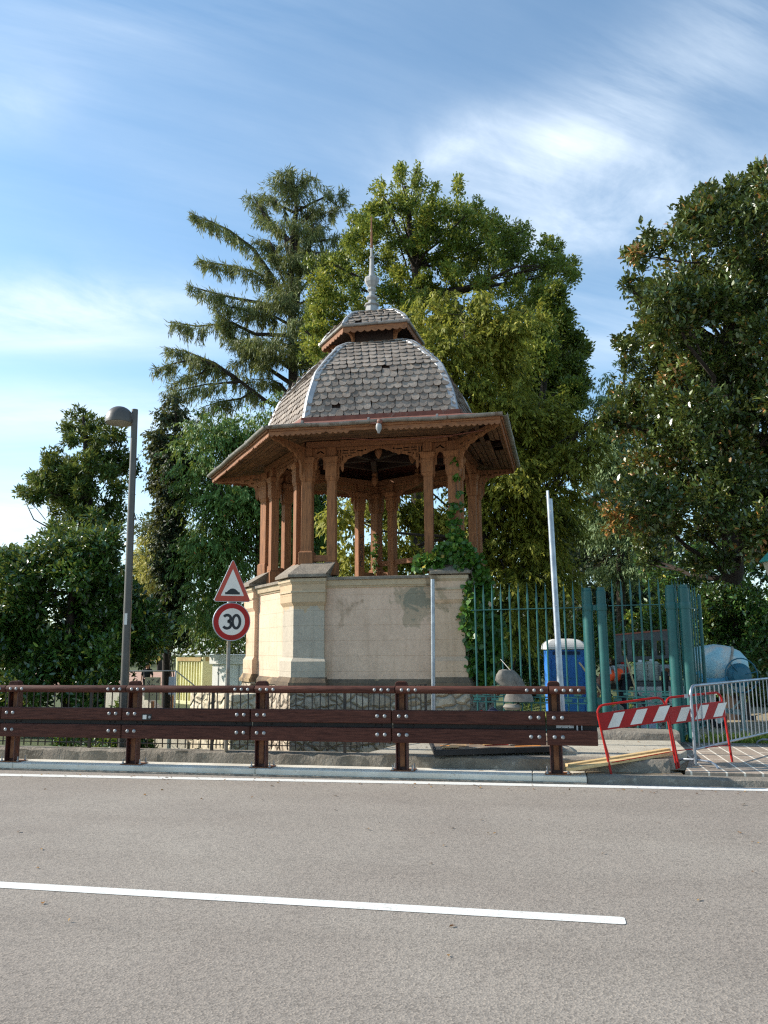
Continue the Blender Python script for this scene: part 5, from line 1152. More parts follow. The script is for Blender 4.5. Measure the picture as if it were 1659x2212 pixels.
# ================================================================== PEOPLE
def skin_mesh(name, J, E, R, mat, parent, levels=2, scale=1.0):
    org = ORG[parent.name]; me = bpy.data.meshes.new(name); ks = list(J); ix = {k: i for i, k in enumerate(ks)}
    me.from_pydata([tuple(Vector(J[k])-org) for k in ks], [(ix[a], ix[b]) for a, b in E], []); o = link(name, me, mat, parent, tuple(org))
    o.modifiers.new('skin', 'SKIN').use_smooth_shade = True
    for k in ks: r = R.get(k, .05)*scale; me.skin_vertices[0].data[ix[k]].radius = (r, r)
    me.skin_vertices[0].data[0].use_root = True
    s = o.modifiers.new('sub', 'SUBSURF'); s.levels = s.render_levels = levels
    return o
SKIN = M('skin', '#a5755a', .55)
def human(T, base, rz, J, hand_dirs, mats, cap=None, lev=2):
    """J: joint -> local position; one skinned body; clothing pieces are fitted shells round the same joints"""
    Rm = Matrix.Rotation(rz, 3, 'Z'); W = lambda p: Vector(base)+Rm@Vector(p)
    P = {k: W(v) for k, v in J.items()}
    R = dict(pelvis=.135, waist=.125, chest=.145, neck0=.06, neck=.052, head0=.075, head=.098, crown=.07, shL=.07, shR=.07, elL=.042, elR=.042, wrL=.028, wrR=.028, paL=.034, paR=.034, hipL=.095, hipR=.095, knL=.06, knR=.06, anL=.04, anR=.04, toL=.04, toR=.04)
    E = [('pelvis', 'waist'), ('waist', 'chest'), ('chest', 'neck0'), ('neck0', 'neck'), ('neck', 'head0'), ('head0', 'head'), ('head', 'crown')]
    for s in 'LR': E += [('chest', 'sh'+s), ('sh'+s, 'el'+s), ('el'+s, 'wr'+s), ('wr'+s, 'pa'+s), ('pelvis', 'hip'+s), ('hip'+s, 'kn'+s), ('kn'+s, 'an'+s), ('an'+s, 'to'+s)]
    for s in 'LR':
        d = (P['pa'+s]-P['wr'+s]).normalized(); f = (Rm@Vector(hand_dirs)); sd = d.cross(f).normalized()
        for k, (off, ln) in enumerate(((-.026, .062), (-.009, .072), (.009, .068), (.026, .054))):
            b = P['pa'+s]+sd*off+d*.03; P[f'f{k}a{s}'] = b; P[f'f{k}b{s}'] = b+d*ln*.5+f*.008; P[f'f{k}c{s}'] = b+d*ln*.85+f*.03
            for q_ in 'abc': R[f'f{k}{q_}{s}'] = .0095
            E += [('pa'+s, f'f{k}a{s}'), (f'f{k}a{s}', f'f{k}b{s}'), (f'f{k}b{s}', f'f{k}c{s}')]
        P['ta'+s] = P['wr'+s]+d*.04-sd*.035; P['tb'+s] = P['wr'+s]+d*.075-sd*.05+f*.03; R['ta'+s] = R['tb'+s] = .011; E += [('wr'+s, 'ta'+s), ('ta'+s, 'tb'+s)]
    body = skin_mesh('body', P, E, R, SKIN, T, lev)
    def shell(nm, ks, es, k, mat, extra={}): return skin_mesh(nm, {q_: P[q_] for q_ in ks}, es, {**R, **extra}, mat, T, lev, k)
    P['hem'] = P['pelvis'].lerp(P['waist'], .3); R['hem'] = .135
    shell('jacket', ['chest', 'waist', 'hem', 'neck0', 'shL', 'shR', 'elL', 'elR'], [('hem', 'waist'), ('waist', 'chest'), ('chest', 'neck0'), ('chest', 'shL'), ('chest', 'shR'), ('shL', 'elL'), ('shR', 'elR')], 1.26, mats[0])
    shell('trousers', ['pelvis', 'hipL', 'hipR', 'knL', 'knR', 'anL', 'anR'], [('pelvis', 'hipL'), ('pelvis', 'hipR'), ('hipL', 'knL'), ('hipR', 'knR'), ('knL', 'anL'), ('knR', 'anR')], 1.14, mats[1])
    for s in 'LR': skin_mesh('boot', {'a': P['an'+s]+Vector((0, 0, .03)), 'b': P['an'+s]+Vector((0, 0, -.03)), 'c': P['to'+s]}, [('a', 'b'), ('b', 'c')], {'a': .052, 'b': .055, 'c': .05}, mats[2], T, lev)
    fw_ = Rm@Vector(hand_dirs)
    hd, up_ = P['head'], (P['crown']-P['neck']).normalized(); ff = cap[1]; ff = (Rm@Vector(ff)).normalized(); sd = up_.cross(ff).normalized()
    mb = MB(); mb.lathe(hd+up_*.015, [(.112, 0), (.112, .04), (.095, .09), (.06, .115), (.01, .125)], 16, up_)
    if cap[2]: mb.beam(hd+up_*.03+ff*.09, hd+up_*.02+ff*.17, .14, .012, up_)
    mb.build('cap' if cap[2] else 'hair', cap[0], T, smooth=True)
    mb = MB()
    for q_ in (-1, 1): mb.lathe(hd+ff*.088+sd*.035*q_+up_*.0, [(.014, 0), (.010, .008), (.002, .011)], 8, ff)
    mb.build('eyes', MT['black'], T)
    mb = MB(); mb.beam(hd+ff*.08-up_*.0, hd+ff*.118-up_*.04, .026, .03, sd); mb.beam(hd+ff*.09-up_*.065-sd*.022, hd+ff*.09-up_*.065+sd*.022, .014, .01, up_)
    for q_ in (-1, 1): mb.beam(hd+sd*.09*q_-up_*.03, hd+sd*.105*q_+up_*.02, .03, .018, ff)
    mb.build('face_features', SKIN, T, bevel=.004)
    return P
d_ = 17.6; hp = Vector(at_d(1349, 1462, d_)); zg = terr(hp.x, hp.y); k = (hp.z-zg)
WK = thing('person', (hp.x, hp.y, zg), 'worker in an orange reflective vest bending down behind the green gate', 'person')
VEST = M('orange_vest', '#ff5a1f', .8, '#f24e18', 8, bump=.2); DK = M('dark_trousers', '#1e2027', .9, '#17181d', 9); BT_ = M('black_boots', '#121212', .7)
J = dict(pelvis=(0, 0, k), waist=(-.16, -.03, k+.06), chest=(-.40, -.05, k+.06), neck0=(-.52, -.06, k+.0), neck=(-.56, -.07, k-.05), head0=(-.585, -.08, k-.085), head=(-.61, -.10, k-.14), crown=(-.66, -.10, k-.2),
         shL=(-.44, -.22, k-.03), shR=(-.44, .13, k-.03), elL=(-.47, -.26, k-.30), elR=(-.50, .14, k-.30), wrL=(-.60, -.22, k-.52), wrR=(-.64, .08, k-.52), paL=(-.63, -.21, k-.59), paR=(-.67, .07, k-.59),
         hipL=(.02, -.11, k-.06), hipR=(.02, .11, k-.06), knL=(-.12, -.16, k*.5), knR=(-.02, .16, k*.5), anL=(.02, -.14, .09), anR=(.14, .16, .09), toL=(-.14, -.16, .05), toR=(-.02, .18, .05))
P = human(WK, (hp.x, hp.y, zg), 0.15, J, (-1, 0, 0), (VEST, DK, BT_), (M('grey_cap', '#6a655f', .9), (-.55, -.2, -.8), True))
mb = MB()
for t in (.35, .85):
    c_ = P['waist'].lerp(P['chest'], t); ax_ = (P['chest']-P['waist']).normalized(); mb.lathe(c_-ax_*.025, [(.178+.012*t, 0), (.18+.012*t, .05)], 18, ax_)
mb.build('reflective_bands', M('reflective_grey', '#a9aaa6', .4), WK, smooth=True)
d_ = 43.; hp = Vector(at_d(318, 1452, d_)); zg = terr(hp.x, hp.y); ht = float(at_d(318, 1432, d_)[2])-zg; f_ = ht/1.78
J = dict(pelvis=(0, 0, .95), waist=(0, 0, 1.1), chest=(0, 0, 1.33), neck0=(0, .0, 1.48), neck=(0, .0, 1.53), head0=(0, -.01, 1.58), head=(0, -.01, 1.65), crown=(0, 0, 1.74), shL=(-.2, 0, 1.42), shR=(.2, 0, 1.42), elL=(-.27, .02, 1.14), elR=(.27, .02, 1.14), wrL=(-.28, -.05, .9), wrR=(.28, -.05, .9), paL=(-.28, -.06, .83), paR=(.28, -.06, .83), hipL=(-.1, 0, .9), hipR=(.1, 0, .9), knL=(-.11, -.04, .5), knR=(.11, .03, .5), anL=(-.11, .02, .09), anR=(.11, .12, .09), toL=(-.12, .16, .05), toR=(.12, .26, .05))
WL = thing('person', (hp.x, hp.y, zg), 'distant walker in a black jacket on the pink park path', 'person')
human(WL, (hp.x, hp.y, zg), .2, {k_: tuple(c*f_ for c in v_) for k_, v_ in J.items()}, (0, 1, 0), (M('black_jacket', '#0f1014', .9), DK, BT_), (M('dark_hair', '#15110e', .8), (0, 1, 0), False), 1)
DENOISE = False; SUN_E = 3.6; SKY_S = .115; EXPO = 1.08
SKY_TINT = (.80, .98, .98)
CLOUD_COL = (4.4, 4.95, 5.5)
# soft patches, streaks and low bands: photo pixel of the centre, half sizes, rotation, amount
CLOUD_SOFT = [(1130, 325, 260, 65, -8, .4), (1330, 430, 330, 95, 0, .5), (960, 325, 120, 40, 25, .45), (1250, 500, 240, 50, 0, .3), (120, 655, 310, 55, 8, .85), (20, 220, 120, 50, 25, .35), (-60, 1150, 260, 70, 0, .8), (300, 900, 300, 50, 0, .3)]
CLOUD_STREAK = [(1500, 130, 420, 110, 18, .5), (1300, 250, 500, 100, 20, .35), (200, 60, 500, 70, 20, .3), (500, 300, 700, 200, 0, .12), (1330, 700, 260, 90, 5, .35)]
CLOUD_LOW = [(100, 735, 450, 32, 6, .75), (60, 890, 500, 60, 4, .65), (200, 1080, 500, 80, 0, .5), (1330, 760, 200, 40, 0, .3)]
# ================================================================== FOLIAGE
def nrm(a): return a/np.maximum(1e-9, np.linalg.norm(a, axis=-1, keepdims=True))
def leaf_mesh(name, Pc, ax, up_, L, W, rnd, mat, parent, oval=False, fold=.15):
    ax = nrm(ax); sd = nrm(np.cross(ax, up_)); nn_ = np.cross(sd, ax); L = L[:, None]; W = W[:, None]; h = nn_*W*fold
    if oval: V = np.stack([Pc, Pc+ax*L*.32+sd*W*.46+h, Pc+ax*L*.68+sd*W*.40+h, Pc+ax*L-nn_*L*.08, Pc+ax*L*.68-sd*W*.40+h, Pc+ax*L*.32-sd*W*.46+h], 1)
    else: V = np.stack([Pc, Pc+ax*L*.45+sd*W*.5+h, Pc+ax*L, Pc+ax*L*.45-sd*W*.5+h], 1)
    N, k = V.shape[:2]; V = V.reshape(-1, 3)-np.array(ORG[parent.name])
    me = bpy.data.meshes.new(name); me.vertices.add(N*k); me.vertices.foreach_set('co', V.astype(np.float32).ravel())
    me.loops.add(N*k); me.loops.foreach_set('vertex_index', np.arange(N*k, dtype=np.int32))
    me.polygons.add(N); me.polygons.foreach_set('loop_start', np.arange(0, N*k, k, dtype=np.int32))
    at = me.attributes.new('rnd', 'FLOAT', 'FACE'); at.data.foreach_set('value', np.clip(rnd, 0, 1).astype(np.float32))
    me.update(calc_edges=True); me.validate()
    return link(name, me, mat, parent, tuple(ORG[parent.name]))
def inpoly(px, py, poly):
    c = False; n = len(poly)
    for i in range(n):
        x0, y0 = poly[i]; x1, y1 = poly[(i+1) % n]
        if (y0 > py) != (y1 > py) and px < (x1-x0)*(py-y0)/(y1-y0)+x0: c = not c
    return c
def edge_dist(px, py, poly):
    b = 1e9; n = len(poly)
    for i in range(n):
        x0, y0 = poly[i]; x1, y1 = poly[(i+1) % n]; dx, dy = x1-x0, y1-y0
        t = min(1, max(0, ((px-x0)*dx+(py-y0)*dy)/max(1e-9, dx*dx+dy*dy))); b = min(b, math.hypot(px-x0-t*dx, py-y0-t*dy))
    return b
def lobes_in(poly, d, n, r0, r1, T, seed, tight=.75):
    rg = np.random.default_rng(seed); out = []; xs_ = [p[0] for p in poly]; ys_ = [p[1] for p in poly]; tries = 0
    while len(out) < n and tries < 30000:
        tries += 1; x, y = rg.uniform(min(xs_), max(xs_)), rg.uniform(min(ys_), max(ys_))
        if not inpoly(x, y, poly): continue
        e = edge_dist(x, y, poly); r = rg.uniform(r0, r1)
        if e < r*tight:
            r = e/tight
            if r < r0*.55: continue
        dd = d+rg.uniform(-T, T); p = at_d(x, y, dd); out.append((*p, r*pxm(dd)))
    return out
def lobes_px(lst, d, T, seed, s=1., ox=0, oy=0, sc=1.):
    rg = np.random.default_rng(seed); out = []
    for q in lst:
        dd = d+rg.uniform(-T, T); out.append((*at_d(ox+q[0]*sc, oy+q[1]*sc, dd), q[2]*sc*s*pxm(dd)))
    return out
def broad(lobes, n, L, W, rg, k=7, sc=.09, upb=.3, flat=.82, shell=.28, oval=False, droop=0):
    lb = np.array(lobes); M_ = n//k; w = lb[:, 3]**1.75; li = rg.choice(len(lb), M_, p=w/w.sum())
    dr = nrm(rg.normal(size=(M_, 3))); fr = np.clip(1-np.abs(rg.normal(0, shell, M_)), .05, 1)*(1+.24*rg.normal(size=M_))
    c = lb[li, :3]+dr*(lb[li, 3]*fr)[:, None]*np.array([1, 1, flat])
    ci = np.repeat(np.arange(M_), k); N = len(ci)
    P = c[ci]+rg.normal(0, sc*.5, (N, 3))
    ax = dr[ci]*.75+rg.normal(0, .65, (N, 3))+np.array([0, 0, upb])-np.array([0, 0, droop])
    up_ = np.array([0, 0, 1.])+rg.normal(0, .45, (N, 3))+dr[ci]*.35
    lo = rg.normal(0, .11, len(lb))[li][ci]; rn = .5+lo+rg.normal(0, .17, N)
    return P, ax, up_, L*rg.uniform(.65, 1.2, N), W*rg.uniform(.7, 1.2, N), rn
def droopy(lobes, n, L, W, rg, k=14, ln=.6, down=.8, flat=.8, shell=.35):
    lb = np.array(lobes); M_ = n//k; w = lb[:, 3]**2; li = rg.choice(len(lb), M_, p=w/w.sum())
    dr = nrm(rg.normal(size=(M_, 3))); fr = np.clip(1-np.abs(rg.normal(0, shell, M_)), .05, 1)*(1+.2*rg.normal(size=M_))
    c = lb[li, :3]+dr*(lb[li, 3]*fr)[:, None]*np.array([1, 1, flat])
    hd = dr*np.array([1, 1, .25])+rg.normal(0, .35, (M_, 3)); hd = nrm(hd); lnn = ln*rg.uniform(.5, 1.3, M_)
    ci = np.repeat(np.arange(M_), k); N = len(ci); t = np.tile(np.linspace(0, 1, k), M_)
    P = c[ci]+hd[ci]*(t*lnn[ci])[:, None]-np.array([0, 0, 1.])*((t**1.8)*lnn[ci]*.55)[:, None]+rg.normal(0, .03, (N, 3))
    ax = hd[ci]*.55+rg.normal(0, .4, (N, 3))-np.array([0, 0, down])
    up_ = rg.normal(0, .6, (N, 3))+dr[ci]*.8+np.array([0, 0, .6])
    lo = rg.normal(0, .12, len(lb))[li][ci]; rn = .45+lo+.22*(t-.4)+rg.normal(0, .13, N)
    return P, ax, up_, L*rg.uniform(.6, 1.25, N)*(1-.35*t), W*rg.uniform(.7, 1.3, N), rn
def tree(name, label, base, trunk, lobes, leaf, mat, bark, r0, nl, seed, group=None, cat='tree', oval=False, lr=.4):
    """base (x,y); trunk: list of 3d points from the ground up"""
    rg = np.random.default_rng(seed+77); zb = terr(base[0], base[1])
    T = thing(name, (base[0], base[1], zb), label, cat, group)
    mb = MB(); tp = [Vector([float(c) for c in p]) for p in trunk]; m = len(tp)
    tp[0].z = zb-.1
    mb.tube(tp, [r0*(1-.82*i/(m-1)) for i in range(m)], 9)
    lb = sorted(lobes, key=lambda q: -q[3]); idx = rg.permutation(len(lb))[:nl]
    for i in idx:
        x, y, z, r = lb[i]; c = Vector((x, y, z)); 
        dmin = min(range(m), key=lambda q_: abs(tp[q_].z-(z-(Vector((x, y, 0))-Vector((tp[q_].x, tp[q_].y, 0))).length*.55)))
        s = tp[dmin]; dd = c-s; ln = dd.length
        if ln < .3: continue
        md = s+dd*.5+Vector((rg.normal()*.06, rg.normal()*.06, -.06+rg.normal()*.04))*ln
        rr = r0*lr*(1-.7*dmin/(m-1))*min(1, .35+ln*.08)
        mb.tube([s, s+(md-s)*.5+Vector(rg.normal(0, .03*ln, 3)), md, md+(c-md)*.5+Vector(rg.normal(0, .03*ln, 3)), c], [rr, rr*.85, rr*.65, rr*.45, rr*.2], 6)
        for q_ in range(3):
            e = c+Vector(nrm(rg.normal(size=3)))*r*.9; mb.tube([md+(c-md)*rg.uniform(.2, .9), (c+e)/2, e], [rr*.3, rr*.2, rr*.06], 5)
    mb.build('trunk', bark, T, smooth=True)
    leaf_mesh('crown', *leaf, mat, T, oval)
    return T
G = lambda px, d: tuple(at_d(px, 1400, d)[:2])
def V3(px, py, d): return tuple(at_d(px, py, d))
LM = {
 'magnolia': leafmat('magnolia_leaf', [(0, '#17240f'), (.42, '#2c3b17'), (.68, '#414d1f'), (.82, '#505724'), (.9, '#77542c'), (1, '#8f6234')], .36, .8, .12, gain=1.9),
 'laurel': leafmat('laurel_leaf', [(0, '#14240f'), (.5, '#243a16'), (.8, '#374f20'), (.96, '#56652a'), (1, '#8a7a2c')], .28, .9, .2, gain=2.8),
 'oak': leafmat('oak_leaf', [(0, '#222f10'), (.4, '#3b4c19'), (.7, '#556021'), (.86, '#746c29'), (.95, '#a88a2c'), (1, '#b98a2a')], .45, .45, .38, gain=2.1),
 'yew': leafmat('yew_spray', [(0, '#2c3510'), (.4, '#565a1b'), (.65, '#75732a'), (.85, '#857a31'), (1, '#968639')], .6, .3, .42, gain=1.95),
 'hemlock': leafmat('hemlock_spray', [(0, '#1c2d12'), (.4, '#344d1f'), (.7, '#4c6530'), (.9, '#667a40'), (.985, '#77804a'), (1, '#8a5230')], .55, .35, .25),
 'cedar': leafmat('cedar_needle', [(0, '#252c14'), (.4, '#414827'), (.7, '#5b6139'), (1, '#77784a')], .6, .3, .2),
 'dark': leafmat('dark_conifer_spray', [(0, '#131912'), (.5, '#212b1b'), (.85, '#323c26'), (1, '#47472e')], .6, .3, .15),
 'tuft': leafmat('thuja_spray', [(0, '#18240f'), (.5, '#2d3e18'), (.85, '#445523'), (1, '#5b6630')], .55, .35, .22),
 'pale': leafmat('grey_green_spray', [(0, '#3a4a30'), (.5, '#5a6b4a'), (.85, '#76855f'), (1, '#8b9670')], .6, .3, .25),
 'willow': leafmat('willow_leaf', [(0, '#5a5a2c'), (.5, '#80773a'), (1, '#a0934c')], .6, .3, .3),
 'ivy': leafmat('ivy_leaf', [(0, '#1a3210'), (.45, '#2f5019'), (.8, '#476a25'), (.95, '#6d7c30'), (1, '#948336')], .36, .4, .2, gain=1.35),
 'wood': leafmat('far_wood_leaf', [(0, '#1d2712'), (.5, '#354020'), (.85, '#4f5429'), (1, '#77632f')], .6, .3, .2),
 'grass': leafmat('grass_blade', [(0, '#3b4a1a'), (.6, '#5d7026'), (1, '#8a8a44')], .6, .3, .3),
}
# ---- magnolia on the right
d_ = 20.5; rg = np.random.default_rng(1)
pol = [(1700, 350), (1640, 372), (1595, 398), (1535, 412), (1490, 445), (1470, 480), (1440, 500), (1400, 490), (1385, 530), (1352, 545), (1365, 585), (1400, 610), (1352, 612), (1360, 640), (1398, 655), (1380, 700), (1345, 728), (1338, 760), (1350, 800), (1330, 850), (1300, 900), (1278, 960), (1270, 1020), (1280, 1080), (1300, 1130), (1340, 1165), (1380, 1190), (1400, 1250), (1500, 1245), (1600, 1215), (1760, 1200), (1800, 800), (1780, 420)]
lb = lobes_in(pol, d_, 190, 28, 70, 2.6, 11, .72)+lobes_px([(1395, 505, 20), (1362, 548, 16), (1352, 612, 14), (1380, 600, 22), (1342, 735, 18), (1530, 418, 20), (1590, 400, 22), (1640, 375, 24), (1478, 452, 20), (1410, 530, 28), (1380, 560, 20), (1400, 640, 24)], d_, .8, 12)
P, ax, up_, L_, W_, rn = broad(lb, 150000, .165, .07, rg, 8, .09, .35, .88, .34)
tree('magnolia_tree', 'tall glossy leaved magnolia with brown leaf undersides filling the right side above the mixer', G(1580, d_), [V3(1590, 1500, d_), V3(1585, 1250, d_), V3(1575, 1000, d_), V3(1570, 750, d_), V3(1590, 560, d_), V3(1620, 430, d_)], lb, (P, ax, up_, L_, W_, rn), LM['magnolia'], MT['bark'], .32, 46, 1, oval=True, lr=.55)
# deep dark greenery behind it
d_ = 29; rg = np.random.default_rng(91); pol = [(1385, 1180), (1480, 1130), (1800, 1100), (1800, 1520), (1400, 1520), (1370, 1300)]
lb = lobes_in(pol, d_, 70, 34, 60, 2.0, 92, .6)
tree('evergreen_tree', 'dark evergreen filling the gap behind the magnolia trunk', G(1700, d_), [V3(1700, 1500, d_), V3(1700, 1350, d_), V3(1690, 1200, d_)], lb, broad(lb, 26000, .26, .11, rg, 7, .14, .2), LM['laurel'], MT['bark'], .22, 16, 91)
# dark shrubs under it
for i, (pol, d_, n, lab, sd) in enumerate([([(1495, 1300), (1530, 1270), (1580, 1255), (1640, 1290), (1720, 1280), (1760, 1500), (1500, 1500)], 20.2, 20000, 'dark glossy shrub under the magnolia beside the cement mixer', 21), ([(1040, 1440), (1060, 1390), (1120, 1370), (1190, 1385), (1200, 1430), (1180, 1470), (1050, 1480)], 31, 8000, 'dark shrub on the lawn behind the left run of the teal fence', 22), ([(1250, 1330), (1300, 1300), (1380, 1330), (1440, 1290), (1500, 1300), (1505, 1420), (1260, 1420)], 27, 14000, 'light green leafed shrub behind the trailer headboard', 23)]):
    rg = np.random.default_rng(sd); lb = lobes_in(pol, d_, 26, 22, 46, 1.2, sd, .6); lf = broad(lb, n, .15, .06, rg, 7, .09, .2)
    if i == 2: lf[-1][:] += .18
    cx = sum(p[0] for p in pol)/len(pol); tree('shrub', lab, G(cx, d_), [V3(cx, 1540, d_), V3(cx, 1480, d_), V3(cx, 1420, d_), V3(cx, 1360, d_)], lb, lf, LM['laurel'], MT['bark'], .06, 12, sd, 'shrubs in the park', 'shrub', True)
# ---- oak
d_ = 36; rg = np.random.default_rng(2)
OL = [(400, 220, 45), (350, 330, 65), (520, 150, 50), (520, 95, 26), (610, 160, 62), (615, 100, 26), (560, 300, 95), (690, 250, 50), (840, 190, 50), (842, 150, 24), (850, 320, 100), (945, 295, 45), (440, 420, 100), (600, 440, 110), (250, 370, 36), (300, 470, 75), (720, 430, 90), (330, 600, 95), (450, 600, 100), (100, 620, 80), (60, 720, 90), (200, 680, 85), (150, 830, 90), (60, 900, 75), (260, 800, 75), (600, 600, 80), (740, 610, 80), (1000, 440, 85), (1080, 400, 50), (1030, 350, 30), (930, 500, 70), (1130, 460, 80), (1215, 425, 46), (1000, 600, 95), (1150, 580, 105), (1320, 520, 60), (1350, 490, 26), (1405, 520, 36), (1260, 620, 90), (1370, 650, 66), (1480, 640, 46), (1500, 610, 26), (1430, 740, 44), (1300, 740, 80), (1150, 720, 95), (1000, 740, 85), (1250, 860, 80), (1150, 880, 85), (980, 850, 80), (0, 600, 40), (30, 820, 60), (20, 980, 60), (120, 960, 60), (400, 165, 22), (710, 200, 24), (60, 1060, 50), (40, 1130, 40), (520, 62, 13), (522, 84, 18), (518, 118, 26), (612, 68, 12), (616, 92, 18), (610, 125, 26), (842, 130, 14), (846, 160, 24), (400, 160, 14), (404, 188, 22), (714, 176, 12), (712, 205, 20), (946, 248, 16), (1042, 326, 14), (1235, 402, 20), (1330, 470, 14), (1362, 478, 14), (1485, 592, 16), (900, 400, 85), (960, 380, 70), (870, 480, 95), (800, 540, 95), (900, 610, 95), (1060, 520, 85), (660, 330, 80), (760, 330, 80), (1040, 440, 60), (232, 345, 18), (455, 200, 26), (660, 180, 30), (560, 750, 80), (700, 780, 80), (420, 780, 80)]
lb = lobes_px([(q[0], q[1], q[2]*(.8 if q[2] > 40 else 1)) for q in OL], d_, 2.6, 3, .9, 667, 333.5, .3838)
OUT = [(645, 790), (655, 700), (685, 590), (735, 535), (748, 470), (788, 440), (800, 408), (815, 392), (832, 420), (850, 430), (857, 352), (868, 348), (882, 405), (896, 360), (910, 358), (926, 425), (962, 432), (985, 383), (1002, 422), (1035, 430), (1062, 460), (1100, 478), (1130, 480), (1150, 502), (1158, 540), (1180, 542), (1190, 518), (1214, 518), (1222, 560), (1246, 560), (1254, 600), (1240, 640), (1215, 652), (1190, 645), (1212, 700), (1200, 770), (1100, 800), (900, 790), (700, 870), (645, 860)]
lb += lobes_in(OUT, d_, 330, 8, 22, 3.0, 33, .75)
lf = broad(lb, 105000, .18, .09, rg, 6, .16, .3, 1.1, .4)
fx = lambda zx, zy, dd=d_: V3(667+zx*.3838, 333.5+zy*.3838, dd)
tree('oak_tree', 'tall oak with yellowing leaves and an uneven spiky top behind the pavilion roof', G(905, d_), [V3(900, 1400, d_), V3(902, 1000, d_), fx(620, 800), fx(600, 640), fx(575, 500), fx(560, 300), fx(540, 180)], lb, lf, LM['oak'], MT['bark'], .36, 44, 2, lr=.5)
d_ = 33; rg = np.random.default_rng(31)
OL = [(1380, 890, 50), (1400, 850, 24), (1430, 960, 60), (1490, 1050, 62), (1400, 1080, 95), (1540, 1105, 36), (1565, 1085, 18), (1500, 1190, 66), (1400, 1220, 105), (1290, 1000, 90), (1300, 1150, 105), (1350, 1350, 95), (1480, 1330, 75), (1250, 1300, 105), (1545, 1290, 42), (1150, 1200, 100), (1150, 1380, 90), (1450, 1420, 60), (1300, 1480, 90), (1420, 1520, 70), (1530, 1400, 40), (1400, 770, 46), (1380, 830, 55), (1330, 800, 70), (1440, 900, 40), (1200, 1560, 90), (1340, 1620, 80), (1100, 1650, 80), (1250, 1780, 80), (1380, 1760, 60)]
lb = lobes_px(OL, d_, 2.2, 6, .97, 667, 333.5, .3838); lf = broad(lb, 62000, .18, .09, rg, 6, .2, .25, 1., .42)
lf[-1][:] -= .1
tree('oak_tree', 'smaller rounded green oak standing to the right of the tall spiky one', G(1150, d_), [V3(1150, 1400, d_), V3(1150, 1100, d_), V3(1165, 900, d_), V3(1185, 760, d_), V3(1200, 690, d_)], lb, lf, LM['oak'], MT['bark'], .28, 26, 32, lr=.5)
# ---- olive green drooping yew
d_ = 27; rg = np.random.default_rng(4)
YL = [(878, 690, 22), (925, 690, 34), (905, 645, 14), (955, 640, 16), (985, 690, 36), (1045, 640, 16), (1050, 690, 36), (900, 750, 44), (970, 750, 52), (1050, 750, 52), (1110, 720, 34), (1150, 680, 18), (930, 810, 52), (1010, 830, 58), (1085, 800, 56), (1040, 900, 62), (1110, 880, 56), (1150, 950, 62), (1065, 970, 62), (1190, 900, 50), (1240, 925, 34), (1275, 915, 18), (1210, 1000, 52), (1260, 985, 30), (1285, 955, 14), (1100, 1040, 66), (1050, 1080, 50), (1160, 1085, 62), (1080, 1150, 62), (1150, 1180, 60), (1055, 1220, 48), (1120, 1270, 56), (1190, 1250, 44), (1050, 1330, 46), (1120, 1360, 44), (1200, 1130, 44), (1180, 1320, 36), (960, 880, 50), (1230, 1070, 34),
      (740, 1110, 36), (800, 1090, 42), (870, 1110, 44), (930, 1120, 40), (760, 1190, 34), (840, 1190, 44), (900, 1210, 36), (970, 1130, 44), (1000, 1200, 44), (720, 1210, 26), (780, 1240, 30), (1010, 1050, 40), (1080, 700, 30), (860, 1000, 40), (780, 1010, 36), (930, 1000, 40)]
lb = lobes_px(YL, d_, 1.3, 8); lf = droopy(lb, 74000, .30, .075, rg, 15, .65, .8, .85)
tree('yew_tree', 'broad drooping conifer with olive yellow sprays behind the right side of the pavilion', G(1040, d_), [V3(1040, 1450, d_), V3(1040, 1150, d_), V3(1030, 900, d_), V3(1010, 760, d_), V3(1000, 680, d_)], lb, lf, LM['yew'], MT['bark'], .3, 36, 4, lr=.4)
# ---- hemlock on the left behind the signs
d_ = 35; rg = np.random.default_rng(5)
pol = [(388, 955), (410, 915), (450, 900), (500, 920), (560, 890), (620, 850), (680, 860), (720, 900), (730, 1240), (560, 1245), (545, 1310), (500, 1370), (450, 1388), (400, 1372), (378, 1320), (372, 1200), (385, 1100)]
lb = lobes_in(pol, d_, 72, 24, 52, 2.0, 15, .7)+lobes_px([(430, 905, 20), (400, 945, 16), (392, 960, 12), (480, 905, 16), (530, 900, 16), (395, 1050, 14), (380, 1180, 14), (640, 850, 22), (600, 868, 20)], d_, 1, 16); lf = droopy(lb, 68000, .30, .07, rg, 14, .7, .95, .9)
tree('hemlock_tree', 'mid green drooping conifer behind the two road signs', G(560, d_), [V3(560, 1450, d_), V3(560, 1200, d_), V3(565, 1000, d_), V3(600, 900, d_), V3(620, 860, d_)], lb, lf, LM['hemlock'], MT['bark_pale'], .24, 34, 5, lr=.35)
# ---- dark slender conifer
d_ = 36; rg = np.random.default_rng(6)
pol = [(372, 850), (385, 842), (398, 880), (408, 850), (420, 870), (420, 960), (412, 1010), (396, 1060), (388, 1140), (395, 1250), (385, 1400), (325, 1410), (335, 1300), (345, 1200), (338, 1120), (350, 1060), (322, 1032), (318, 1020), (335, 1000), (330, 960), (345, 905), (360, 880)]
lb = lobes_in(pol, d_, 60, 14, 30, .9, 17, .75); lf = droopy(lb, 30000, .28, .09, rg, 12, .45, .7, .9)
tree('cypress_tree', 'narrow very dark conifer between the street lamp and the green drooping tree', G(362, d_), [V3(362, 1440, d_), V3(362, 1200, d_), V3(375, 1000, d_), V3(380, 880, d_)], lb, lf, LM['dark'], MT['bark'], .2, 20, 6, lr=.35)
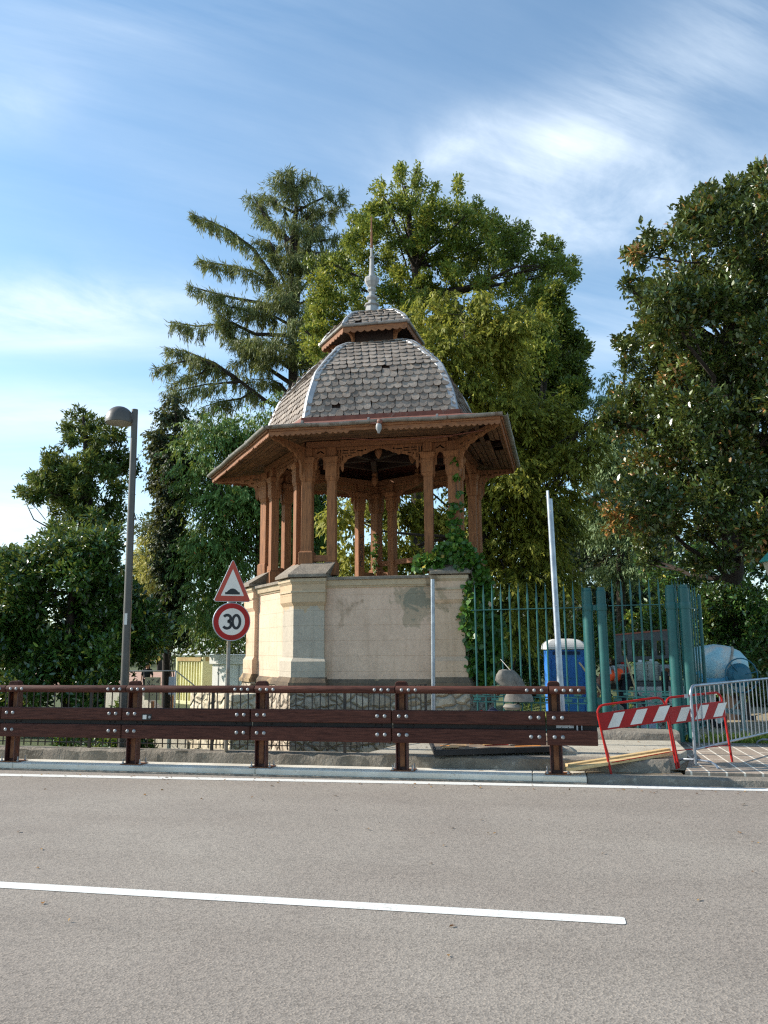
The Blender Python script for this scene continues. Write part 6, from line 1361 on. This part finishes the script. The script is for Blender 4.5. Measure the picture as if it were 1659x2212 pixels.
# ---- far yellowish willow
d_ = 62; rg = np.random.default_rng(7)
pol = [(285, 1180), (300, 1150), (318, 1140), (335, 1165), (350, 1180), (352, 1400), (285, 1400)]
lb = lobes_in(pol, d_, 26, 14, 26, 1.8, 18, .7); lf = droopy(lb, 9000, .5, .1, rg, 12, 1., .9, .9)
tree('willow_tree', 'distant yellowish willow seen just right of the street lamp', G(318, d_), [V3(318, 1440, d_), V3(318, 1300, d_), V3(318, 1200, d_)], lb, lf, LM['willow'], MT['bark'], .3, 10, 7)
# ---- feathery tree at far left
d_ = 33; rg = np.random.default_rng(8)
pol = [(36, 1062), (62, 1045), (70, 1012), (100, 985), (140, 955), (134, 925), (140, 890), (160, 882), (182, 880), (205, 900), (225, 915), (262, 930), (285, 975), (302, 1010), (305, 1030), (275, 1050), (278, 1100), (268, 1160), (240, 1200), (110, 1200), (125, 1130), (105, 1105), (62, 1088)]
lb = lobes_in(pol, d_, 120, 8, 24, 2.0, 19, .85)+lobes_px([(150, 900, 12), (170, 888, 10), (215, 915, 12), (255, 935, 14), (45, 1062, 10), (72, 1030, 12), (105, 985, 12), (295, 1015, 10)], d_, 1, 20)
lf = broad(lb, 30000, .24, .08, rg, 7, .14, .15, .75, .42)
tree('thuja_tree', 'open feathery dark green tree against the sky behind the street lamp', G(195, d_), [V3(195, 1440, d_), V3(195, 1200, d_), V3(193, 1080, d_), V3(185, 970, d_), V3(180, 900, d_)], lb, lf, LM['tuft'], MT['bark'], .26, 36, 8, lr=.4)
# ---- glossy laurel mass at left
d_ = 26; rg = np.random.default_rng(9)
pol = [(-90, 1190), (0, 1192), (45, 1195), (80, 1165), (118, 1130), (165, 1120), (205, 1108), (240, 1140), (262, 1190), (272, 1250), (320, 1290), (362, 1330), (372, 1375), (340, 1400), (305, 1430), (268, 1450), (255, 1545), (-90, 1560)]
lb = lobes_in(pol, d_, 100, 26, 56, 2.0, 23, .68)+lobes_px([(120, 1138, 16), (205, 1118, 16), (20, 1200, 16), (75, 1180, 16), (362, 1345, 14), (330, 1310, 16)], d_, 1, 24)
lf = broad(lb, 60000, .22, .09, rg, 8, .12, .25, .85, .3)
tree('laurel_tree', 'large dark glossy leaved evergreen spreading at the far left behind the guardrail', G(150, d_), [V3(150, 1560, d_), V3(150, 1400, d_), V3(155, 1280, d_), V3(165, 1180, d_)], lb, lf, LM['laurel'], MT['bark'], .22, 30, 9, oval=True)
# ---- grey green spruce between oak and magnolia
d_ = 31; rg = np.random.default_rng(10)
pol = [(1300, 820), (1318, 800), (1335, 796), (1350, 770), (1375, 780), (1400, 900), (1400, 1250), (1280, 1262), (1262, 1180), (1262, 1060), (1280, 980), (1270, 930), (1290, 880)]
lb = lobes_in(pol, d_, 50, 18, 36, 1.4, 25, .7)+lobes_px([(1310, 820, 12), (1350, 775, 10), (1290, 860, 10)], d_, .6, 26); lf = droopy(lb, 34000, .26, .05, rg, 13, .55, 1.05, .9)
tree('spruce_tree', 'pale grey green drooping spruce in the gap left of the magnolia', G(1340, d_), [V3(1340, 1450, d_), V3(1340, 1150, d_), V3(1345, 900, d_), V3(1350, 790, d_)], lb, lf, LM['pale'], MT['bark_pale'], .2, 24, 10, lr=.3)
# ---- cedar
d_ = 44; rg = np.random.default_rng(13); cx = lambda q: (550/1.649+q[0]*.3107, 333.5+q[1]*.3107)
LIMB = [[(930, 1010), (690, 660), (520, 530), (400, 470), (285, 425)], [(935, 1050), (830, 900), (700, 815), (500, 770), (330, 740)], [(940, 1110), (800, 1045), (560, 1000), (400, 960), (265, 920)], [(945, 1260), (700, 1250), (540, 1170), (300, 1195), (110, 1165)],
        [(960, 1600), (810, 1500), (640, 1350), (530, 1250), (480, 1110), (440, 1090)], [(960, 1800), (770, 1710), (560, 1550), (420, 1450), (220, 1370), (90, 1350)], [(600, 1580), (480, 1590), (350, 1600), (130, 1650)], [(560, 1550), (430, 1470), (300, 1420), (150, 1450), (45, 1480)],
        [(985, 760), (1100, 610), (1230, 590), (1350, 560)], [(990, 980), (1070, 880), (1200, 700), (1400, 640)], [(980, 400), (1090, 340), (1200, 290), (1310, 275)], [(960, 620), (860, 520), (770, 430), (710, 330), (680, 280)], [(965, 400), (880, 360), (820, 300), (800, 280)],
        [(975, 300), (1040, 220), (1100, 160), (1135, 165)], [(990, 1250), (1060, 1210), (1150, 1150)], [(985, 1430), (1080, 1450), (1180, 1480)], [(940, 880), (850, 700), (800, 600), (760, 590)], [(940, 1000), (860, 780), (845, 620)], [(990, 500), (1080, 430), (1170, 420), (1240, 385)], [(980, 900), (1060, 760), (1090, 600), (1110, 480), (1160, 500)],
        [(930, 1330), (760, 1370), (650, 1420), (540, 1480)], [(930, 1090), (760, 1060), (640, 1080), (520, 1060), (450, 1010)], [(935, 1180), (820, 1120), (700, 1130), (570, 1130)], [(960, 1700), (880, 1600), (800, 1560), (650, 1570)], [(420, 1450), (330, 1520), (200, 1560), (110, 1640)], [(965, 330), (930, 200), (900, 190)], [(970, 250), (940, 130), (905, 100)],
        [(985, 560), (1050, 530), (1150, 500)], [(985, 640), (1080, 690), (1200, 680), (1300, 700)], [(985, 1050), (1080, 1010), (1200, 960)], [(960, 1500), (850, 1420), (760, 1400), (650, 1300), (580, 1290)], [(700, 1640), (600, 1700), (450, 1720), (330, 1760)], [(985, 1350), (880, 1310), (700, 1310), (600, 1330)]]
base = G(cx((965, 0))[0], d_); CDR = thing('cedar_tree', (base[0], base[1], terr(*base)), 'tall open cedar with bare layered limbs and hanging needles left of the pavilion finial', 'tree')
mb = MB(); tk = [V3(*cx(q), d_) for q in ((968, 3400), (968, 2400), (965, 1500), (958, 1150), (952, 900), (950, 700), (965, 520), (985, 380), (975, 250), (955, 150), (960, 85))]; mb.tube(tk, [.4, .36, .28, .25, .22, .18, .15, .12, .08, .05, .02], 10)
mb.tube([V3(*cx(q), d_) for q in ((985, 1080), (1000, 850), (990, 650), (985, 480))], [.2, .2, .18, .1], 8); mb.tube([V3(*cx(q), d_+.2) for q in ((950, 800), (915, 600), (900, 520))], [.13, .12, .06], 8)
PP = []
def cedar_limb(pts, r):
    pts = [np.array(p, float) for p in pts]; sg = [np.linalg.norm(b-a) for a, b in zip(pts[:-1], pts[1:])]; tot = sum(sg)
    mb.tube(pts, [r*(1-.85*i/(len(pts)-1)) for i in range(len(pts))], 7)
    cum = np.concatenate([[0], np.cumsum(sg)]); arr = np.array(pts); n = int(tot*7)
    for s in rg.uniform(.2*tot, tot, n):
        p = np.array([np.interp(s, cum, arr[:, k]) for k in range(3)]); s2 = min(tot, s+.3); q = np.array([np.interp(s2, cum, arr[:, k]) for k in range(3)]); dl = nrm((q-p)+1e-6)
        t = s/tot; sdv = nrm(np.cross(dl, [0, 0, 1.]))*rg.choice([-1, 1]); tw = nrm(dl*.5+sdv*rg.uniform(.5, 1.2)+np.array([0, 0, rg.uniform(-.12, .12)])); ln = rg.uniform(.5, 2.1)*(1.1-.6*t)
        m = 24; tt = rg.uniform(0, 1, m*2); hang = rg.uniform(0, 1, m*2)**2*.5; base_ = p+tw*(tt*ln)[:, None]-np.array([0, 0, 1.])*((tt**2)*ln*.3+hang)[:, None]+rg.normal(0, .03, (m*2, 3))
        ax_ = tw*.3+np.array([0, 0, -.9])+rg.normal(0, .28, (m*2, 3)); ax_[:m//2] = tw*.8+rg.normal(0, .35, (m//2, 3))
        PP.append((base_, ax_, rg.uniform(.2, .5, m*2), np.full(m*2, .5+.12*rg.normal())+rg.normal(0, .15, m*2)))
for i, lm in enumerate(LIMB):
    off = rg.uniform(-2.2, 2.2); k = len(lm); cedar_limb([V3(*cx(q), d_+off*(j/(k-1))) for j, q in enumerate(lm)], .14 if k > 4 else .10)
tz = [t[2] for t in tk]
for i in range(26):
    h = rg.uniform(.22, .97); z = tz[1]+(tz[-1]-tz[1])*h; tx, ty = (np.interp(z, tz, [t[k] for t in tk]) for k in (0, 1)); a_ = rg.uniform(0, 2*PI); ln = (1-h)*6.5*rg.uniform(.5, 1)+.8
    dv = np.array([math.cos(a_)*.55, math.sin(a_), 0]); cedar_limb([np.array([tx, ty, z])+dv*ln*t+np.array([0, 0, 1.])*ln*(.35*t-.22*t*t) for t in (0, .3, .6, 1)], .09)
mb.build('trunk', MT['bark'], CDR, smooth=True)
P = np.concatenate([p[0] for p in PP]); ax = np.concatenate([p[1] for p in PP]); L_ = np.concatenate([p[2] for p in PP]); rn = np.concatenate([p[3] for p in PP])
leaf_mesh('crown', P, ax, rg.normal(0, .6, P.shape)+np.array([0, -.3, .6]), L_, L_*.13, rn, LM['cedar'], CDR)
# ---- park trees with bare trunks in the distance, and the far wood
for i, (px, d_, h, lab) in enumerate([(345, 92, 260, 'left of two distant trunks on the lawn above the pink path'), (363, 95, 240, 'right of two distant trunks on the lawn above the pink path'), (660, 60, 300, 'dim tree seen through the left bays of the pavilion'), (1235, 58, 330, 'dark tree behind the portable toilet'), (1400, 52, 380, 'dark tree behind the trailer headboard')]):
    rg = np.random.default_rng(50+i); pol = [(px-70, 1400-h*.2), (px-80, 1400-h*.5), (px-40, 1400-h), (px+40, 1400-h), (px+80, 1400-h*.5), (px+70, 1400-h*.15)]
    if i < 2: pol = [(a, b-30) for a, b in pol]
    lb = lobes_in(pol, d_, 30, 22, 42, 2, 60+i, .65); lf = broad(lb, 9000, .42, .2, rg, 6, .3, .2)
    tree('park_tree', lab, G(px, d_), [V3(px, 1440, d_), V3(px, 1380, d_), V3(px, 1400-h*.4, d_), V3(px, 1400-h*.8, d_)], lb, lf, LM['wood'], MT['bark'], .32, 12, 50+i, 'distant park trees')
rg = np.random.default_rng(70); lb = []
for i in range(430):
    x = rg.uniform(-110, 90); y = rg.uniform(100, 135); r = rg.uniform(1.4, 3.4); lb.append((x, y, -1+r*.6+rg.uniform(0, 6.5), r))
FW_ = bpy.data.objects.new('far_woods', None); COL.objects.link(FW_); FW_.location = (0, 115, -.8); ORG['far_woods'] = Vector((0, 115, -.8))
tag(FW_, kind='stuff'); leaf_mesh('far_woods_leaves', *broad(lb, 60000, .75, .38, rg, 6, .5, .2), LM['wood'], FW_)
FW_.children[0]['kind'] = 'stuff'
# ---- hedge line behind the lawn so that no horizon shows
# ---- ivy on the right corner of the pavilion
rg = np.random.default_rng(14); IV = thing('ivy', (-1.35, 15.7, .2), 'ivy climbing over the right corner pier of the pavilion and hanging down its side', 'ivy')
IVL = [(985, 1190, 24, 15.75), (955, 1195, 18, 15.7), (1005, 1200, 20, 15.8), (940, 1215, 14, 15.7), (918, 1215, 14, 15.75), (905, 1220, 10, 15.8), (985, 1155, 11, 15.8), (1020, 1215, 20, 15.9), (980, 1130, 8, 15.9), (980, 1110, 6, 15.95), (985, 1090, 5, 15.95), (986, 1060, 4, 15.95), (985, 1030, 3, 15.95), (984, 1000, 3, 15.95), (1000, 1215, 16, 15.7),
       (1030, 1240, 18, 16.0), (1035, 1270, 22, 16.1), (1030, 1300, 24, 16.1), (1018, 1310, 14, 15.75), (1012, 1330, 12, 15.7), (1016, 1355, 15, 15.7), (1022, 1385, 17, 15.75), (1024, 1340, 24, 15.9), (1040, 1340, 28, 16.1), (1045, 1375, 28, 16.1), (1040, 1410, 26, 16.1), (1025, 1415, 16, 15.85), (1018, 1440, 12, 15.8), (1050, 1440, 22, 16.2), (1060, 1400, 24, 16.3), (1040, 1465, 20, 16.1), (1065, 1350, 20, 16.4), (1015, 1290, 8, 15.65), (1014, 1265, 7, 15.65)]
lb = [(*at_y(x, y, Y_), r*pxm(16.2)) for x, y, r, Y_ in IVL]
P, ax, up_, L_, W_, rn = broad(lb, 7600, .115, .105, rg, 4, .05, -.35, .9, .3); up_ = rg.normal(0, .4, P.shape)+np.array([-.35, -.9, .35])
leaf_mesh('ivy_leaves', P, ax, up_, L_, W_, rn, LM['ivy'], IV, True, .1)
mb = MB()
for (xa, ya, xb, yb, Y_) in [(1012, 1470, 1015, 1240, 15.75), (1030, 1480, 1032, 1230, 16.0), (1000, 1220, 985, 1010, 15.97), (1010, 1225, 920, 1222, 15.7), (1016, 1300, 1022, 1230, 15.6)]:
    a_, b_ = Vector(at_y(xa, ya, Y_)), Vector(at_y(xb, yb, Y_)); mb.tube([a_.lerp(b_, t)+Vector(rg.normal(0, .03, 3)) for t in np.linspace(0, 1, 9)], [.016-.008*t for t in np.linspace(0, 1, 9)], 5)
mb.build('ivy_stems', MT['bark_pale'], IV)
rg = np.random.default_rng(15); IV2 = thing('ivy', (-4.35, 20.3, 3.25), 'thin strand of ivy on the rear column seen through the pavilion', 'ivy')
q0 = Vector(RING[3]); lb = [(q0.x+.02*math.sin(t*9), q0.y-.16, 3.35+t*1.35, .045) for t in np.linspace(0, 1, 14)]+[(q0.x+.12, q0.y-.25, 3.36, .12), (q0.x+.2, q0.y-.25, 3.3, .1)]
P, ax, up_, L_, W_, rn = broad(lb, 260, .085, .07, rg, 4, .03, -.3); up_ = rg.normal(0, .4, P.shape)+np.array([-.3, -.9, .3]); leaf_mesh('ivy_leaves', P, ax, up_, L_, W_, rn+.2, LM['ivy'], IV2, True)
mb = MB(); mb.tube([(q0.x, q0.y-.16, 3.3), (q0.x+.01, q0.y-.16, 4.0), (q0.x, q0.y-.16, 4.7)], .007, 5); mb.build('ivy_stems', MT['bark_pale'], IV2)
# ---- dark backing of the park behind the gate
d_ = 46; rg = np.random.default_rng(93); pol = [(1130, 1180), (1250, 1120), (1420, 1130), (1520, 1200), (1520, 1430), (1130, 1440)]
lb = lobes_in(pol, d_, 46, 34, 56, 2.0, 94, .6)
tree('park_tree', 'broad dark evergreen far behind the teal gate', G(1320, d_), [V3(1320, 1450, d_), V3(1320, 1300, d_), V3(1320, 1180, d_)], lb, broad(lb, 16000, .42, .2, rg, 6, .25, .2), LM['dark'], MT['bark'], .3, 12, 93, 'distant park trees')
# ---- grass and low plants
rg = np.random.default_rng(16); n = 15000; X_ = np.concatenate([rg.uniform(-14, -6.6, n//2), rg.uniform(-1.2, 3.2, n//4), rg.uniform(2.3, 8, n//4)]); Y_ = np.concatenate([rg.uniform(12.2, 17, n//2), rg.uniform(18, 38, n//4), 15.12+np.abs(rg.normal(0, .5, n//4))])
GR_ = bpy.data.objects.new('grass', None); COL.objects.link(GR_); ORG['grass'] = Vector((0, 14, 0)); GR_.location = (0, 14, 0); tag(GR_, kind='stuff')
P = np.stack([X_, Y_, np.array([terr(a, b) for a, b in zip(X_, Y_)])], 1); ax = rg.normal(0, .45, (len(P), 3)); ax[:, 2] = 1
leaf_mesh('grass_blades', P, ax, rg.normal(size=P.shape), rg.uniform(.06, .2, len(P)), np.full(len(P), .022), rg.uniform(0, 1, len(P)), LM['grass'], GR_); GR_.children[0]['kind'] = 'stuff'
for i, (px, py, Y_, r, n, lab) in enumerate([(268, 1500, 13.0, .32, 900, 'small leafy plant beside the foot of the street lamp'), (290, 1590, 12.75, .30, 700, 'low leafy plant between the iron fence and the sloping parapet'), (170, 1590, 13.4, .4, 900, 'low grey green plant under the glossy evergreen'), (255, 1545, 14.2, .35, 800, 'bushy green plant at the top of the garden steps')]):
    rg = np.random.default_rng(80+i); c_ = at_y(px, py, Y_); T = thing('garden_plant', (c_[0], Y_, terr(c_[0], Y_)), lab, 'plant', 'low plants in the sunken garden')
    zb = T.location.z; h = max(.3, c_[2]-zb); lb = [(c_[0]+rg.normal()*r*.6, Y_+rg.normal()*r*.3, zb+h*rg.uniform(.25, 1), r*.5) for _ in range(9)]
    leaf_mesh('leaves', *broad(lb, n, .12, .045, rg, 5, .06, .5), LM['ivy'], T, True); mb = MB()
    for q in lb: mb.tube([(c_[0], Y_, zb-.05), ((c_[0]+q[0])/2, (Y_+q[1])/2, zb+(q[2]-zb)*.6), q[:3]], [.012, .01, .004], 5)
    mb.build('stems', MT['bark_pale'], T)

rg = np.random.default_rng(99); n = 240; X_ = rg.uniform(-9, 5, n); Y_ = np.where(rg.random(n) < .6, 11.2-np.abs(rg.normal(0, .22, n)), rg.uniform(3.5, 11, n)); k = rg.random(n) < .3; X_[k] = rg.uniform(-2.5, 1.5, k.sum()); Y_[k] = rg.uniform(12.15, 14.5, k.sum()); Z_ = np.where(k, .275, .008)
FL = bpy.data.objects.new('fallen_leaves', None); COL.objects.link(FL); ORG['fallen_leaves'] = Vector((0, 11, 0)); FL.location = (0, 11, 0); tag(FL, kind='stuff')
LM['litter'] = leafmat('dry_leaf', [(0, '#4a3018'), (.5, '#7a5228'), (1, '#a07a38')], .8, .2, 0, gain=1.)
leaf_mesh('leaf_litter', np.stack([X_, Y_, Z_], 1), np.stack([rg.normal(size=n), rg.normal(size=n), np.full(n, .12)], 1), np.stack([rg.normal(0, .3, n), rg.normal(0, .3, n), np.ones(n)], 1), rg.uniform(.02, .055, n), rg.uniform(.012, .03, n), rg.random(n), LM['litter'], FL, True); FL.children[0]['kind'] = 'stuff'
# ================================================================== LIGHT, SKY, CAMERA
EL, AZ = math.radians(30), math.radians(-90)          # azimuth measured from +Y towards +X
SUN = Vector((math.sin(AZ)*math.cos(EL), math.cos(AZ)*math.cos(EL), math.sin(EL)))
ld = bpy.data.lights.new('sun', 'SUN'); ld.energy = SUN_E; ld.angle = math.radians(.5); ld.color = (1., .94, .85)
lo = bpy.data.objects.new('sun', ld); COL.objects.link(lo); lo.rotation_euler = (-SUN).to_track_quat('-Z', 'Y').to_euler(); lo.location = (-30, 0, 30)
wd_ = bpy.data.worlds.new('World'); S.world = wd_; wd_.use_nodes = True; nt = wd_.node_tree; bg = nt.nodes['Background']
sk = nd(nt, 'ShaderNodeTexSky', sky_type='NISHITA'); sk.sun_disc = False; sk.sun_elevation = EL; sk.sun_rotation = AZ; sk.air_density = 1.; sk.dust_density = .6; sk.ozone_density = 1.6; sk.altitude = 200
tc = nd(nt, 'ShaderNodeTexCoord'); dirv = tc.outputs['Generated']
def vm(op, a, b): n_ = nd(nt, 'ShaderNodeVectorMath', operation=op); nt.links.new(a, n_.inputs[0]); n_.inputs[1].default_value = tuple(float(c) for c in b); return n_.outputs['Value' if op == 'DOT_PRODUCT' else 0]
def mt(op, a, b=None, c=None):
    n_ = nd(nt, 'ShaderNodeMath', operation=op)
    for s_, v in zip(n_.inputs, (a, b, c)):
        if v is None: continue
        if hasattr(v, 'is_output'): nt.links.new(v, s_)
        else: s_.default_value = v
    return n_.outputs[0]
def patch(px, py, sx_, sy_, rot, amt):
    """soft elliptical region of the sky around a fixed direction"""
    c_ = nrm(ray(px, py)); r_ = nrm(np.cross(c_, [0, 0, 1.])); u_ = np.cross(r_, c_); cr, sr = math.cos(math.radians(rot)), math.sin(math.radians(rot))
    e1, e2 = r_*cr+u_*sr, -r_*sr+u_*cr; a_, b_ = vm('DOT_PRODUCT', dirv, e1/(sx_/F)), vm('DOT_PRODUCT', dirv, e2/(sy_/F))
    q = mt('ADD', mt('MULTIPLY', a_, a_), mt('MULTIPLY', b_, b_)); return mt('MULTIPLY', mt('EXPONENT', mt('MULTIPLY', q, -1.)), amt)
sp = nd(nt, 'ShaderNodeSeparateXYZ'); nt.links.new(dirv, sp.inputs[0]); den = mt('ADD', mt('MAXIMUM', sp.outputs[2], 0.), .12)
cb = nd(nt, 'ShaderNodeCombineXYZ'); nt.links.new(mt('DIVIDE', sp.outputs[0], den), cb.inputs[0]); nt.links.new(mt('DIVIDE', sp.outputs[1], den), cb.inputs[1]); pl = cb.outputs[0]
def cir(rot, sc, st, det, dist):
    mp = nd(nt, 'ShaderNodeMapping', vector_type='TEXTURE'); mp.inputs['Rotation'].default_value = (0, 0, math.radians(rot)); mp.inputs['Scale'].default_value = (st, 1, 1); nt.links.new(pl, mp.inputs[0])
    return noise(nt, mp.outputs[0], sc, det, .62, dist)
n1 = ramp(nt, cir(35, 6.0, 7, 13, .25), [(.36, (0, 0, 0)), (.78, (1, 1, 1))]); n2 = ramp(nt, cir(60, 6.5, 1.5, 15, .3), [(.30, (0, 0, 0)), (.72, (1, 1, 1))]); n3 = ramp(nt, cir(10, 2.6, 5, 12, .6), [(.3, (0, 0, 0)), (.7, (1, 1, 1))])
puff = None
def addp(a, b): return b if a is None else mt('ADD', a, b)
A1 = None
for q in CLOUD_SOFT: A1 = addp(A1, patch(*q))
A2 = None
for q in CLOUD_STREAK: A2 = addp(A2, patch(*q))
A3 = None
for q in CLOUD_LOW: A3 = addp(A3, patch(*q))
cov = mt('ADD', mt('ADD', mt('MULTIPLY', A1, mt('ADD', mt('MULTIPLY', n2, .8), .2)), mt('MULTIPLY', A2, n1)), mt('MULTIPLY', A3, mt('ADD', mt('MULTIPLY', n3, .75), .25)))
cov = mt('ADD', mt('ADD', cov, .045), mt('MULTIPLY', mt('MULTIPLY', n1, n2), .08))
hz = mt('MULTIPLY', mt('POWER', mt('SUBTRACT', 1., mt('MAXIMUM', sp.outputs[2], 0.)), 9.), .55)
cov = mt('MINIMUM', mt('ADD', cov, hz), .9)
skc = mixc(nt, 1., sk.outputs[0], SKY_TINT, 'MULTIPLY')
nt.links.new(mixc(nt, cov, skc, CLOUD_COL), bg.inputs['Color']); bg.inputs['Strength'].default_value = SKY_S
cd = bpy.data.cameras.new('camera'); co_ = bpy.data.objects.new('camera', cd); COL.objects.link(co_); S.camera = co_
cd.sensor_fit = 'VERTICAL'; cd.sensor_height = 36; cd.lens = F/2212*36; cd.clip_start = .1; cd.clip_end = 2000
Mx = Matrix(((R2[0], U2[0], -FW[0], CAM[0]), (R2[1], U2[1], -FW[1], CAM[1]), (R2[2], U2[2], -FW[2], CAM[2]), (0, 0, 0, 1))); co_.matrix_world = Mx
S.view_settings.view_transform = 'Standard'; S.view_settings.look = 'None'; S.view_settings.exposure = EXPO; S.view_settings.gamma = 1
S.render.engine = 'CYCLES'; S.cycles.use_denoising = DENOISE; S.cycles.filter_width = 1.25; S.cycles.max_bounces = 6; S.cycles.transparent_max_bounces = 6; S.cycles.diffuse_bounces = 3; S.cycles.glossy_bounces = 3
S.cycles.sample_clamp_indirect = 6
